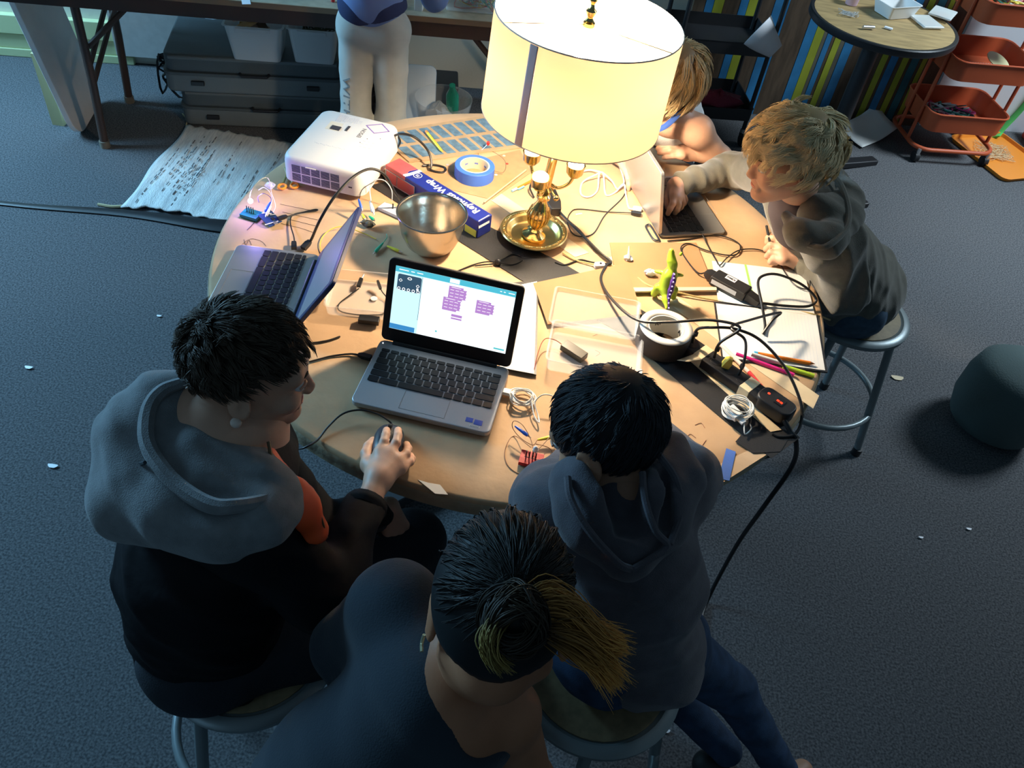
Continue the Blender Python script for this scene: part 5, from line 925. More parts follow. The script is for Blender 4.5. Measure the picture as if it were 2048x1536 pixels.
# ------------------------------------------------------------------ smooth blended solids for people and toys
def nrm(v): v = np.array(v, float); return v / (np.linalg.norm(v) + 1e-12)
class SDF:
    def __init__(s, h): s.h = h; s.p = []
    def rc(s, a, b, ra, rb=None, k=.02, flat=None): s.p.append(('rc', V(*a), V(*b), ra, ra if rb is None else rb, k, flat)); return s
    def el(s, c, r, R=None, k=.02): s.p.append(('el', V(*c), V(*r), np.eye(3) if R is None else R, 0, k, None)); return s
    def sub(s, kind, *a, k=.01, **kw): getattr(s, kind)(*a, k=-k, **kw); return s
    def build(s, cuts=(), fold=None, g=None):
        lo, hi = [], []
        for q in s.p:
            if q[5] < 0: continue
            if q[0] == 'rc': r = max(q[3], q[4]) * (q[6][1] if q[6] is not None and q[6][1] > 1 else 1); lo.append(np.minimum(q[1], q[2]) - r); hi.append(np.maximum(q[1], q[2]) + r)
            else: r = np.abs(q[3] * q[2][:, None]).sum(0) if 0 else np.sqrt(((q[3] * q[2][:, None]) ** 2).sum(0)); lo.append(q[1] - r); hi.append(q[1] + r)
        h = s.h; lo = np.min(lo, 0) - 5 * h; hi = np.max(hi, 0) + 5 * h; n = np.ceil((hi - lo) / h).astype(int) + 1
        D = np.full(n, .3, np.float32); ax = [lo[i] + h * np.arange(n[i]) for i in range(3)]
        for kd, A, B, r1, r2, k, fl in s.p:
            ka = abs(k); m = ka + 4 * h
            if kd == 'rc': rr = max(r1, r2) * (max(1, fl[1]) if fl is not None else 1); l_, h_ = np.minimum(A, B) - rr - m, np.maximum(A, B) + rr + m
            else: rr = np.sqrt(((r1 * B[:, None]) ** 2).sum(0)); l_, h_ = A - rr - m, A + rr + m
            i0 = np.clip(((l_ - lo) / h).astype(int), 0, n); i1 = np.clip(((h_ - lo) / h).astype(int) + 2, 0, n)
            if (i1 <= i0).any(): continue
            sl = tuple(slice(i0[i], i1[i]) for i in range(3)); X, Y, Z = [ax[i][sl[i]] for i in range(3)]
            X = X[:, None, None]; Y = Y[None, :, None]; Z = Z[None, None, :]
            if kd == 'rc':
                ba = B - A; L2 = ba @ ba + 1e-12; px_, py_, pz_ = X - A[0], Y - A[1], Z - A[2]
                t = np.clip((px_ * ba[0] + py_ * ba[1] + pz_ * ba[2]) / L2, 0, 1); qx, qy, qz = px_ - t * ba[0], py_ - t * ba[1], pz_ - t * ba[2]
                if fl is not None:
                    a_, f_ = nrm(fl[0]), fl[1]; d_ = (qx * a_[0] + qy * a_[1] + qz * a_[2]) * (1 / f_ - 1); qx, qy, qz = qx + d_ * a_[0], qy + d_ * a_[1], qz + d_ * a_[2]
                d = (np.sqrt(qx * qx + qy * qy + qz * qz) - (r1 + (r2 - r1) * t)) * (min(1, fl[1]) if fl is not None else 1)
            else:
                px_, py_, pz_ = X - A[0], Y - A[1], Z - A[2]; u = [(px_ * r1[i][0] + py_ * r1[i][1] + pz_ * r1[i][2]) / B[i] for i in range(3)]
                d = (np.sqrt(u[0] ** 2 + u[1] ** 2 + u[2] ** 2) - 1) * min(B) * (1.0 if 0 else 1.15)
            O = D[sl]; d = d.astype(np.float32)
            if k >= 0: hh = np.maximum(ka - np.abs(O - d), 0) / max(ka, 1e-6); D[sl] = np.minimum(O, d) - hh * hh * ka / 4
            else: d = -d; hh = np.maximum(ka - np.abs(O - d), 0) / max(ka, 1e-6); D[sl] = np.maximum(O, d) + hh * hh * ka / 4
        X, Y, Z = ax[0][:, None, None], ax[1][None, :, None], ax[2][None, None, :]
        if fold is not None:
            near = np.abs(D) < .03; I = np.nonzero(near); D[I] += fold(ax[0][I[0]], ax[1][I[1]], ax[2][I[2]]).astype(np.float32)
        for p0, nn_ in cuts:
            nn_ = nrm(nn_); D = np.maximum(D, ((X - p0[0]) * nn_[0] + (Y - p0[1]) * nn_[1] + (Z - p0[2]) * nn_[2]).astype(np.float32))
        D[0] = D[-1] = .3; D[:, 0] = D[:, -1] = .3; D[:, :, 0] = D[:, :, -1] = .3
        ins = D < 0; c = np.zeros(np.array(D.shape) - 1, np.int8)
        for i in (0, 1):
            for j in (0, 1):
                for k in (0, 1): c += ins[i:D.shape[0] - 1 + i, j:D.shape[1] - 1 + j, k:D.shape[2] - 1 + k]
        act = (c > 0) & (c < 8); idx = np.array(np.nonzero(act)).T; num = -np.ones(c.shape, np.int64); num[act] = np.arange(len(idx))
        pos = np.zeros((len(idx), 3)); cnt = np.zeros(len(idx)); cor = [(i, j, k) for i in (0, 1) for j in (0, 1) for k in (0, 1)]
        for a_ in cor:
            for b_ in cor:
                if sum(x != y for x, y in zip(a_, b_)) != 1 or a_ > b_: continue
                da = D[tuple((idx + a_).T)]; db = D[tuple((idx + b_).T)]; x = (da < 0) != (db < 0); t = np.where(x, da / (da - db + 1e-12), 0)
                pos[x] += (np.array(a_) + t[x, None] * (np.array(b_) - np.array(a_))); cnt[x] += 1
        v = lo + h * (idx + pos / cnt[:, None]); F = []
        for a_ in range(3):
            b_, c_ = (a_ + 1) % 3, (a_ + 2) % 3; s0 = [slice(None)] * 3; s1 = [slice(None)] * 3; s0[a_] = slice(0, -1); s1[a_] = slice(1, None)
            e = ins[tuple(s0)] != ins[tuple(s1)]; I = np.array(np.nonzero(e)).T; I = I[(I[:, b_] > 0) & (I[:, c_] > 0)]
            sg = ins[tuple(I.T)]; o = []
            for db, dc in ((0, 0), (-1, 0), (-1, -1), (0, -1)): J = I.copy(); J[:, b_] += db; J[:, c_] += dc; o.append(num[tuple(J.T)])
            Q = np.stack(o, 1); Q = np.where(sg[:, None], Q, Q[:, ::-1]); F.append(Q)
        F = np.concatenate(F); F = F[(F >= 0).all(1)]
        nb = np.zeros_like(v); ct = np.zeros(len(v))                   # one pass of smoothing
        for i in range(4): a_, b_ = F[:, i], F[:, (i + 1) % 4]; np.add.at(nb, a_, v[b_]); np.add.at(ct, a_, 1); np.add.at(nb, b_, v[a_]); np.add.at(ct, b_, 1)
        v = .5 * v + .5 * nb / np.maximum(ct, 1)[:, None]
        g = g or G(); o = len(g.v); g.v += [tuple(p) for p in v.tolist()]; g.f += [tuple(q) for q in (F + o).tolist()]; return g
def folds(amp, fr, axis=(0, 0, 1), seed=0):
    rn = random.Random(seed); K = []
    for k in range(6):
        d = nrm(V(*axis) + V(rn.uniform(-.5, .5), rn.uniform(-.5, .5), rn.uniform(-.5, .5))); K.append((d * fr * rn.uniform(.6, 1.8), rn.uniform(0, 6), nrm([rn.uniform(-1, 1) for _ in range(3)]) * fr * .5, rn.uniform(0, 6)))
    def fn(x, y, z):
        o = 0
        for d, p, e, q in K: w_ = np.sin(x * d[0] + y * d[1] + z * d[2] + p + 1.6 * np.sin(x * e[0] + y * e[1] + z * e[2] + q)); o = o + np.where(w_ > 0, w_ * w_, .3 * w_)
        return -o * amp / 3
    return fn
# ------------------------------------------------------------------ people
def hframe(F, roll=0):                                               # rows: right, forward, up
    F = nrm(F); R = nrm(np.cross(F, [0, 0, 1.0])); U = np.cross(R, F); a = math.radians(roll)
    R, U = math.cos(a) * R + math.sin(a) * U, -math.sin(a) * R + math.cos(a) * U; return np.array([R, F, U])
def head(sd, c, B, s=1.0, neck=None):
    L = lambda x, y, z: c + s * (x * B[0] + y * B[1] + z * B[2]); e = lambda p, r, k=.012: sd.el(L(*p), V(*r) * s, B, k=k * s)
    e((0, -.012, .025), (.074, .090, .080)); e((0, .022, -.025), (.060, .062, .074), .03)
    for q in (-1, 1):
        sd.rc(L(.050 * q, .008, -.055), L(.014 * q, .062, -.090), .020 * s, .016 * s, k=.02); e((.034 * q, .060, -.034), (.024, .024, .022), .02)
    e((0, .072, -.088), (.020, .017, .014), .014); sd.rc(L(-.034, .072, .020), L(.034, .072, .020), .013 * s, k=.02)
    sd.rc(L(0, .082, .006), L(0, .097, -.026), .006 * s, .0092 * s, k=.009); [e((.010 * q, .093, -.030), (.007, .009, .006), .006) for q in (-1, 1)]
    for q in (-1, 1): sd.sub('el', L(.031 * q, .098, .001), V(.017, .016, .011) * s, B, k=.012)
    sd.rc(L(-.016, .081, -.0555), L(.016, .081, -.0555), .0055 * s, k=.006); sd.rc(L(-.013, .081, -.0665), L(.013, .081, -.0665), .0065 * s, k=.006); sd.sub('rc', L(-.018, .0895, -.0605), L(.018, .0895, -.0605), .0015 * s, k=.003)
    for q in (-1, 1):
        sd.el(L(.081 * q, -.008, -.012), V(.008, .020, .032) * s, np.array([nrm(B[0] * q - .35 * B[1]), nrm(B[1] + .35 * q * B[0]), B[2]]), k=.006); sd.sub('el', L(.092 * q, -.002, -.010), V(.008, .010, .017) * s, B, k=.005)
    if neck is not None: sd.rc(L(0, -.02, -.055), neck, .046 * s, .052 * s, k=.025)
    return L
def facebits(t, L, B, s, iris, brow):
    for q in (-1, 1):
        o = wpart('eye', G().ball(tuple(L(.031 * q, .0775, .002)), .0115 * s, 16), mat('eye white', (.75, .73, .70), .2), t); g = G(); d = nrm(B[1] - .12 * B[2]); p = L(.031 * q, .0775, .002) + d * .0095 * s
        wpart('iris', g.ball((0, 0, 0), 1, 12, M=frame(p, B[0], B[2]) @ Matrix.Diagonal((.0052 * s, .0052 * s, .0026 * s, 1))), iris, t)
        wpart('upper_eyelid', G().tube([L((.031 + .013 * x) * q, .0815 + .007 * (1 - x * x), .0035 + .0055 * (1 - x * x)) for x in (-1, -.5, 0, .5, 1)], .0026 * s, 6), brow[1], t)
        wpart('eyebrow', G().tube([L((.016 + .030 * x) * q, .089 - .012 * x * x, .020 + .004 * math.sin(x * 3)) for x in (0, .33, .66, 1)], [.002 * s, .003 * s, .0026 * s, .001 * s], 6, flat=.6), brow[0], t)
    wpart('lips', G().tube([L(x, .0875 - 14 * x * x, -.0605 + 2 * x * x) for x in (-.017, -.009, 0, .009, .017)], [.0012, .0028, .0022, .0028, .0012], 6), brow[2], t)
def hand(sd, W, f, n, side, curl=.5, s=.85, thumb=.4, k=.0045, spread=.06):   # n = back of the hand, side +1 puts the thumb on f x n
    f = nrm(f); n = nrm(V(*n) - (V(*n) @ f) * f); l = side * np.cross(f, n); W = V(*W)
    for i, (o, m_) in enumerate(zip((.026, .009, -.009, -.025), (.074, .078, .073, .065))):
        K = W + s * (f * m_ + l * o + n * .002); sd.rc(W + s * l * o * .5, K, .0145 * s, .0105 * s, k=.010 * s); p = K; d0 = nrm(f + l * spread * (1.5 - i)); r = .0098; a = 0
        for ln, an in zip((.036, .023, .018), (.9, 1.25, .8)):
            a += curl * an * (1 + .12 * i); d = nrm(d0 * math.cos(a) - n * math.sin(a)); q = p + d * ln * s * (.84 if i == 3 else 1); sd.rc(p, q, r * s, (r - .0009) * s, k=k); r -= .0009; p = q
    p = W + s * (f * .020 + l * .022 - n * .004); d = nrm(f * .7 + l * .65 - n * thumb)
    for ln, r, a in ((.034, .0125, 0), (.028, .0105, .5), (.022, .0092, .5)): d = nrm(d - l * a * .7 - n * a * .3 * thumb); q = p + d * ln * s; sd.rc(p, q, r * s, (r - .001) * s, k=.006); p = q
    return sd
def hair(t, name, c, B, s, m, col, n, length, flow, zl, lift=.010, seed=1, tip=None, r=.0011, steps=7, spike=0.0, rad=(.078, .095, .086), wave=0.0, cap=.02, center=(0, -.014, .027), capn=.004, stray=.25, locks=0):
    rn = np.random.RandomState(seed); rad = V(*rad) * s; C = c + s * (center[0] * B[0] + center[1] * B[1] + center[2] * B[2])
    D = rn.normal(size=(n * 4, 3)); D /= np.linalg.norm(D, axis=1)[:, None]; az = np.arctan2(D[:, 1], np.abs(D[:, 0])); D = D[D[:, 2] > zl(az, D[:, 0])][:n]; n = len(D)
    P_ = D.copy(); pts = [D * (rad * .97)]; ln = length * s * (.65 + .6 * rn.rand(n)); jit = rn.normal(size=(n, 3)) * stray; ph = rn.rand(n) * 6.28; lf = np.ones(n)
    if locks:
        gi = np.argmax(D @ D[:locks].T, axis=1); off = D - D[gi]; jit = jit[gi] + .12 * jit; ph = ph[gi]; ln = ln[gi] * (.85 + .3 * rn.rand(n)); lf = (.3 + 1.4 * rn.rand(n))[gi]
    cur = D.copy(); hgt = np.ones(n)
    for k in range(steps):
        F_ = flow(cur) + jit; F_ -= (F_ * cur).sum(1)[:, None] * cur; F_ /= np.linalg.norm(F_, axis=1)[:, None] + 1e-9
        if locks: F_ = F_ - off * 3.2 * (k / steps)
        if wave: F_ += wave * np.cos(ph + k * 1.9)[:, None] * np.cross(cur, F_)
        cur = cur + F_ * (ln / steps / rad.mean())[:, None] * (1 - spike); cur /= np.linalg.norm(cur, axis=1)[:, None]
        hgt = hgt + (lift * lf * math.sin(math.pi * (k + 1) / steps * .8) / steps * 2.2 + spike * ln / steps) / rad.mean(); pts.append(cur * rad * hgt[:, None])
    Q = np.stack(pts, 1); Q = C + Q @ B; m_ = steps + 1                       # n x m x 3
    T = np.gradient(Q, axis=1); T /= np.linalg.norm(T, axis=2)[..., None] + 1e-9; A_ = np.cross(T, (Q - C)); A_ /= np.linalg.norm(A_, axis=2)[..., None] + 1e-9; Bn = np.cross(T, A_)
    w_ = r * s * np.array([1.0] * (m_ - 2) + [.75, .15])[None, :, None]; ring = np.stack([Q + w_ * (math.cos(a) * A_ + .6 * math.sin(a) * Bn) for a in (0, 2.09, 4.19)], 2)
    v = ring.reshape(-1, 3); b_ = np.arange(n)[:, None, None] * m_ * 3 + np.arange(m_ - 1)[None, :, None] * 3; j = np.arange(3)[None, None, :]; j2 = (j + 1) % 3
    f = np.stack([b_ + j, b_ + j2, b_ + 3 + j2, b_ + 3 + j], -1).reshape(-1, 4)
    u = np.linspace(0, 1, m_)[None, :, None]; var = (rn.rand(n, 1, 1) ** 1.5); c0, c1, c2 = [V(*x) for x in col]; cc_ = (c0 * (1 - var) + c1 * var) * (1 - u * .75) + (c2) * u * .75 if True else 0
    cc_ = np.repeat(cc_[:, :, None, :], 3, 2).reshape(-1, 3)
    g = G(); nb = 40; na = 64; vv = []; 
    for j_ in range(nb + 1):
        for i_ in range(na):
            th, az_ = math.pi * j_ / nb, 2 * math.pi * i_ / na; dd = V(math.sin(th) * math.cos(az_), math.sin(th) * math.sin(az_), math.cos(th)); vis = dd[2] > zl(np.array([math.atan2(dd[1], abs(dd[0]))]), np.array([dd[0]]))[0]
            vv.append(C + (dd * rad * ((1.0 + capn / .08 * .5) if vis else .80)) @ B)
    ff = [(j_ * na + i_, (j_ + 1) * na + i_, (j_ + 1) * na + (i_ + 1) % na, j_ * na + (i_ + 1) % na) for j_ in range(nb) for i_ in range(na)]
    g.v = [tuple(p) for p in vv]; g.f = ff; k0 = len(g.v); g.v += [tuple(p) for p in v.tolist()]; g.f += [tuple(q) for q in (f + k0).tolist()]
    M = Matrix.Translation(t.location).inverted(); tl_ = np.array(t.location); g.v = [(p[0] - tl_[0], p[1] - tl_[1], p[2] - tl_[2]) for p in g.v]
    o = ob(name, g, m, t, smooth=180); ca = o.data.color_attributes.new('hc', 'FLOAT_COLOR', 'POINT'); arr = np.ones((len(g.v), 4), np.float32); arr[:k0, :3] = c0 * .7; arr[k0:, :3] = cc_; ca.data.foreach_set('color', arr.ravel()); return o
m_hair = mat('hair', (1, 1, 1), .55, spec=.35, attr='hc')
m_skin = mat('fair skin', (.60, .345, .235), .5, sss=.15, var=.05, vscale=25, bump=.04, bscale=400); m_skin2 = mat('warm tan skin', (.42, .215, .13), .5, sss=.15, var=.05, vscale=25, bump=.04, bscale=400)
m_skin3 = mat('deep tan skin', (.40, .17, .085), .5, sss=.15, var=.05, vscale=25, bump=.04, bscale=400)
m_eyeb = mat('brown iris', (.06, .035, .02), .15); m_eyel = mat('grey blue iris', (.08, .14, .2), .15); m_lip = mat('rosy lips', (.50, .20, .16), .45)
m_nail = mat('nail', (.68, .42, .33), .3)
def person(label, c): return thing('person', label, 'person', (c[0], c[1], 0))
def merge(*gs):
    g = gs[0]
    for q in gs[1:]: g.add(q.v, q.f)
    return g
def nails(t, tips):
    for p, d, u in tips: wpart('fingernail', G().ball((0, 0, 0), 1, 8, M=frame(p, d, u) @ Matrix.Diagonal((.0050, .0040, .0014, 1))), m_nail, t)
def hl(front, side, back):                                          # hairline height on the unit sphere by direction
    def fn(az, x): return np.where(az > 0, side + (front - side) * np.clip(az / (math.pi / 2), 0, 1) ** .8, side + (back - side) * np.clip(-az / (math.pi / 2), 0, 1) ** .6)
    return fn
def whorl(bias, c=(0, -.5, .85)):
    c = nrm(c); bias = V(*bias)
    def fn(p): d = p - c; d /= np.linalg.norm(d, axis=1)[:, None] + .15; return d + bias + .25 * np.cross(p, c)
    return fn
m_jack = mat('black nylon jacket', (.010, .010, .012), .65, spec=.13, bump=.25, bscale=18); m_hoodg = mat('grey sweatshirt fleece', (.19, .205, .215), .95, sheen=.3, var=.12, vscale=40, bump=.25, bscale=500)
m_orange = mat('orange jacket lining', (.85, .10, .02), .5); m_jeans = mat('blue denim', (.022, .050, .105), .85, var=.25, vscale=30, bump=.2, bscale=600)
m_pants = mat('dark trousers', (.016, .020, .028), .85, bump=.2, bscale=300); m_shoe = mat('dark shoe', (.02, .02, .022), .6)
# ================= boy at the lower left with the mouse
c = PD(502, 733, 1.25); B = hframe((.965, .20, -.17), roll=2); s_ = .93
t = person('boy with short dark hair and grey hood over a black jacket, using the mouse', c)
NB = V(-.425, -.865, .975); SH_R, SH_L = V(-.345, -1.0, .905), V(-.43, -.80, .87); PEL = V(-.46, -.985, .56)
hd = SDF(.003); L = head(hd, c, B, s_, NB); gb = hd.build()
WR = P(758, 957, TZ + .040); h_ = SDF(.0018); KN = []
FG = {'i': [(761, 908, .046, .0105), (768, 884, .054, .0088), (771, 871, .052, .0082), (773, 861, .043, .0076)], 'm': [(778, 912, .048, .0105), (792, 886, .055, .0088), (796, 872, .052, .0082), (796, 861, .043, .0076)],
      'r': [(793, 922, .045, .0100), (812, 908, .040, .0085), (816, 897, .026, .0080), (813, 889, .015, .0072)], 'p': [(800, 936, .038, .0092), (820, 924, .030, .0078), (824, 918, .020, .0072), (821, 911, .012, .0066)],
      't': [(738, 930, .030, .0120), (732, 908, .024, .0112), (737, 893, .020, .0100), (746, 882, .018, .0085)]}
for k, q in FG.items():
    J = [P(x, y, TZ + z) for x, y, z, r in q]; rr = [r for *_, r in q]
    for a in range(3): h_.rc(J[a], J[a + 1], rr[a], rr[a + 1], k=.003 if a else .006)
    h_.rc(WR + (0 if k != 't' else .0), J[0], .020 if k != 't' else .018, rr[0] * 1.3, k=.012)
ELR = V(-.235, -1.01, .77); h_.rc(WR, WR + (ELR - WR) * .35, .022, .024, k=.012); gh = h_.build()
WL = P(775, 1015, .64); h2 = SDF(.002); hand(h2, WL, P(800, 1085, .56) - WL, V(.3, -.5, .8), 1, .35); ELL = V(-.31, -.84, .66); h2.rc(WL, WL + (ELL - WL) * .4, .021, .024, k=.01); gh2 = h2.build()
bd = SDF(.008); bd.rc(NB, PEL + V(.02, .02, .1), .10, .11).rc(NB, SH_R, .05, .045).rc(NB, SH_L, .05, .045).rc(SH_R, ELR, .042, .034).rc(ELR, WR, .032, .02).rc(SH_L, ELL, .042, .034).rc(ELL, WL, .032, .02)
KR, KL = V(-.15, -.92, .50), V(-.14, -.72, .52); FR, FL = V(-.13, -.90, .07), V(-.05, -.66, .07)
for a, b_, q in ((PEL + V(0, -.07, 0), KR, FR), (PEL + V(0, .07, 0), KL, FL)): bd.rc(a, b_, .07, .05).rc(b_, q, .048, .032)
body = wpart('body', merge(gb, gh, gh2, bd.build()), m_skin, t, smooth=180)
facebits(t, L, B, s_, m_eyeb, (mat('dark brows', (.03, .02, .015), .8), m_skin, m_lip))
nails(t, [(P(773, 862, TZ + .049), P(773, 850, TZ) - P(770, 880, TZ), (1, 0, 0)), (P(796, 862, TZ + .049), P(797, 850, TZ) - P(795, 880, TZ), (1, 0, 0))])
wpart('earring', G().ball(tuple(L(.088, -.010, -.042)), .0085, 14, (1, 1, 1)), mat('pearly stud', (.78, .62, .52), .3), t)
hair(t, 'hair', c, B, s_, m_hair, ((.026, .018, .012), (.075, .050, .032), (.09, .062, .042)), 8000, .038, whorl((0, .6, .2)), hl(.54, .20, -.55), lift=.005, seed=3, spike=.16, r=.0010, stray=.35, capn=.004, rad=(.077, .091, .082), locks=600)
tr = SDF(.008)
for a, b_, q in ((PEL + V(0, -.07, 0), KR, FR), (PEL + V(0, .07, 0), KL, FL)): tr.rc(a, b_, .088, .062).rc(b_, q, .060, .048)
tr.rc(PEL + V(0, -.06, 0), PEL + V(0, .06, 0), .105, k=.04); wpart('trousers', tr.build(fold=folds(.004, 40, (1, 0, 0), 2), cuts=[((0, 0, .10), (0, 0, -1))]), m_pants, t, smooth=180)
for q in (FR, FL): sh = SDF(.006); sh.rc(q + V(-.03, 0, -.02), q + V(.10, .02, -.035), .036, .030, flat=((0, 0, 1), .8)); wpart('shoe', sh.build(cuts=[((0, 0, .004), (0, 0, -1))]), m_shoe, t, smooth=180)
jk = SDF(.006)
jk.rc(V(-.43, -.90, .90), V(-.455, -.965, .72), .125, .145, k=.05, flat=((1, .1, 0), .86)).rc(V(-.455, -.965, .72), V(-.46, -.99, .56), .150, .150, k=.05, flat=((1, .1, 0), .9))
jk.rc(NB + V(0, 0, -.05), SH_R, .075, .068, k=.05).rc(NB + V(0, 0, -.05), SH_L, .075, .068, k=.05).rc(SH_R, ELR, .066, .055, k=.03).rc(ELR, WR + (ELR - WR) * .30, .052, .036, k=.02).rc(SH_L, ELL, .066, .055, k=.03).rc(ELL, WL + (ELL - WL) * .22, .052, .038, k=.02)
wpart('jacket', jk.build(fold=folds(.010, 42, (.5, .3, 1), 5)), m_jack, t, smooth=180)
def cuff(t, a, b_, r, m, w_=.022, name='cuff'): d = nrm(V(*b_) - V(*a)); return wpart(name, G().tube([V(*a) - d * w_ / 2, V(*a), V(*a) + d * w_ / 2], [r * 1.02, r * 1.08, r], 16, per=3), m, t)
cuff(t, WR + (ELR - WR) * .26, WR, .036, m_jack); cuff(t, WL + (ELL - WL) * .20, WL, .037, mat('charcoal rib', (.05, .045, .045), .9))
# orange lining along the open front
g = SDF(.004); pts = [P(508, 892, 1.00), P(520, 925, .985), P(548, 958, .975), P(585, 990, .965), P(612, 1020, .95), P(630, 1060, .91)]
for a, b_ in zip(pts, pts[1:]): g.rc(a, b_, .026, .024, k=.01, flat=((.6, -.2, .7), .45))
wpart('orange_lining', g.build(fold=folds(.002, 90, (1, 0, 0), 4)), m_orange, t, smooth=180)
wpart('zip', G().tube([p + V(.008, -.012, .012) for p in [P(533, 880, 1.0), P(545, 925, .98), P(590, 960, .96), P(628, 1010, .935), P(648, 1070, .88)]], .0028, 6), mat('brass zip teeth', (.16, .11, .06), .4, metal=.6), t)
# hood: soft collar rolled round the neck and hanging down the back
hs = SDF(.004); ring = [P(380, 770, 1.04), P(310, 800, 1.03), P(275, 880, 1.01), P(290, 960, .985), P(350, 1020, .975), P(440, 1050, .965), P(520, 1040, .965), P(570, 1000, .965)]
rr = [.024, .032, .040, .046, .048, .046, .040, .026]
for i in range(len(ring) - 1): hs.rc(ring[i], ring[i + 1], rr[i], rr[i + 1], k=.03)
hs.rc(P(250, 880, .985), P(270, 1000, .935), .045, .05, k=.05).rc(P(270, 1000, .935), P(420, 1040, .93), .05, .05, k=.05).rc(P(330, 850, 1.0), P(400, 980, .96), .05, .055, k=.05).rc(P(400, 960, .97), P(510, 990, .955), .05, .042, k=.05)
hs.rc(P(500, 910, .985), P(555, 985, .96), .030, .022, k=.03)
for a, b_ in (((350, 815, 1.085), (352, 900, 1.07)), ((352, 900, 1.07), (410, 970, 1.055)), ((410, 970, 1.055), (500, 975, 1.045))): hs.sub('rc', P(*a), P(*b_), .030, .032, k=.02)
hs.rc(P(375, 830, 1.02), P(385, 920, 1.005), .020, .016, k=.015).rc(P(385, 920, 1.005), P(345, 950, 1.01), .016, .012, k=.01).rc(P(400, 890, 1.02), P(520, 940, 1.0), .026, .022, k=.02)
wpart('hood', hs.build(fold=folds(.007, 45, (.4, .6, .6), 7)), m_hoodg, t, smooth=180)
edge = [P(372, 762, 1.075), P(325, 782, 1.07), P(298, 820, 1.06), P(293, 880, 1.05), P(318, 930, 1.04), P(360, 975, 1.03), P(420, 1010, 1.025), P(470, 1012, 1.02), P(530, 1000, 1.005), P(572, 975, .985), P(582, 968, .96)]
wpart('hood_hem', G().tube(edge, [.008, .011, .012, .012, .012, .012, .012, .011, .010, .008, .004], 8), m_hoodg, t)
wpart('hood_seam', G().tube([P(290, 925, 1.045), P(268, 935, 1.02), P(262, 970, 1.0), P(280, 1000, .99)], .0030, 6), mat('dark seam', (.04, .05, .06), .9), t)
# ================= boy with black hair
c = PD(1215, 868, 1.30); B = hframe((-.74, .34, -.58), roll=-8); s_ = .97
t = person('boy with short black hair in a charcoal hoodie and jeans, leaning over the table', c)
NB = V(.215, -.865, .965); SH_L, SH_R = P(1105, 1020, .90), V(.325, -.775, .90); PEL = P(1272, 1272, .64); BM = P(1252, 1150, .79)
hd = SDF(.003); L = head(hd, c, B, s_, NB); gb = hd.build()
EL_L, W_L = P(1078, 990, .83), P(1165, 905, .80); EL_R, W_R = V(.385, -.66, .80), V(.30, -.53, .775)
h1 = SDF(.002); hand(h1, W_L, (.25, .8, .1), (-.8, .3, .3), 1, .55); h1.rc(W_L, W_L + (EL_L - W_L) * .4, .020, .024, k=.01); h2 = SDF(.002); hand(h2, W_R, (-.8, .45, -.1), (0, 0, 1), -1, .4); h2.rc(W_R, W_R + (EL_R - W_R) * .4, .020, .024, k=.01)
HP = PEL + V(0, 0, -.06); A_R = P(1568, 1548, .10); K_R = P(1462, 1375, .36); A_L = P(1452, 1500, .10); K_L = V(.28, -.78, .42)
bd = SDF(.007); bd.rc(NB, PEL, .06, .08).rc(NB, SH_R, .038, .034).rc(NB, SH_L, .038, .034).rc(SH_R, EL_R, .030, .026).rc(EL_R, W_R, .026, .019).rc(SH_L, EL_L, .030, .026).rc(EL_L, W_L, .026, .019).rc(HP + V(.06, .03, 0), K_R, .05, .036).rc(K_R, A_R, .034, .026).rc(HP + V(-.05, .0, 0), K_L, .055, .042).rc(K_L, A_L, .04, .028)
f1 = SDF(.004); f1.rc(A_R, A_R + V(0, 0, -.04), .028, .03).rc(A_R + V(-.01, -.02, -.07), A_R + V(.08, .05, -.085), .034, .026, k=.03)
body = wpart('body', merge(gb, h1.build(), h2.build(), bd.build(), f1.build(cuts=[((0, 0, .004), (0, 0, -1))])), m_skin2, t, smooth=180)
facebits(t, L, B, s_, m_eyeb, (mat('dark brows', (.03, .02, .015), .8), m_skin2, m_lip))
hair(t, 'hair', c, B, s_, m_hair, ((.006, .007, .009), (.014, .016, .020), (.020, .024, .030)), 7500, .050, whorl((.1, .2, -.1), (.15, -.55, .8)), hl(.30, -.32, -.93), lift=.003, seed=5, spike=.04, r=.0010, stray=.12, capn=.006, rad=(.079, .092, .086), locks=900)
jn = SDF(.006); jn.rc(HP + V(.06, .03, 0), K_R, .072, .048, k=.03).rc(K_R, A_R + (K_R - A_R) * .08, .047, .036, k=.03).rc(HP + V(-.05, 0, 0), K_L, .080, .060, k=.03).rc(K_L, A_L, .048, .036, k=.03).rc(HP + V(-.05, -.02, .02), HP + V(.05, .02, .02), .095, k=.04)
wpart('jeans', jn.build(fold=folds(.005, 60, (.3, .2, 1), 9), cuts=[(tuple(A_R), tuple(A_R - K_R))] if 0 else ()), m_jeans, t, smooth=180)
sh = SDF(.005); sh.rc(A_L + V(-.03, -.02, -.055), A_L + V(.07, -.06, -.07), .036, .030, k=.02); wpart('shoe', sh.build(cuts=[((0, 0, .004), (0, 0, -1))]), m_shoe, t, smooth=180); wpart('shoe_sole', G().tube([A_L + V(-.04, -.05, -.09), A_L + V(.03, -.095, -.09), A_L + V(.09, -.09, -.09)], .006, 6), m_pgrey, t)
m_char = mat('charcoal fleece', (.085, .078, .092), .95, sheen=.25, var=.12, vscale=40, bump=.25, bscale=500)
jk = SDF(.006); jk.rc(V(.215, -.865, .90), BM, .112, .110, k=.05, flat=((.5, .85, 0), .85)).rc(BM, PEL + V(.01, 0, -.03), .112, .120, k=.05, flat=((.5, .85, 0), .9))
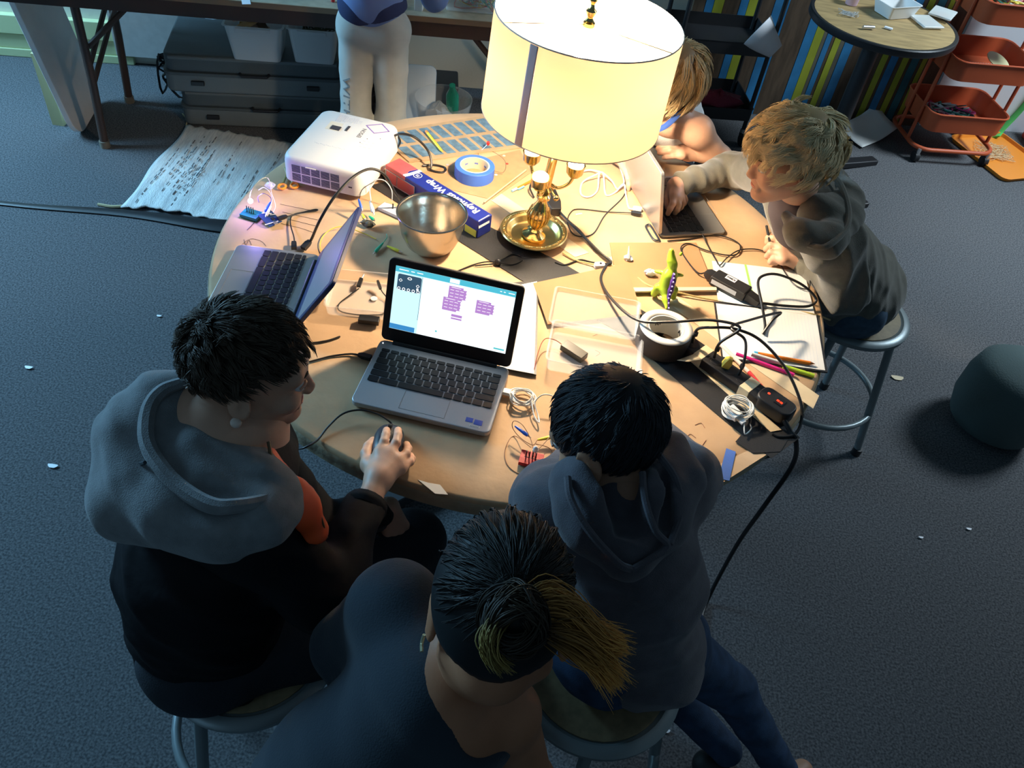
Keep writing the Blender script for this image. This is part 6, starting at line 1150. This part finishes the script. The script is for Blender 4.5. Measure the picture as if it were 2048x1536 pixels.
jk.rc(NB + V(0, 0, -.05), SH_R, .065, .058, k=.05).rc(NB + V(0, 0, -.05), SH_L, .065, .060, k=.05).rc(SH_R, EL_R, .060, .050, k=.03).rc(EL_R, W_R, .048, .034, k=.02).rc(SH_L, EL_L, .060, .052, k=.03).rc(EL_L, W_L + (EL_L - W_L) * .1, .048, .034, k=.02)
wpart('hoodie', jk.build(fold=folds(.012, 34, (.3, .3, 1), 12)), m_char, t, smooth=180)
hs = SDF(.004); Q = lambda x, y, z: P(x, y, z)
for a, b_, r1, r2 in (((1150, 965, 1.0), (1185, 1040, .975), .040, .042), ((1185, 1040, .975), (1250, 1095, .955), .045, .040), ((1250, 1095, .955), (1320, 1040, .965), .036, .040), ((1320, 1040, .965), (1350, 960, .99), .042, .038), ((1350, 960, .99), (1345, 900, 1.0), .036, .028), ((1200, 990, 1.0), (1300, 990, 1.0), .05, .05), ((1240, 1040, .97), (1262, 1110, .935), .045, .022)): hs.rc(Q(*a), Q(*b_), r1, r2, k=.035)
hs.sub('rc', Q(1235, 930, 1.04), Q(1252, 1050, 1.005), .045, .022, k=.02)
hs.sub('rc', Q(1325, 930, 1.05), Q(1330, 1050, 1.0), .012, .010, k=.015)
wpart('hood', hs.build(fold=folds(.005, 50, (1, .2, .4), 15)), m_char, t, smooth=180)
wpart('hood_hem', G().tube([Q(1135, 955, 1.045), Q(1142, 1000, 1.04), Q(1178, 1062, 1.02), Q(1235, 1125, .99), Q(1262, 1138, .975)], .0060, 8), m_char, t); wpart('hood_hem', G().tube([Q(1285, 945, 1.05), Q(1290, 1000, 1.04), Q(1310, 1060, 1.015), Q(1335, 1092, .995), Q(1300, 1118, .985), Q(1262, 1140, .975)], .0055, 8), m_char, t)
wpart('hood_hem', G().tube([Q(1310, 900, 1.055), Q(1350, 955, 1.045), Q(1362, 1020, 1.015), Q(1340, 1088, .995)], .0055, 8), m_char, t)
# ================= girl with the bun
c = PD(1002, 1228, .995); B = hframe((.05, .70, -.70), roll=4); s_ = 1.0
t = person('girl with golden tipped dark hair in a bun, navy shirt, seen from behind', c)
NB = V(.015, -1.185, .985); SH_L, SH_R = P(795, 1225, .945), P(1015, 1425, .91); PEL = V(-.22, -1.36, .50)
hd = SDF(.003); L = head(hd, c, B, s_, NB); gb = hd.build()
EL_R, W_R = P(1060, 1560, .72), V(.13, -1.34, .54); EL_L, W_L = V(-.20, -1.08, .70), V(-.02, -.97, .60)
h1 = SDF(.002); hand(h1, W_L, (.7, .5, -.3), (0, 0, 1), -1, .5); h1.rc(W_L, W_L + (EL_L - W_L) * .4, .021, .026, k=.01); h2 = SDF(.002); hand(h2, W_R, (.1, .5, -.8), (0, -.8, -.5), 1, .5); h2.rc(W_R, W_R + (EL_R - W_R) * .4, .021, .026, k=.01)
bd = SDF(.006); bd.rc(V(-.01, -1.215, .92), V(-.12, -1.285, .74), .10, .105, k=.04, flat=((.5, .6, .4), .8)).rc(V(-.12, -1.285, .74), PEL, .10, .11).rc(NB, SH_R, .042, .042, k=.03).rc(NB, SH_L, .034, .032, k=.02).rc(SH_R, EL_R, .041, .034).rc(EL_R, W_R, .034, .021).rc(SH_L, EL_L, .040, .034).rc(EL_L, W_L, .034, .021)
K1, K2 = V(.02, -1.22, .42), V(-.10, -1.08, .40)
bd.rc(PEL, K1, .07, .05).rc(PEL, K2, .07, .05).rc(K1, V(.0, -1.36, .07), .045, .03).rc(K2, V(-.16, -1.26, .07), .045, .03)
wpart('body', merge(gb, h1.build(), h2.build(), bd.build()), m_skin3, t, smooth=180); facebits(t, L, B, s_, m_eyeb, (mat('dark brows', (.03, .02, .015), .8), m_skin3, m_lip))
def toward(target):
    target = nrm(target)
    def fn(p): return target - p
    return fn
DK = ((.010, .013, .015), (.030, .030, .030), (.032, .028, .024))
hair(t, 'hair', c, B, s_, m_hair, DK, 6500, .15, toward((.15, -.92, .28)), hl(.42, -.34, -.93), lift=.005, seed=8, r=.0009, stray=.07, capn=.008, rad=(.081, .097, .096), steps=10, locks=1500)
bc = L(.018, -.128, .035)                                             # bun on the back of the head
def strands(name, t, paths, col, r, seed, jit=.004, n=200, m=m_hair, tipc=None):
    rn = np.random.RandomState(seed); g = G(); cols = []
    for k in range(n):
        pth = paths[k % len(paths)]; o = rn.normal(size=3) * jit; f_ = rn.normal(size=3) * jit * 1.2; q = [V(*p) + o * math.sin(min(1, .25 + .9 * i / (len(pth) - 1)) * 2.6) + f_ * (i / (len(pth) - 1)) ** 2 for i, p in enumerate(pth)]; k0 = len(g.v)
        g.tube(q, [r * (1 - .7 * (i / (len(q) - 1)) ** 3) for i in range(len(q))], 3, per=3); m_ = len(g.v) - k0; u = np.repeat(np.linspace(0, 1, m_ // 3), 3)[:m_, None]; vv = .7 + .6 * rn.rand(); a_, b_ = V(*col[0]), V(*col[1]); cols.append((a_ * (1 - u ** .7) + b_ * u ** .7) * vv)
    tl_ = t.location; g.v = [(p[0] - tl_[0], p[1] - tl_[1], p[2] - tl_[2]) for p in g.v]; o = ob(name, g, m, t, smooth=180); ca = o.data.color_attributes.new('hc', 'FLOAT_COLOR', 'POINT'); arr = np.ones((len(g.v), 4), np.float32); arr[:, :3] = np.concatenate(cols); ca.data.foreach_set('color', arr.ravel()); return o
paths = []; rn2 = random.Random(77)
for k in range(36):
    ax_ = nrm(V(rn2.gauss(0, .55), -1, rn2.gauss(0, .55))); u1 = nrm(np.cross(ax_, [rn2.gauss(0, 1), .2, 1])); u2 = np.cross(ax_, u1); a0_ = rn2.uniform(0, 6.28); rr_ = rn2.uniform(.55, 1.0); hh_ = math.sqrt(max(0, 1 - rr_ * rr_)) * .030
    paths.append([bc + (np.array([.036, .034, .036]) * (rr_ * (math.cos(a0_ + a) * u1 + math.sin(a0_ + a) * u2))) @ B - B[1] * (hh_ - .002) for a in np.linspace(0, rn2.uniform(2.5, 4.6), 8)])
g = SDF(.004); g.el(bc - B[1] * .0, (.030, .024, .030), B); wpart('bun_core', g.build(), mat('near black hair', (.010, .011, .012), .5), t, smooth=180)
strands('bun', t, paths, ((.012, .012, .012), (.050, .034, .020)), .0013, 2, .003, 700)
GO = (.85, .40, .09)
q0 = bc + .02 * B[2]
strands('ponytail_end', t, [[P(1050, 1208, 1.235), P(1100, 1196, 1.225), P(1150, 1223, 1.20), P(1190, 1263, 1.175), P(1232, 1288, 1.15)], [P(1060, 1218, 1.23), P(1120, 1218, 1.22), P(1160, 1258, 1.19), P(1200, 1286, 1.165), P(1230, 1296, 1.15)]], ((.10, .045, .015), GO), .0008, 4, .0065, 900)
strands('ponytail_end', t, [[P(1095, 1268, 1.22), P(1130, 1283, 1.20), P(1165, 1308, 1.17), P(1195, 1328, 1.15), P(1230, 1363, 1.13)], [P(1090, 1258, 1.22), P(1140, 1263, 1.20), P(1185, 1293, 1.17), P(1210, 1328, 1.14), P(1215, 1348, 1.13)]], ((.06, .030, .012), GO), .0007, 6, .0065, 750)
strands('ponytail_end', t, [[P(1030, 1223, 1.23), P(995, 1243, 1.235), P(978, 1278, 1.23), P(985, 1313, 1.215), P(1005, 1333, 1.20)]], ((.05, .03, .012), (.40, .28, .08)), .0011, 8, .0040, 200)
wpart('earring', G().tube([L(-.088, -.008, -.036), L(-.090, -.004, -.048), L(-.088, -.010, -.056)], .0022, 6), mat('pale gold earring', (.75, .72, .45), .25, metal=.7), t)
m_navy = mat('navy cotton shirt', (.014, .024, .036), .9, sheen=.15, bump=.15, bscale=400)
jk = SDF(.006); jk.rc(V(-.02, -1.215, .90), V(-.13, -1.29, .74), .115, .122, k=.05, flat=((.5, .6, .4), .85)).rc(V(-.13, -1.29, .74), PEL, .120, .135, k=.05).rc(V(-.05, -1.19, .925), SH_L, .060, .060, k=.04).rc(SH_L, SH_L + (EL_L - SH_L) * .75, .060, .062, k=.03)
jk.sub('rc', V(.070, -1.14, 1.03), V(.085, -1.27, .99), .066, .070, k=.01)
wpart('shirt', jk.build(fold=folds(.006, 30, (.6, .2, 1), 21)), m_navy, t, smooth=180)
tr = SDF(.007); tr.rc(PEL, K1, .10, .07).rc(PEL, K2, .10, .07).rc(K1, V(.0, -1.36, .08), .062, .05).rc(K2, V(-.16, -1.26, .08), .062, .05); wpart('trousers', tr.build(fold=folds(.004, 40, (1, 0, 0), 2)), m_pants, t, smooth=180)
for q in (V(.0, -1.36, .05), V(-.16, -1.26, .05)): sh = SDF(.006); sh.rc(q + V(0, -.03, -.01), q + V(.03, .10, -.02), .034, .028); wpart('shoe', sh.build(cuts=[((0, 0, .004), (0, 0, -1))]), m_shoe, t, smooth=180)
# ================= blond boy
c = PD(1580, 314, 1.86); B = hframe((-.92, -.24, -.22), roll=-2); s_ = .93
t = person('boy with wavy blond hair in an olive grey hoodie, typing on the grey laptop', c)
NB = V(.640, .150, .965); SH_L, SH_R = V(.735, .045, .90), V(.640, .315, .905); PEL = V(.965, .32, .58)
hd = SDF(.003); L = head(hd, c, B, s_, NB); gb = hd.build()
W_R = P(1352, 372, TZ + .060); EL_R = P(1462, 338, TZ + .05); W_L = P(1600, 522, TZ + .025); EL_L = P(1690, 585, TZ + .015)
h1 = SDF(.002)
for q in ([(1348, 392, .055, .010), (1345, 408, .046, .0088), (1340, 418, .036, .008), (1336, 427, .022, .007)], [(1354, 396, .050, .010), (1357, 410, .040, .0088), (1354, 420, .030, .008), (1350, 426, .018, .007)], [(1360, 396, .044, .0098), (1365, 406, .034, .0085), (1362, 414, .024, .0075), (1358, 419, .014, .0068)], [(1364, 392, .038, .009), (1370, 400, .028, .0078), (1368, 407, .018, .007), (1365, 411, .012, .0065)], [(1340, 385, .040, .011), (1334, 398, .030, .0095), (1334, 408, .022, .0085), (1336, 415, .016, .0078)]):
    J = [P(x, y, TZ + z) for x, y, z, r in q]
    for a in range(3): h1.rc(J[a], J[a + 1], q[a][3], q[a + 1][3], k=.004)
    h1.rc(W_R, J[0], .018, q[0][3] * 1.2, k=.012)
h1.rc(W_R, W_R + (EL_R - W_R) * .3, .021, .023, k=.01)
h2 = SDF(.002)
for q in ([(1566, 484, .050, .010), (1546, 477, .050, .0092), (1536, 484, .036, .0085), (1544, 492, .028, .008)], [(1562, 496, .046, .0105), (1541, 491, .044, .0092), (1533, 498, .030, .0085), (1543, 504, .022, .008)], [(1562, 509, .040, .010), (1541, 505, .036, .0090), (1535, 512, .022, .0082), (1546, 516, .018, .0075)], [(1566, 520, .034, .0095), (1547, 518, .028, .0082), (1541, 524, .016, .0075), (1552, 526, .014, .007)], [(1572, 482, .034, .012), (1556, 474, .036, .0105), (1542, 472, .042, .0092), (1536, 476, .046, .0085)]):
    J = [P(x, y, TZ + z) for x, y, z, r in q]
    for a in range(3): h2.rc(J[a], J[a + 1], q[a][3], q[a + 1][3], k=.004)
    h2.rc(W_L, J[0], .020, q[0][3] * 1.25, k=.014)
h2.rc(W_L, W_L + (EL_L - W_L) * .3, .022, .025, k=.01)
bd = SDF(.006); bd.rc(NB, V(.80, .25, .74), .050, .075).rc(V(.80, .25, .74), PEL, .08, .09).rc(NB, SH_R, .036, .034).rc(NB, SH_L, .036, .034).rc(SH_R, EL_R, .028, .026).rc(EL_R, W_R, .026, .019).rc(SH_L, EL_L, .030, .028).rc(EL_L, W_L, .027, .02)
K1, K2 = V(.68, .22, .50), V(.70, .42, .50); A1, A2 = V(.70, .20, .10), V(.72, .42, .10)
for k_, a_ in ((K1, A1), (K2, A2)): bd.rc(PEL, k_, .07, .05).rc(k_, a_, .045, .03)
wpart('body', merge(gb, h1.build(), h2.build(), bd.build()), m_skin, t, smooth=180); facebits(t, L, B, s_, m_eyel, (mat('sandy brows', (.30, .19, .09), .8), m_skin, m_lip))
BLD = ((.55, .38, .17), (.95, .74, .40), (1.0, .84, .52))
hair(t, 'hair', c, B, s_, m_hair, BLD, 11000, .080, whorl((.05, .25, .12), (0, -.35, .9)), hl(.68, .26, -.50), lift=.013, seed=11, r=.0013, wave=.55, stray=.36, capn=.009, rad=(.079, .093, .086), steps=10, locks=260)
tr = SDF(.007)
for k_, a_ in ((K1, A1), (K2, A2)): tr.rc(PEL, k_, .085, .065).rc(k_, a_, .058, .048)
tr.rc(PEL + V(0, -.05, -.02), PEL + V(0, .05, -.02), .10, k=.04); wpart('jeans', tr.build(fold=folds(.004, 45, (1, 0, 0), 3)), mat('light denim', (.05, .09, .14), .85, var=.2, vscale=40), t, smooth=180)
for q in (A1, A2): sh = SDF(.006); sh.rc(q + V(.02, 0, -.05), q + V(-.09, 0, -.065), .034, .028); wpart('shoe', sh.build(cuts=[((0, 0, .004), (0, 0, -1))]), m_shoe, t, smooth=180)
m_olive = mat('olive grey fleece', (.125, .115, .088), .95, sheen=.3, var=.12, vscale=40, bump=.25, bscale=500)
wpart('undershirt', SDF(.004).rc(V(.638, .135, .925), V(.68, .16, .87), .060, .070, k=.03).build(), mat('plum grey tee', (.07, .055, .06), .9), t, smooth=180)
jk = SDF(.005); jk.rc(V(.70, .19, .88), V(.80, .25, .74), .112, .118, k=.05, flat=((.6, .3, .6), .8)).rc(V(.80, .25, .74), PEL, .120, .135, k=.05)
jk.rc(V(.68, .15, .92), SH_R, .06, .058, k=.05).rc(V(.68, .15, .92), SH_L, .062, .062, k=.05).rc(SH_R, EL_R, .056, .045, k=.03).rc(EL_R, W_R + (EL_R - W_R) * .12, .046, .031, k=.02).rc(SH_L, EL_L, .062, .055, k=.03).rc(EL_L, W_L + (EL_L - W_L) * .16, .052, .033, k=.02)
jk.sub('rc', V(.575, .10, .95), V(.60, .12, .88), .052, .050, k=.012)
wpart('hoodie', jk.build(fold=folds(.009, 55, (.8, .5, .3), 31)), m_olive, t, smooth=180)
cuff(t, W_R + (EL_R - W_R) * .12, W_R, .029, m_olive, .03); cuff(t, W_L + (EL_L - W_L) * .14, W_L, .031, m_olive, .03)
hs = SDF(.004)
for a, b_, r1, r2 in (((1572, 432, .965), (1602, 470, .955), .013, .028), ((1600, 470, .965), (1655, 480, .95), .030, .036), ((1655, 480, .95), (1690, 440, .955), .036, .036), ((1690, 440, .955), (1690, 390, .965), .036, .032), ((1690, 390, .965), (1655, 345, .975), .032, .026), ((1640, 430, .955), (1680, 420, .94), .05, .045)): hs.rc(P(*a), P(*b_), r1, r2, k=.03)
wpart('hood', hs.build(fold=folds(.005, 60, (.3, 1, .4), 35)), m_olive, t, smooth=180)
wpart('hood_hem', G().tube([P(1640, 335, 1.02), P(1678, 365, 1.01), P(1697, 420, .995), P(1690, 460, .985), P(1650, 494, .970), P(1610, 488, .955)], .0075, 8), m_olive, t)
stick('pencil', 'dark pencil held upright in the left fist of the blond boy', (1543, 500), (1533, 452), .0035, m_dark, 'pencil', z=.040, zb=.060)
# ================= boy in the white tank top behind the lamp
c = PD(1335, 172, 2.33); B = hframe((-.42, -.72, -.50), roll=6); s_ = 1.05
t = person('blond boy in a white sleeveless top with blue collar, half hidden by the lamp', c)
NB = P(1342, 236, .89); SH_L, SH_R = P(1394, 262, .865), P(1270, 240, .865); PEL = V(.42, 1.02, .56)
hd = SDF(.003); L = head(hd, c, B, s_, NB); gb = hd.build()
EL_L = P(1418, 325, TZ + .035); W_L = P(1376, 305, TZ + .045); EL_R, W_R = V(.12, .62, .78), V(.24, .50, .775)
EL_L = V(.535, .615, .775); ar = SDF(.0025)
for q in ([(1362, 285, .075, .010), (1342, 278, .078, .0092), (1328, 282, .068, .0085), (1320, 288, .058, .008)], [(1360, 294, .068, .0105), (1338, 290, .070, .0092), (1324, 293, .060, .0085), (1316, 297, .050, .008)], [(1360, 302, .060, .010), (1340, 301, .060, .0090), (1326, 304, .048, .0082), (1319, 306, .040, .0075)], [(1364, 311, .052, .0095), (1346, 312, .048, .0082), (1334, 314, .038, .0075), (1328, 315, .032, .007)], [(1368, 284, .062, .012), (1352, 270, .072, .0105), (1338, 266, .082, .0092), (1328, 268, .086, .0085)]):
    J = [P(x, y, TZ + z) for x, y, z, r in q]
    for a in range(3): ar.rc(J[a], J[a + 1], q[a][3], q[a + 1][3], k=.0035)
    ar.rc(W_L, J[0], .019, q[0][3] * 1.2, k=.012)
ar.rc(W_L, EL_L, .021, .031, k=.012)
bd = SDF(.005); bd.rc(NB, V(.37, .74, .78), .055, .06).rc(V(.37, .74, .78), PEL, .06, .09).rc(NB, SH_R, .045, .04).rc(NB, SH_L, .045, .045).rc(SH_R, EL_R, .040, .032).rc(EL_R, W_R, .03, .02).rc(SH_L, EL_L, .038, .030, k=.03).rc(EL_L, W_L, .029, .022)
h2 = SDF(.002); hand(h2, W_R, (.4, -.8, 0), (0, 0, 1), -1, .3)
K1, K2 = V(.30, .72, .48), V(.50, .76, .48)
for k_ in (K1, K2): bd.rc(PEL, k_, .07, .05).rc(k_, k_ + V(0, .1, -.40), .045, .03)
wpart('body', merge(gb, ar.build(), h2.build(), bd.build()), m_skin, t, smooth=180); facebits(t, L, B, s_, m_eyel, (mat('sandy brows', (.30, .19, .09), .8), m_skin, m_lip))
hair(t, 'hair', c, B, s_, m_hair, ((.30, .20, .09), (.62, .45, .21), (.70, .52, .28)), 4500, .085, whorl((.1, .3, -.2), (0, -.35, .9)), hl(.38, -.10, -.62), lift=.012, seed=15, r=.0012, wave=.2, stray=.25, capn=.006, rad=(.079, .094, .086), steps=8, locks=300)
tk = SDF(.004); tk.rc(NB + V(.01, .05, -.035), V(.38, .80, .80), .078, .085, k=.05).rc(V(.38, .80, .80), V(.40, .92, .70), .085, .105, k=.05).rc(V(.40, .92, .70), PEL, .105, .12, k=.05).rc(NB + V(.01, .02, -.02), SH_L + (NB - SH_L) * .22, .046, .040, k=.03).rc(NB + V(0, .02, -.02), SH_R + (NB - SH_R) * .22, .046, .04, k=.03).sub('rc', NB + V(-.02, -.03, .04), NB + V(.0, 0, .08), .055, k=.008)
wpart('tank_top', tk.build(fold=folds(.004, 50, (1, .2, .3), 40)), mat('white mesh jersey', (.66, .64, .62), .85, bump=.2, bscale=300), t, smooth=180)
wpart('blue_collar', G().tube([P(1368, 205, .955), P(1360, 222, .945), P(1345, 240, .93), P(1328, 254, .92), P(1310, 262, .915)], .0090, 8, flat=.5), mat('blue collar trim', (.04, .10, .38), .7), t)
tr = SDF(.008)
for k_ in (K1, K2): tr.rc(PEL, k_, .09, .066).rc(k_, k_ + V(0, .1, -.38), .058, .048)
wpart('trousers', tr.build(), m_pants, t, smooth=180)
for k_ in (K1, K2): sh = SDF(.006); sh.rc(k_ + V(0, .11, -.445), k_ + V(0, .0, -.455), .034, .026); wpart('shoe', sh.build(cuts=[((0, 0, .004), (0, 0, -1))]), m_shoe, t, smooth=180)
p = P(1322, 280, TZ + .058); solo('computer_mouse', G().ball(tuple(p), 1, 20, (.030, .022, .030)), m_dark, 'black computer mouse held up by the boy in the white top', 'mouse')
# ================= standing person at the top
t = person('person standing at the back in light grey sweatpants and a blue sweatshirt, back turned', V(-.66, 1.14, 0))
H1, H2 = V(-.715, 1.17, .76), V(-.595, 1.17, .76); K1, K2 = V(-.715, 1.12, .42), V(-.585, 1.14, .42); A1, A2 = V(-.695, 1.10, .08), V(-.545, 1.12, .08); CH = V(-.665, 1.20, 1.05)
bd = SDF(.008); bd.rc(V(-.66, 1.17, .80), CH, .07, .10).rc(CH, CH + V(0, 0, .16), .06, .05).rc(CH + V(0, 0, .04), CH + V(-.14, 0, 0), .04, .036).rc(CH + V(0, 0, .04), CH + V(.14, 0, 0), .04, .036)
for q in (-1, 1): bd.rc(CH + V(.17 * q, 0, 0), CH + V(.20 * q, .10, -.20), .038, .032).rc(CH + V(.20 * q, .10, -.20), CH + V(.12 * q, .30, -.22), .03, .02)
for a, b_, q in ((H1, K1, A1), (H2, K2, A2)): bd.rc(a, b_, .05, .04).rc(b_, q, .04, .03)
hc = CH + V(0, .02, .235); hB = hframe((0, .9, -.4)); hd = SDF(.004); L = head(hd, hc, hB, 1.02, CH + V(0, 0, .08)); h1 = SDF(.0025)
for q in (-1, 1): hand(h1, CH + V(.12 * q, .30, -.22), (-.3 * q, .9, -.3), (0, 0, 1), -q, .4)
wpart('body', merge(hd.build(), h1.build(), bd.build()), m_skin, t, smooth=180); facebits(t, L, hB, 1.02, m_eyeb, (mat('dark brows', (.03, .02, .015), .8), m_skin, m_lip))
hair(t, 'hair', hc, hB, 1.02, m_hair, ((.05, .03, .02), (.10, .07, .04), (.12, .08, .05)), 1500, .07, whorl((0, .2, 0)), hl(.4, -.1, -.65), seed=19, r=.0016)
sp = SDF(.005); sp.rc(H1 + V(.01, 0, .0), H2 + V(-.01, 0, .0), .082, .082, k=.03)
for a, b_, q in ((H1, K1, A1), (H2, K2, A2)): sp.rc(a, b_, .066, .052, k=.010).rc(b_, q + V(0, 0, .02), .055, .045, k=.03)
m_sweat = mat('light grey sweatpants', (.42, .42, .38), .95, sheen=.2, var=.05, vscale=20); wpart('sweatpants', sp.build(fold=folds(.003, 45, (.3, .2, 1), 44)), m_sweat, t, smooth=180)
M0 = frame((0, 0, 0), (.05, 0, 1), (1, 0, 0))
dn = nrm(K1 - H1); Mleg = frame(tuple((H1 * .25 + K1 * .75) + V(-.022, -.0, 0) + V(-.30, -.95, 0) * .060), tuple(nrm(A1 - H1)), (.95, -.30, 0))
tg = text_g('WITH LI', .062, .0006, Matrix.Rotation(0, 4, 'Z')); v = []
ctr_ = (H1 * .22 + K1 * .78)
for (x, y, z) in tg.v:
    u_ = -x; ang_ = -1.25 + y * 9.0 * 1.0; zz = ctr_[2] + u_ * 1.0; f_ = (H1[2] - zz) / (H1[2] - K1[2]); cen = H1 + (K1 - H1) * min(f_, 1) if f_ < 1 else K1 + (A1 - K1) * ((K1[2] - zz) / (K1[2] - A1[2])); rr_ = (.066 + (.052 - .066) * f_ if f_ < 1 else .055 - .010 * (f_ - 1)) + .0035 + z
    a_ = -math.pi / 2 - .40 + y * 11; v.append((cen[0] + rr_ * math.cos(a_), cen[1] + rr_ * math.sin(a_), zz))
g = G().add(v, tg.f); wpart('lettering', g, mat('grey printed letters', (.16, .19, .20), .8), t, smooth=0)
sw = SDF(.006); sw.rc(V(-.66, 1.17, .87), CH, .112, .125, k=.04, flat=((0, 1, 0), .85)).rc(CH, CH + V(-.17, 0, 0), .07, .055).rc(CH, CH + V(.17, 0, 0), .07, .055)
for q in (-1, 1): sw.rc(CH + V(.17 * q, 0, 0), CH + V(.20 * q, .10, -.20), .055, .045).rc(CH + V(.20 * q, .10, -.20), CH + V(.13 * q, .28, -.22), .045, .032)
wpart('sweatshirt', sw.build(fold=folds(.004, 40, (1, 0, .3), 47)), mat('periwinkle sweatshirt', (.13, .20, .42), .9, sheen=.2), t, smooth=180)
wpart('shirt_hem', SDF(.005).rc(V(-.69, 1.17, .84), V(-.625, 1.17, .84), .088, .088, k=.03).build(cuts=[((-.66, 1.07, .80), (.35, .0, -1)), ((0, 0, .88), (0, 0, 1))]), mat('navy undershirt', (.02, .03, .09), .9), t, smooth=180)
for q in (A1, A2): sh = SDF(.006); sh.rc(q + V(0, -.03, -.035), q + V(0, .10, -.045), .036, .030); wpart('shoe', sh.build(cuts=[((0, 0, .004), (0, 0, -1))]), m_shoe, t, smooth=180)
# ================= green dinosaur toy (back view)
m_dino = mat('lime green vinyl', (.42, .60, .04), .3, spec=.5); m_purp = mat('purple vinyl', (.10, .035, .25), .35)
D0 = V(DN[0], DN[1], TZ + .0068); t = thing('dinosaur_toy', 'lime green toy dinosaur with a purple spiked back standing on the cardboard', 'toy', D0)
A_ = lambda x, y, z: D0 + V(x, y, z) * V(1.6, 1.05, 1.2)
sd = SDF(.0014); sd.rc(A_(0, .0, .030), A_(0, .004, .056), .0205, .0185, k=.01).rc(A_(0, .004, .056), A_(.001, .010, .076), .0125, .011, k=.01).rc(A_(0, .012, .082), A_(-.004, .026, .094), .0115, .0085, k=.006).rc(A_(-.004, .014, .088), A_(-.006, .024, .104), .009, .006, k=.006)
for q in (-1, 1): sd.rc(A_(.012 * q, .0, .026), A_(.015 * q, .004, .006), .011, .0075, k=.006).rc(A_(.015 * q, .006, .005), A_(.016 * q, .016, .004), .0062, .005, k=.004).rc(A_(.012 * q, .010, .058), A_(.020 * q, .020, .052), .0055, .004, k=.004); sd.rc(A_(.003 + .006 * q, .022, .1), A_(.003 + .006 * q, .023, .102), .004, k=.002)
sd.rc(A_(0, -.010, .026), A_(.001, -.026, .016), .011, .0075, k=.01).rc(A_(.001, -.026, .016), A_(.003, -.046, .009), .0075, .0032, k=.008)
wpart('body', sd.build(cuts=[((0, 0, D0[2]), (0, 0, -1))]), m_dino, t, smooth=180)
g = SDF(.0014); q = [A_(.004, -.0075, .070), A_(.005, -.0135, .055), A_(.005, -.0185, .036), A_(.004, -.026, .022), A_(.006, -.044, .010)]
for i in range(4): g.rc(q[i], q[i + 1], (.0035, .0065, .0068, .0048)[i], (.0065, .0068, .0048, .0020)[i], k=.004)
wpart('back_plate', g.build(), m_purp, t, smooth=180)
for i in range(9): u = i / 8; j = min(3, int(u * 4)); p = q[j] + (q[j + 1] - q[j]) * (u * 4 - j) + V(0, -.006, .003); wpart('spike', G().tube([p, p + V(.000, -.006, .004)], [.0028, .0004], 6, smooth=False), mat('pale violet spike', (.30, .26, .50), .4), t)
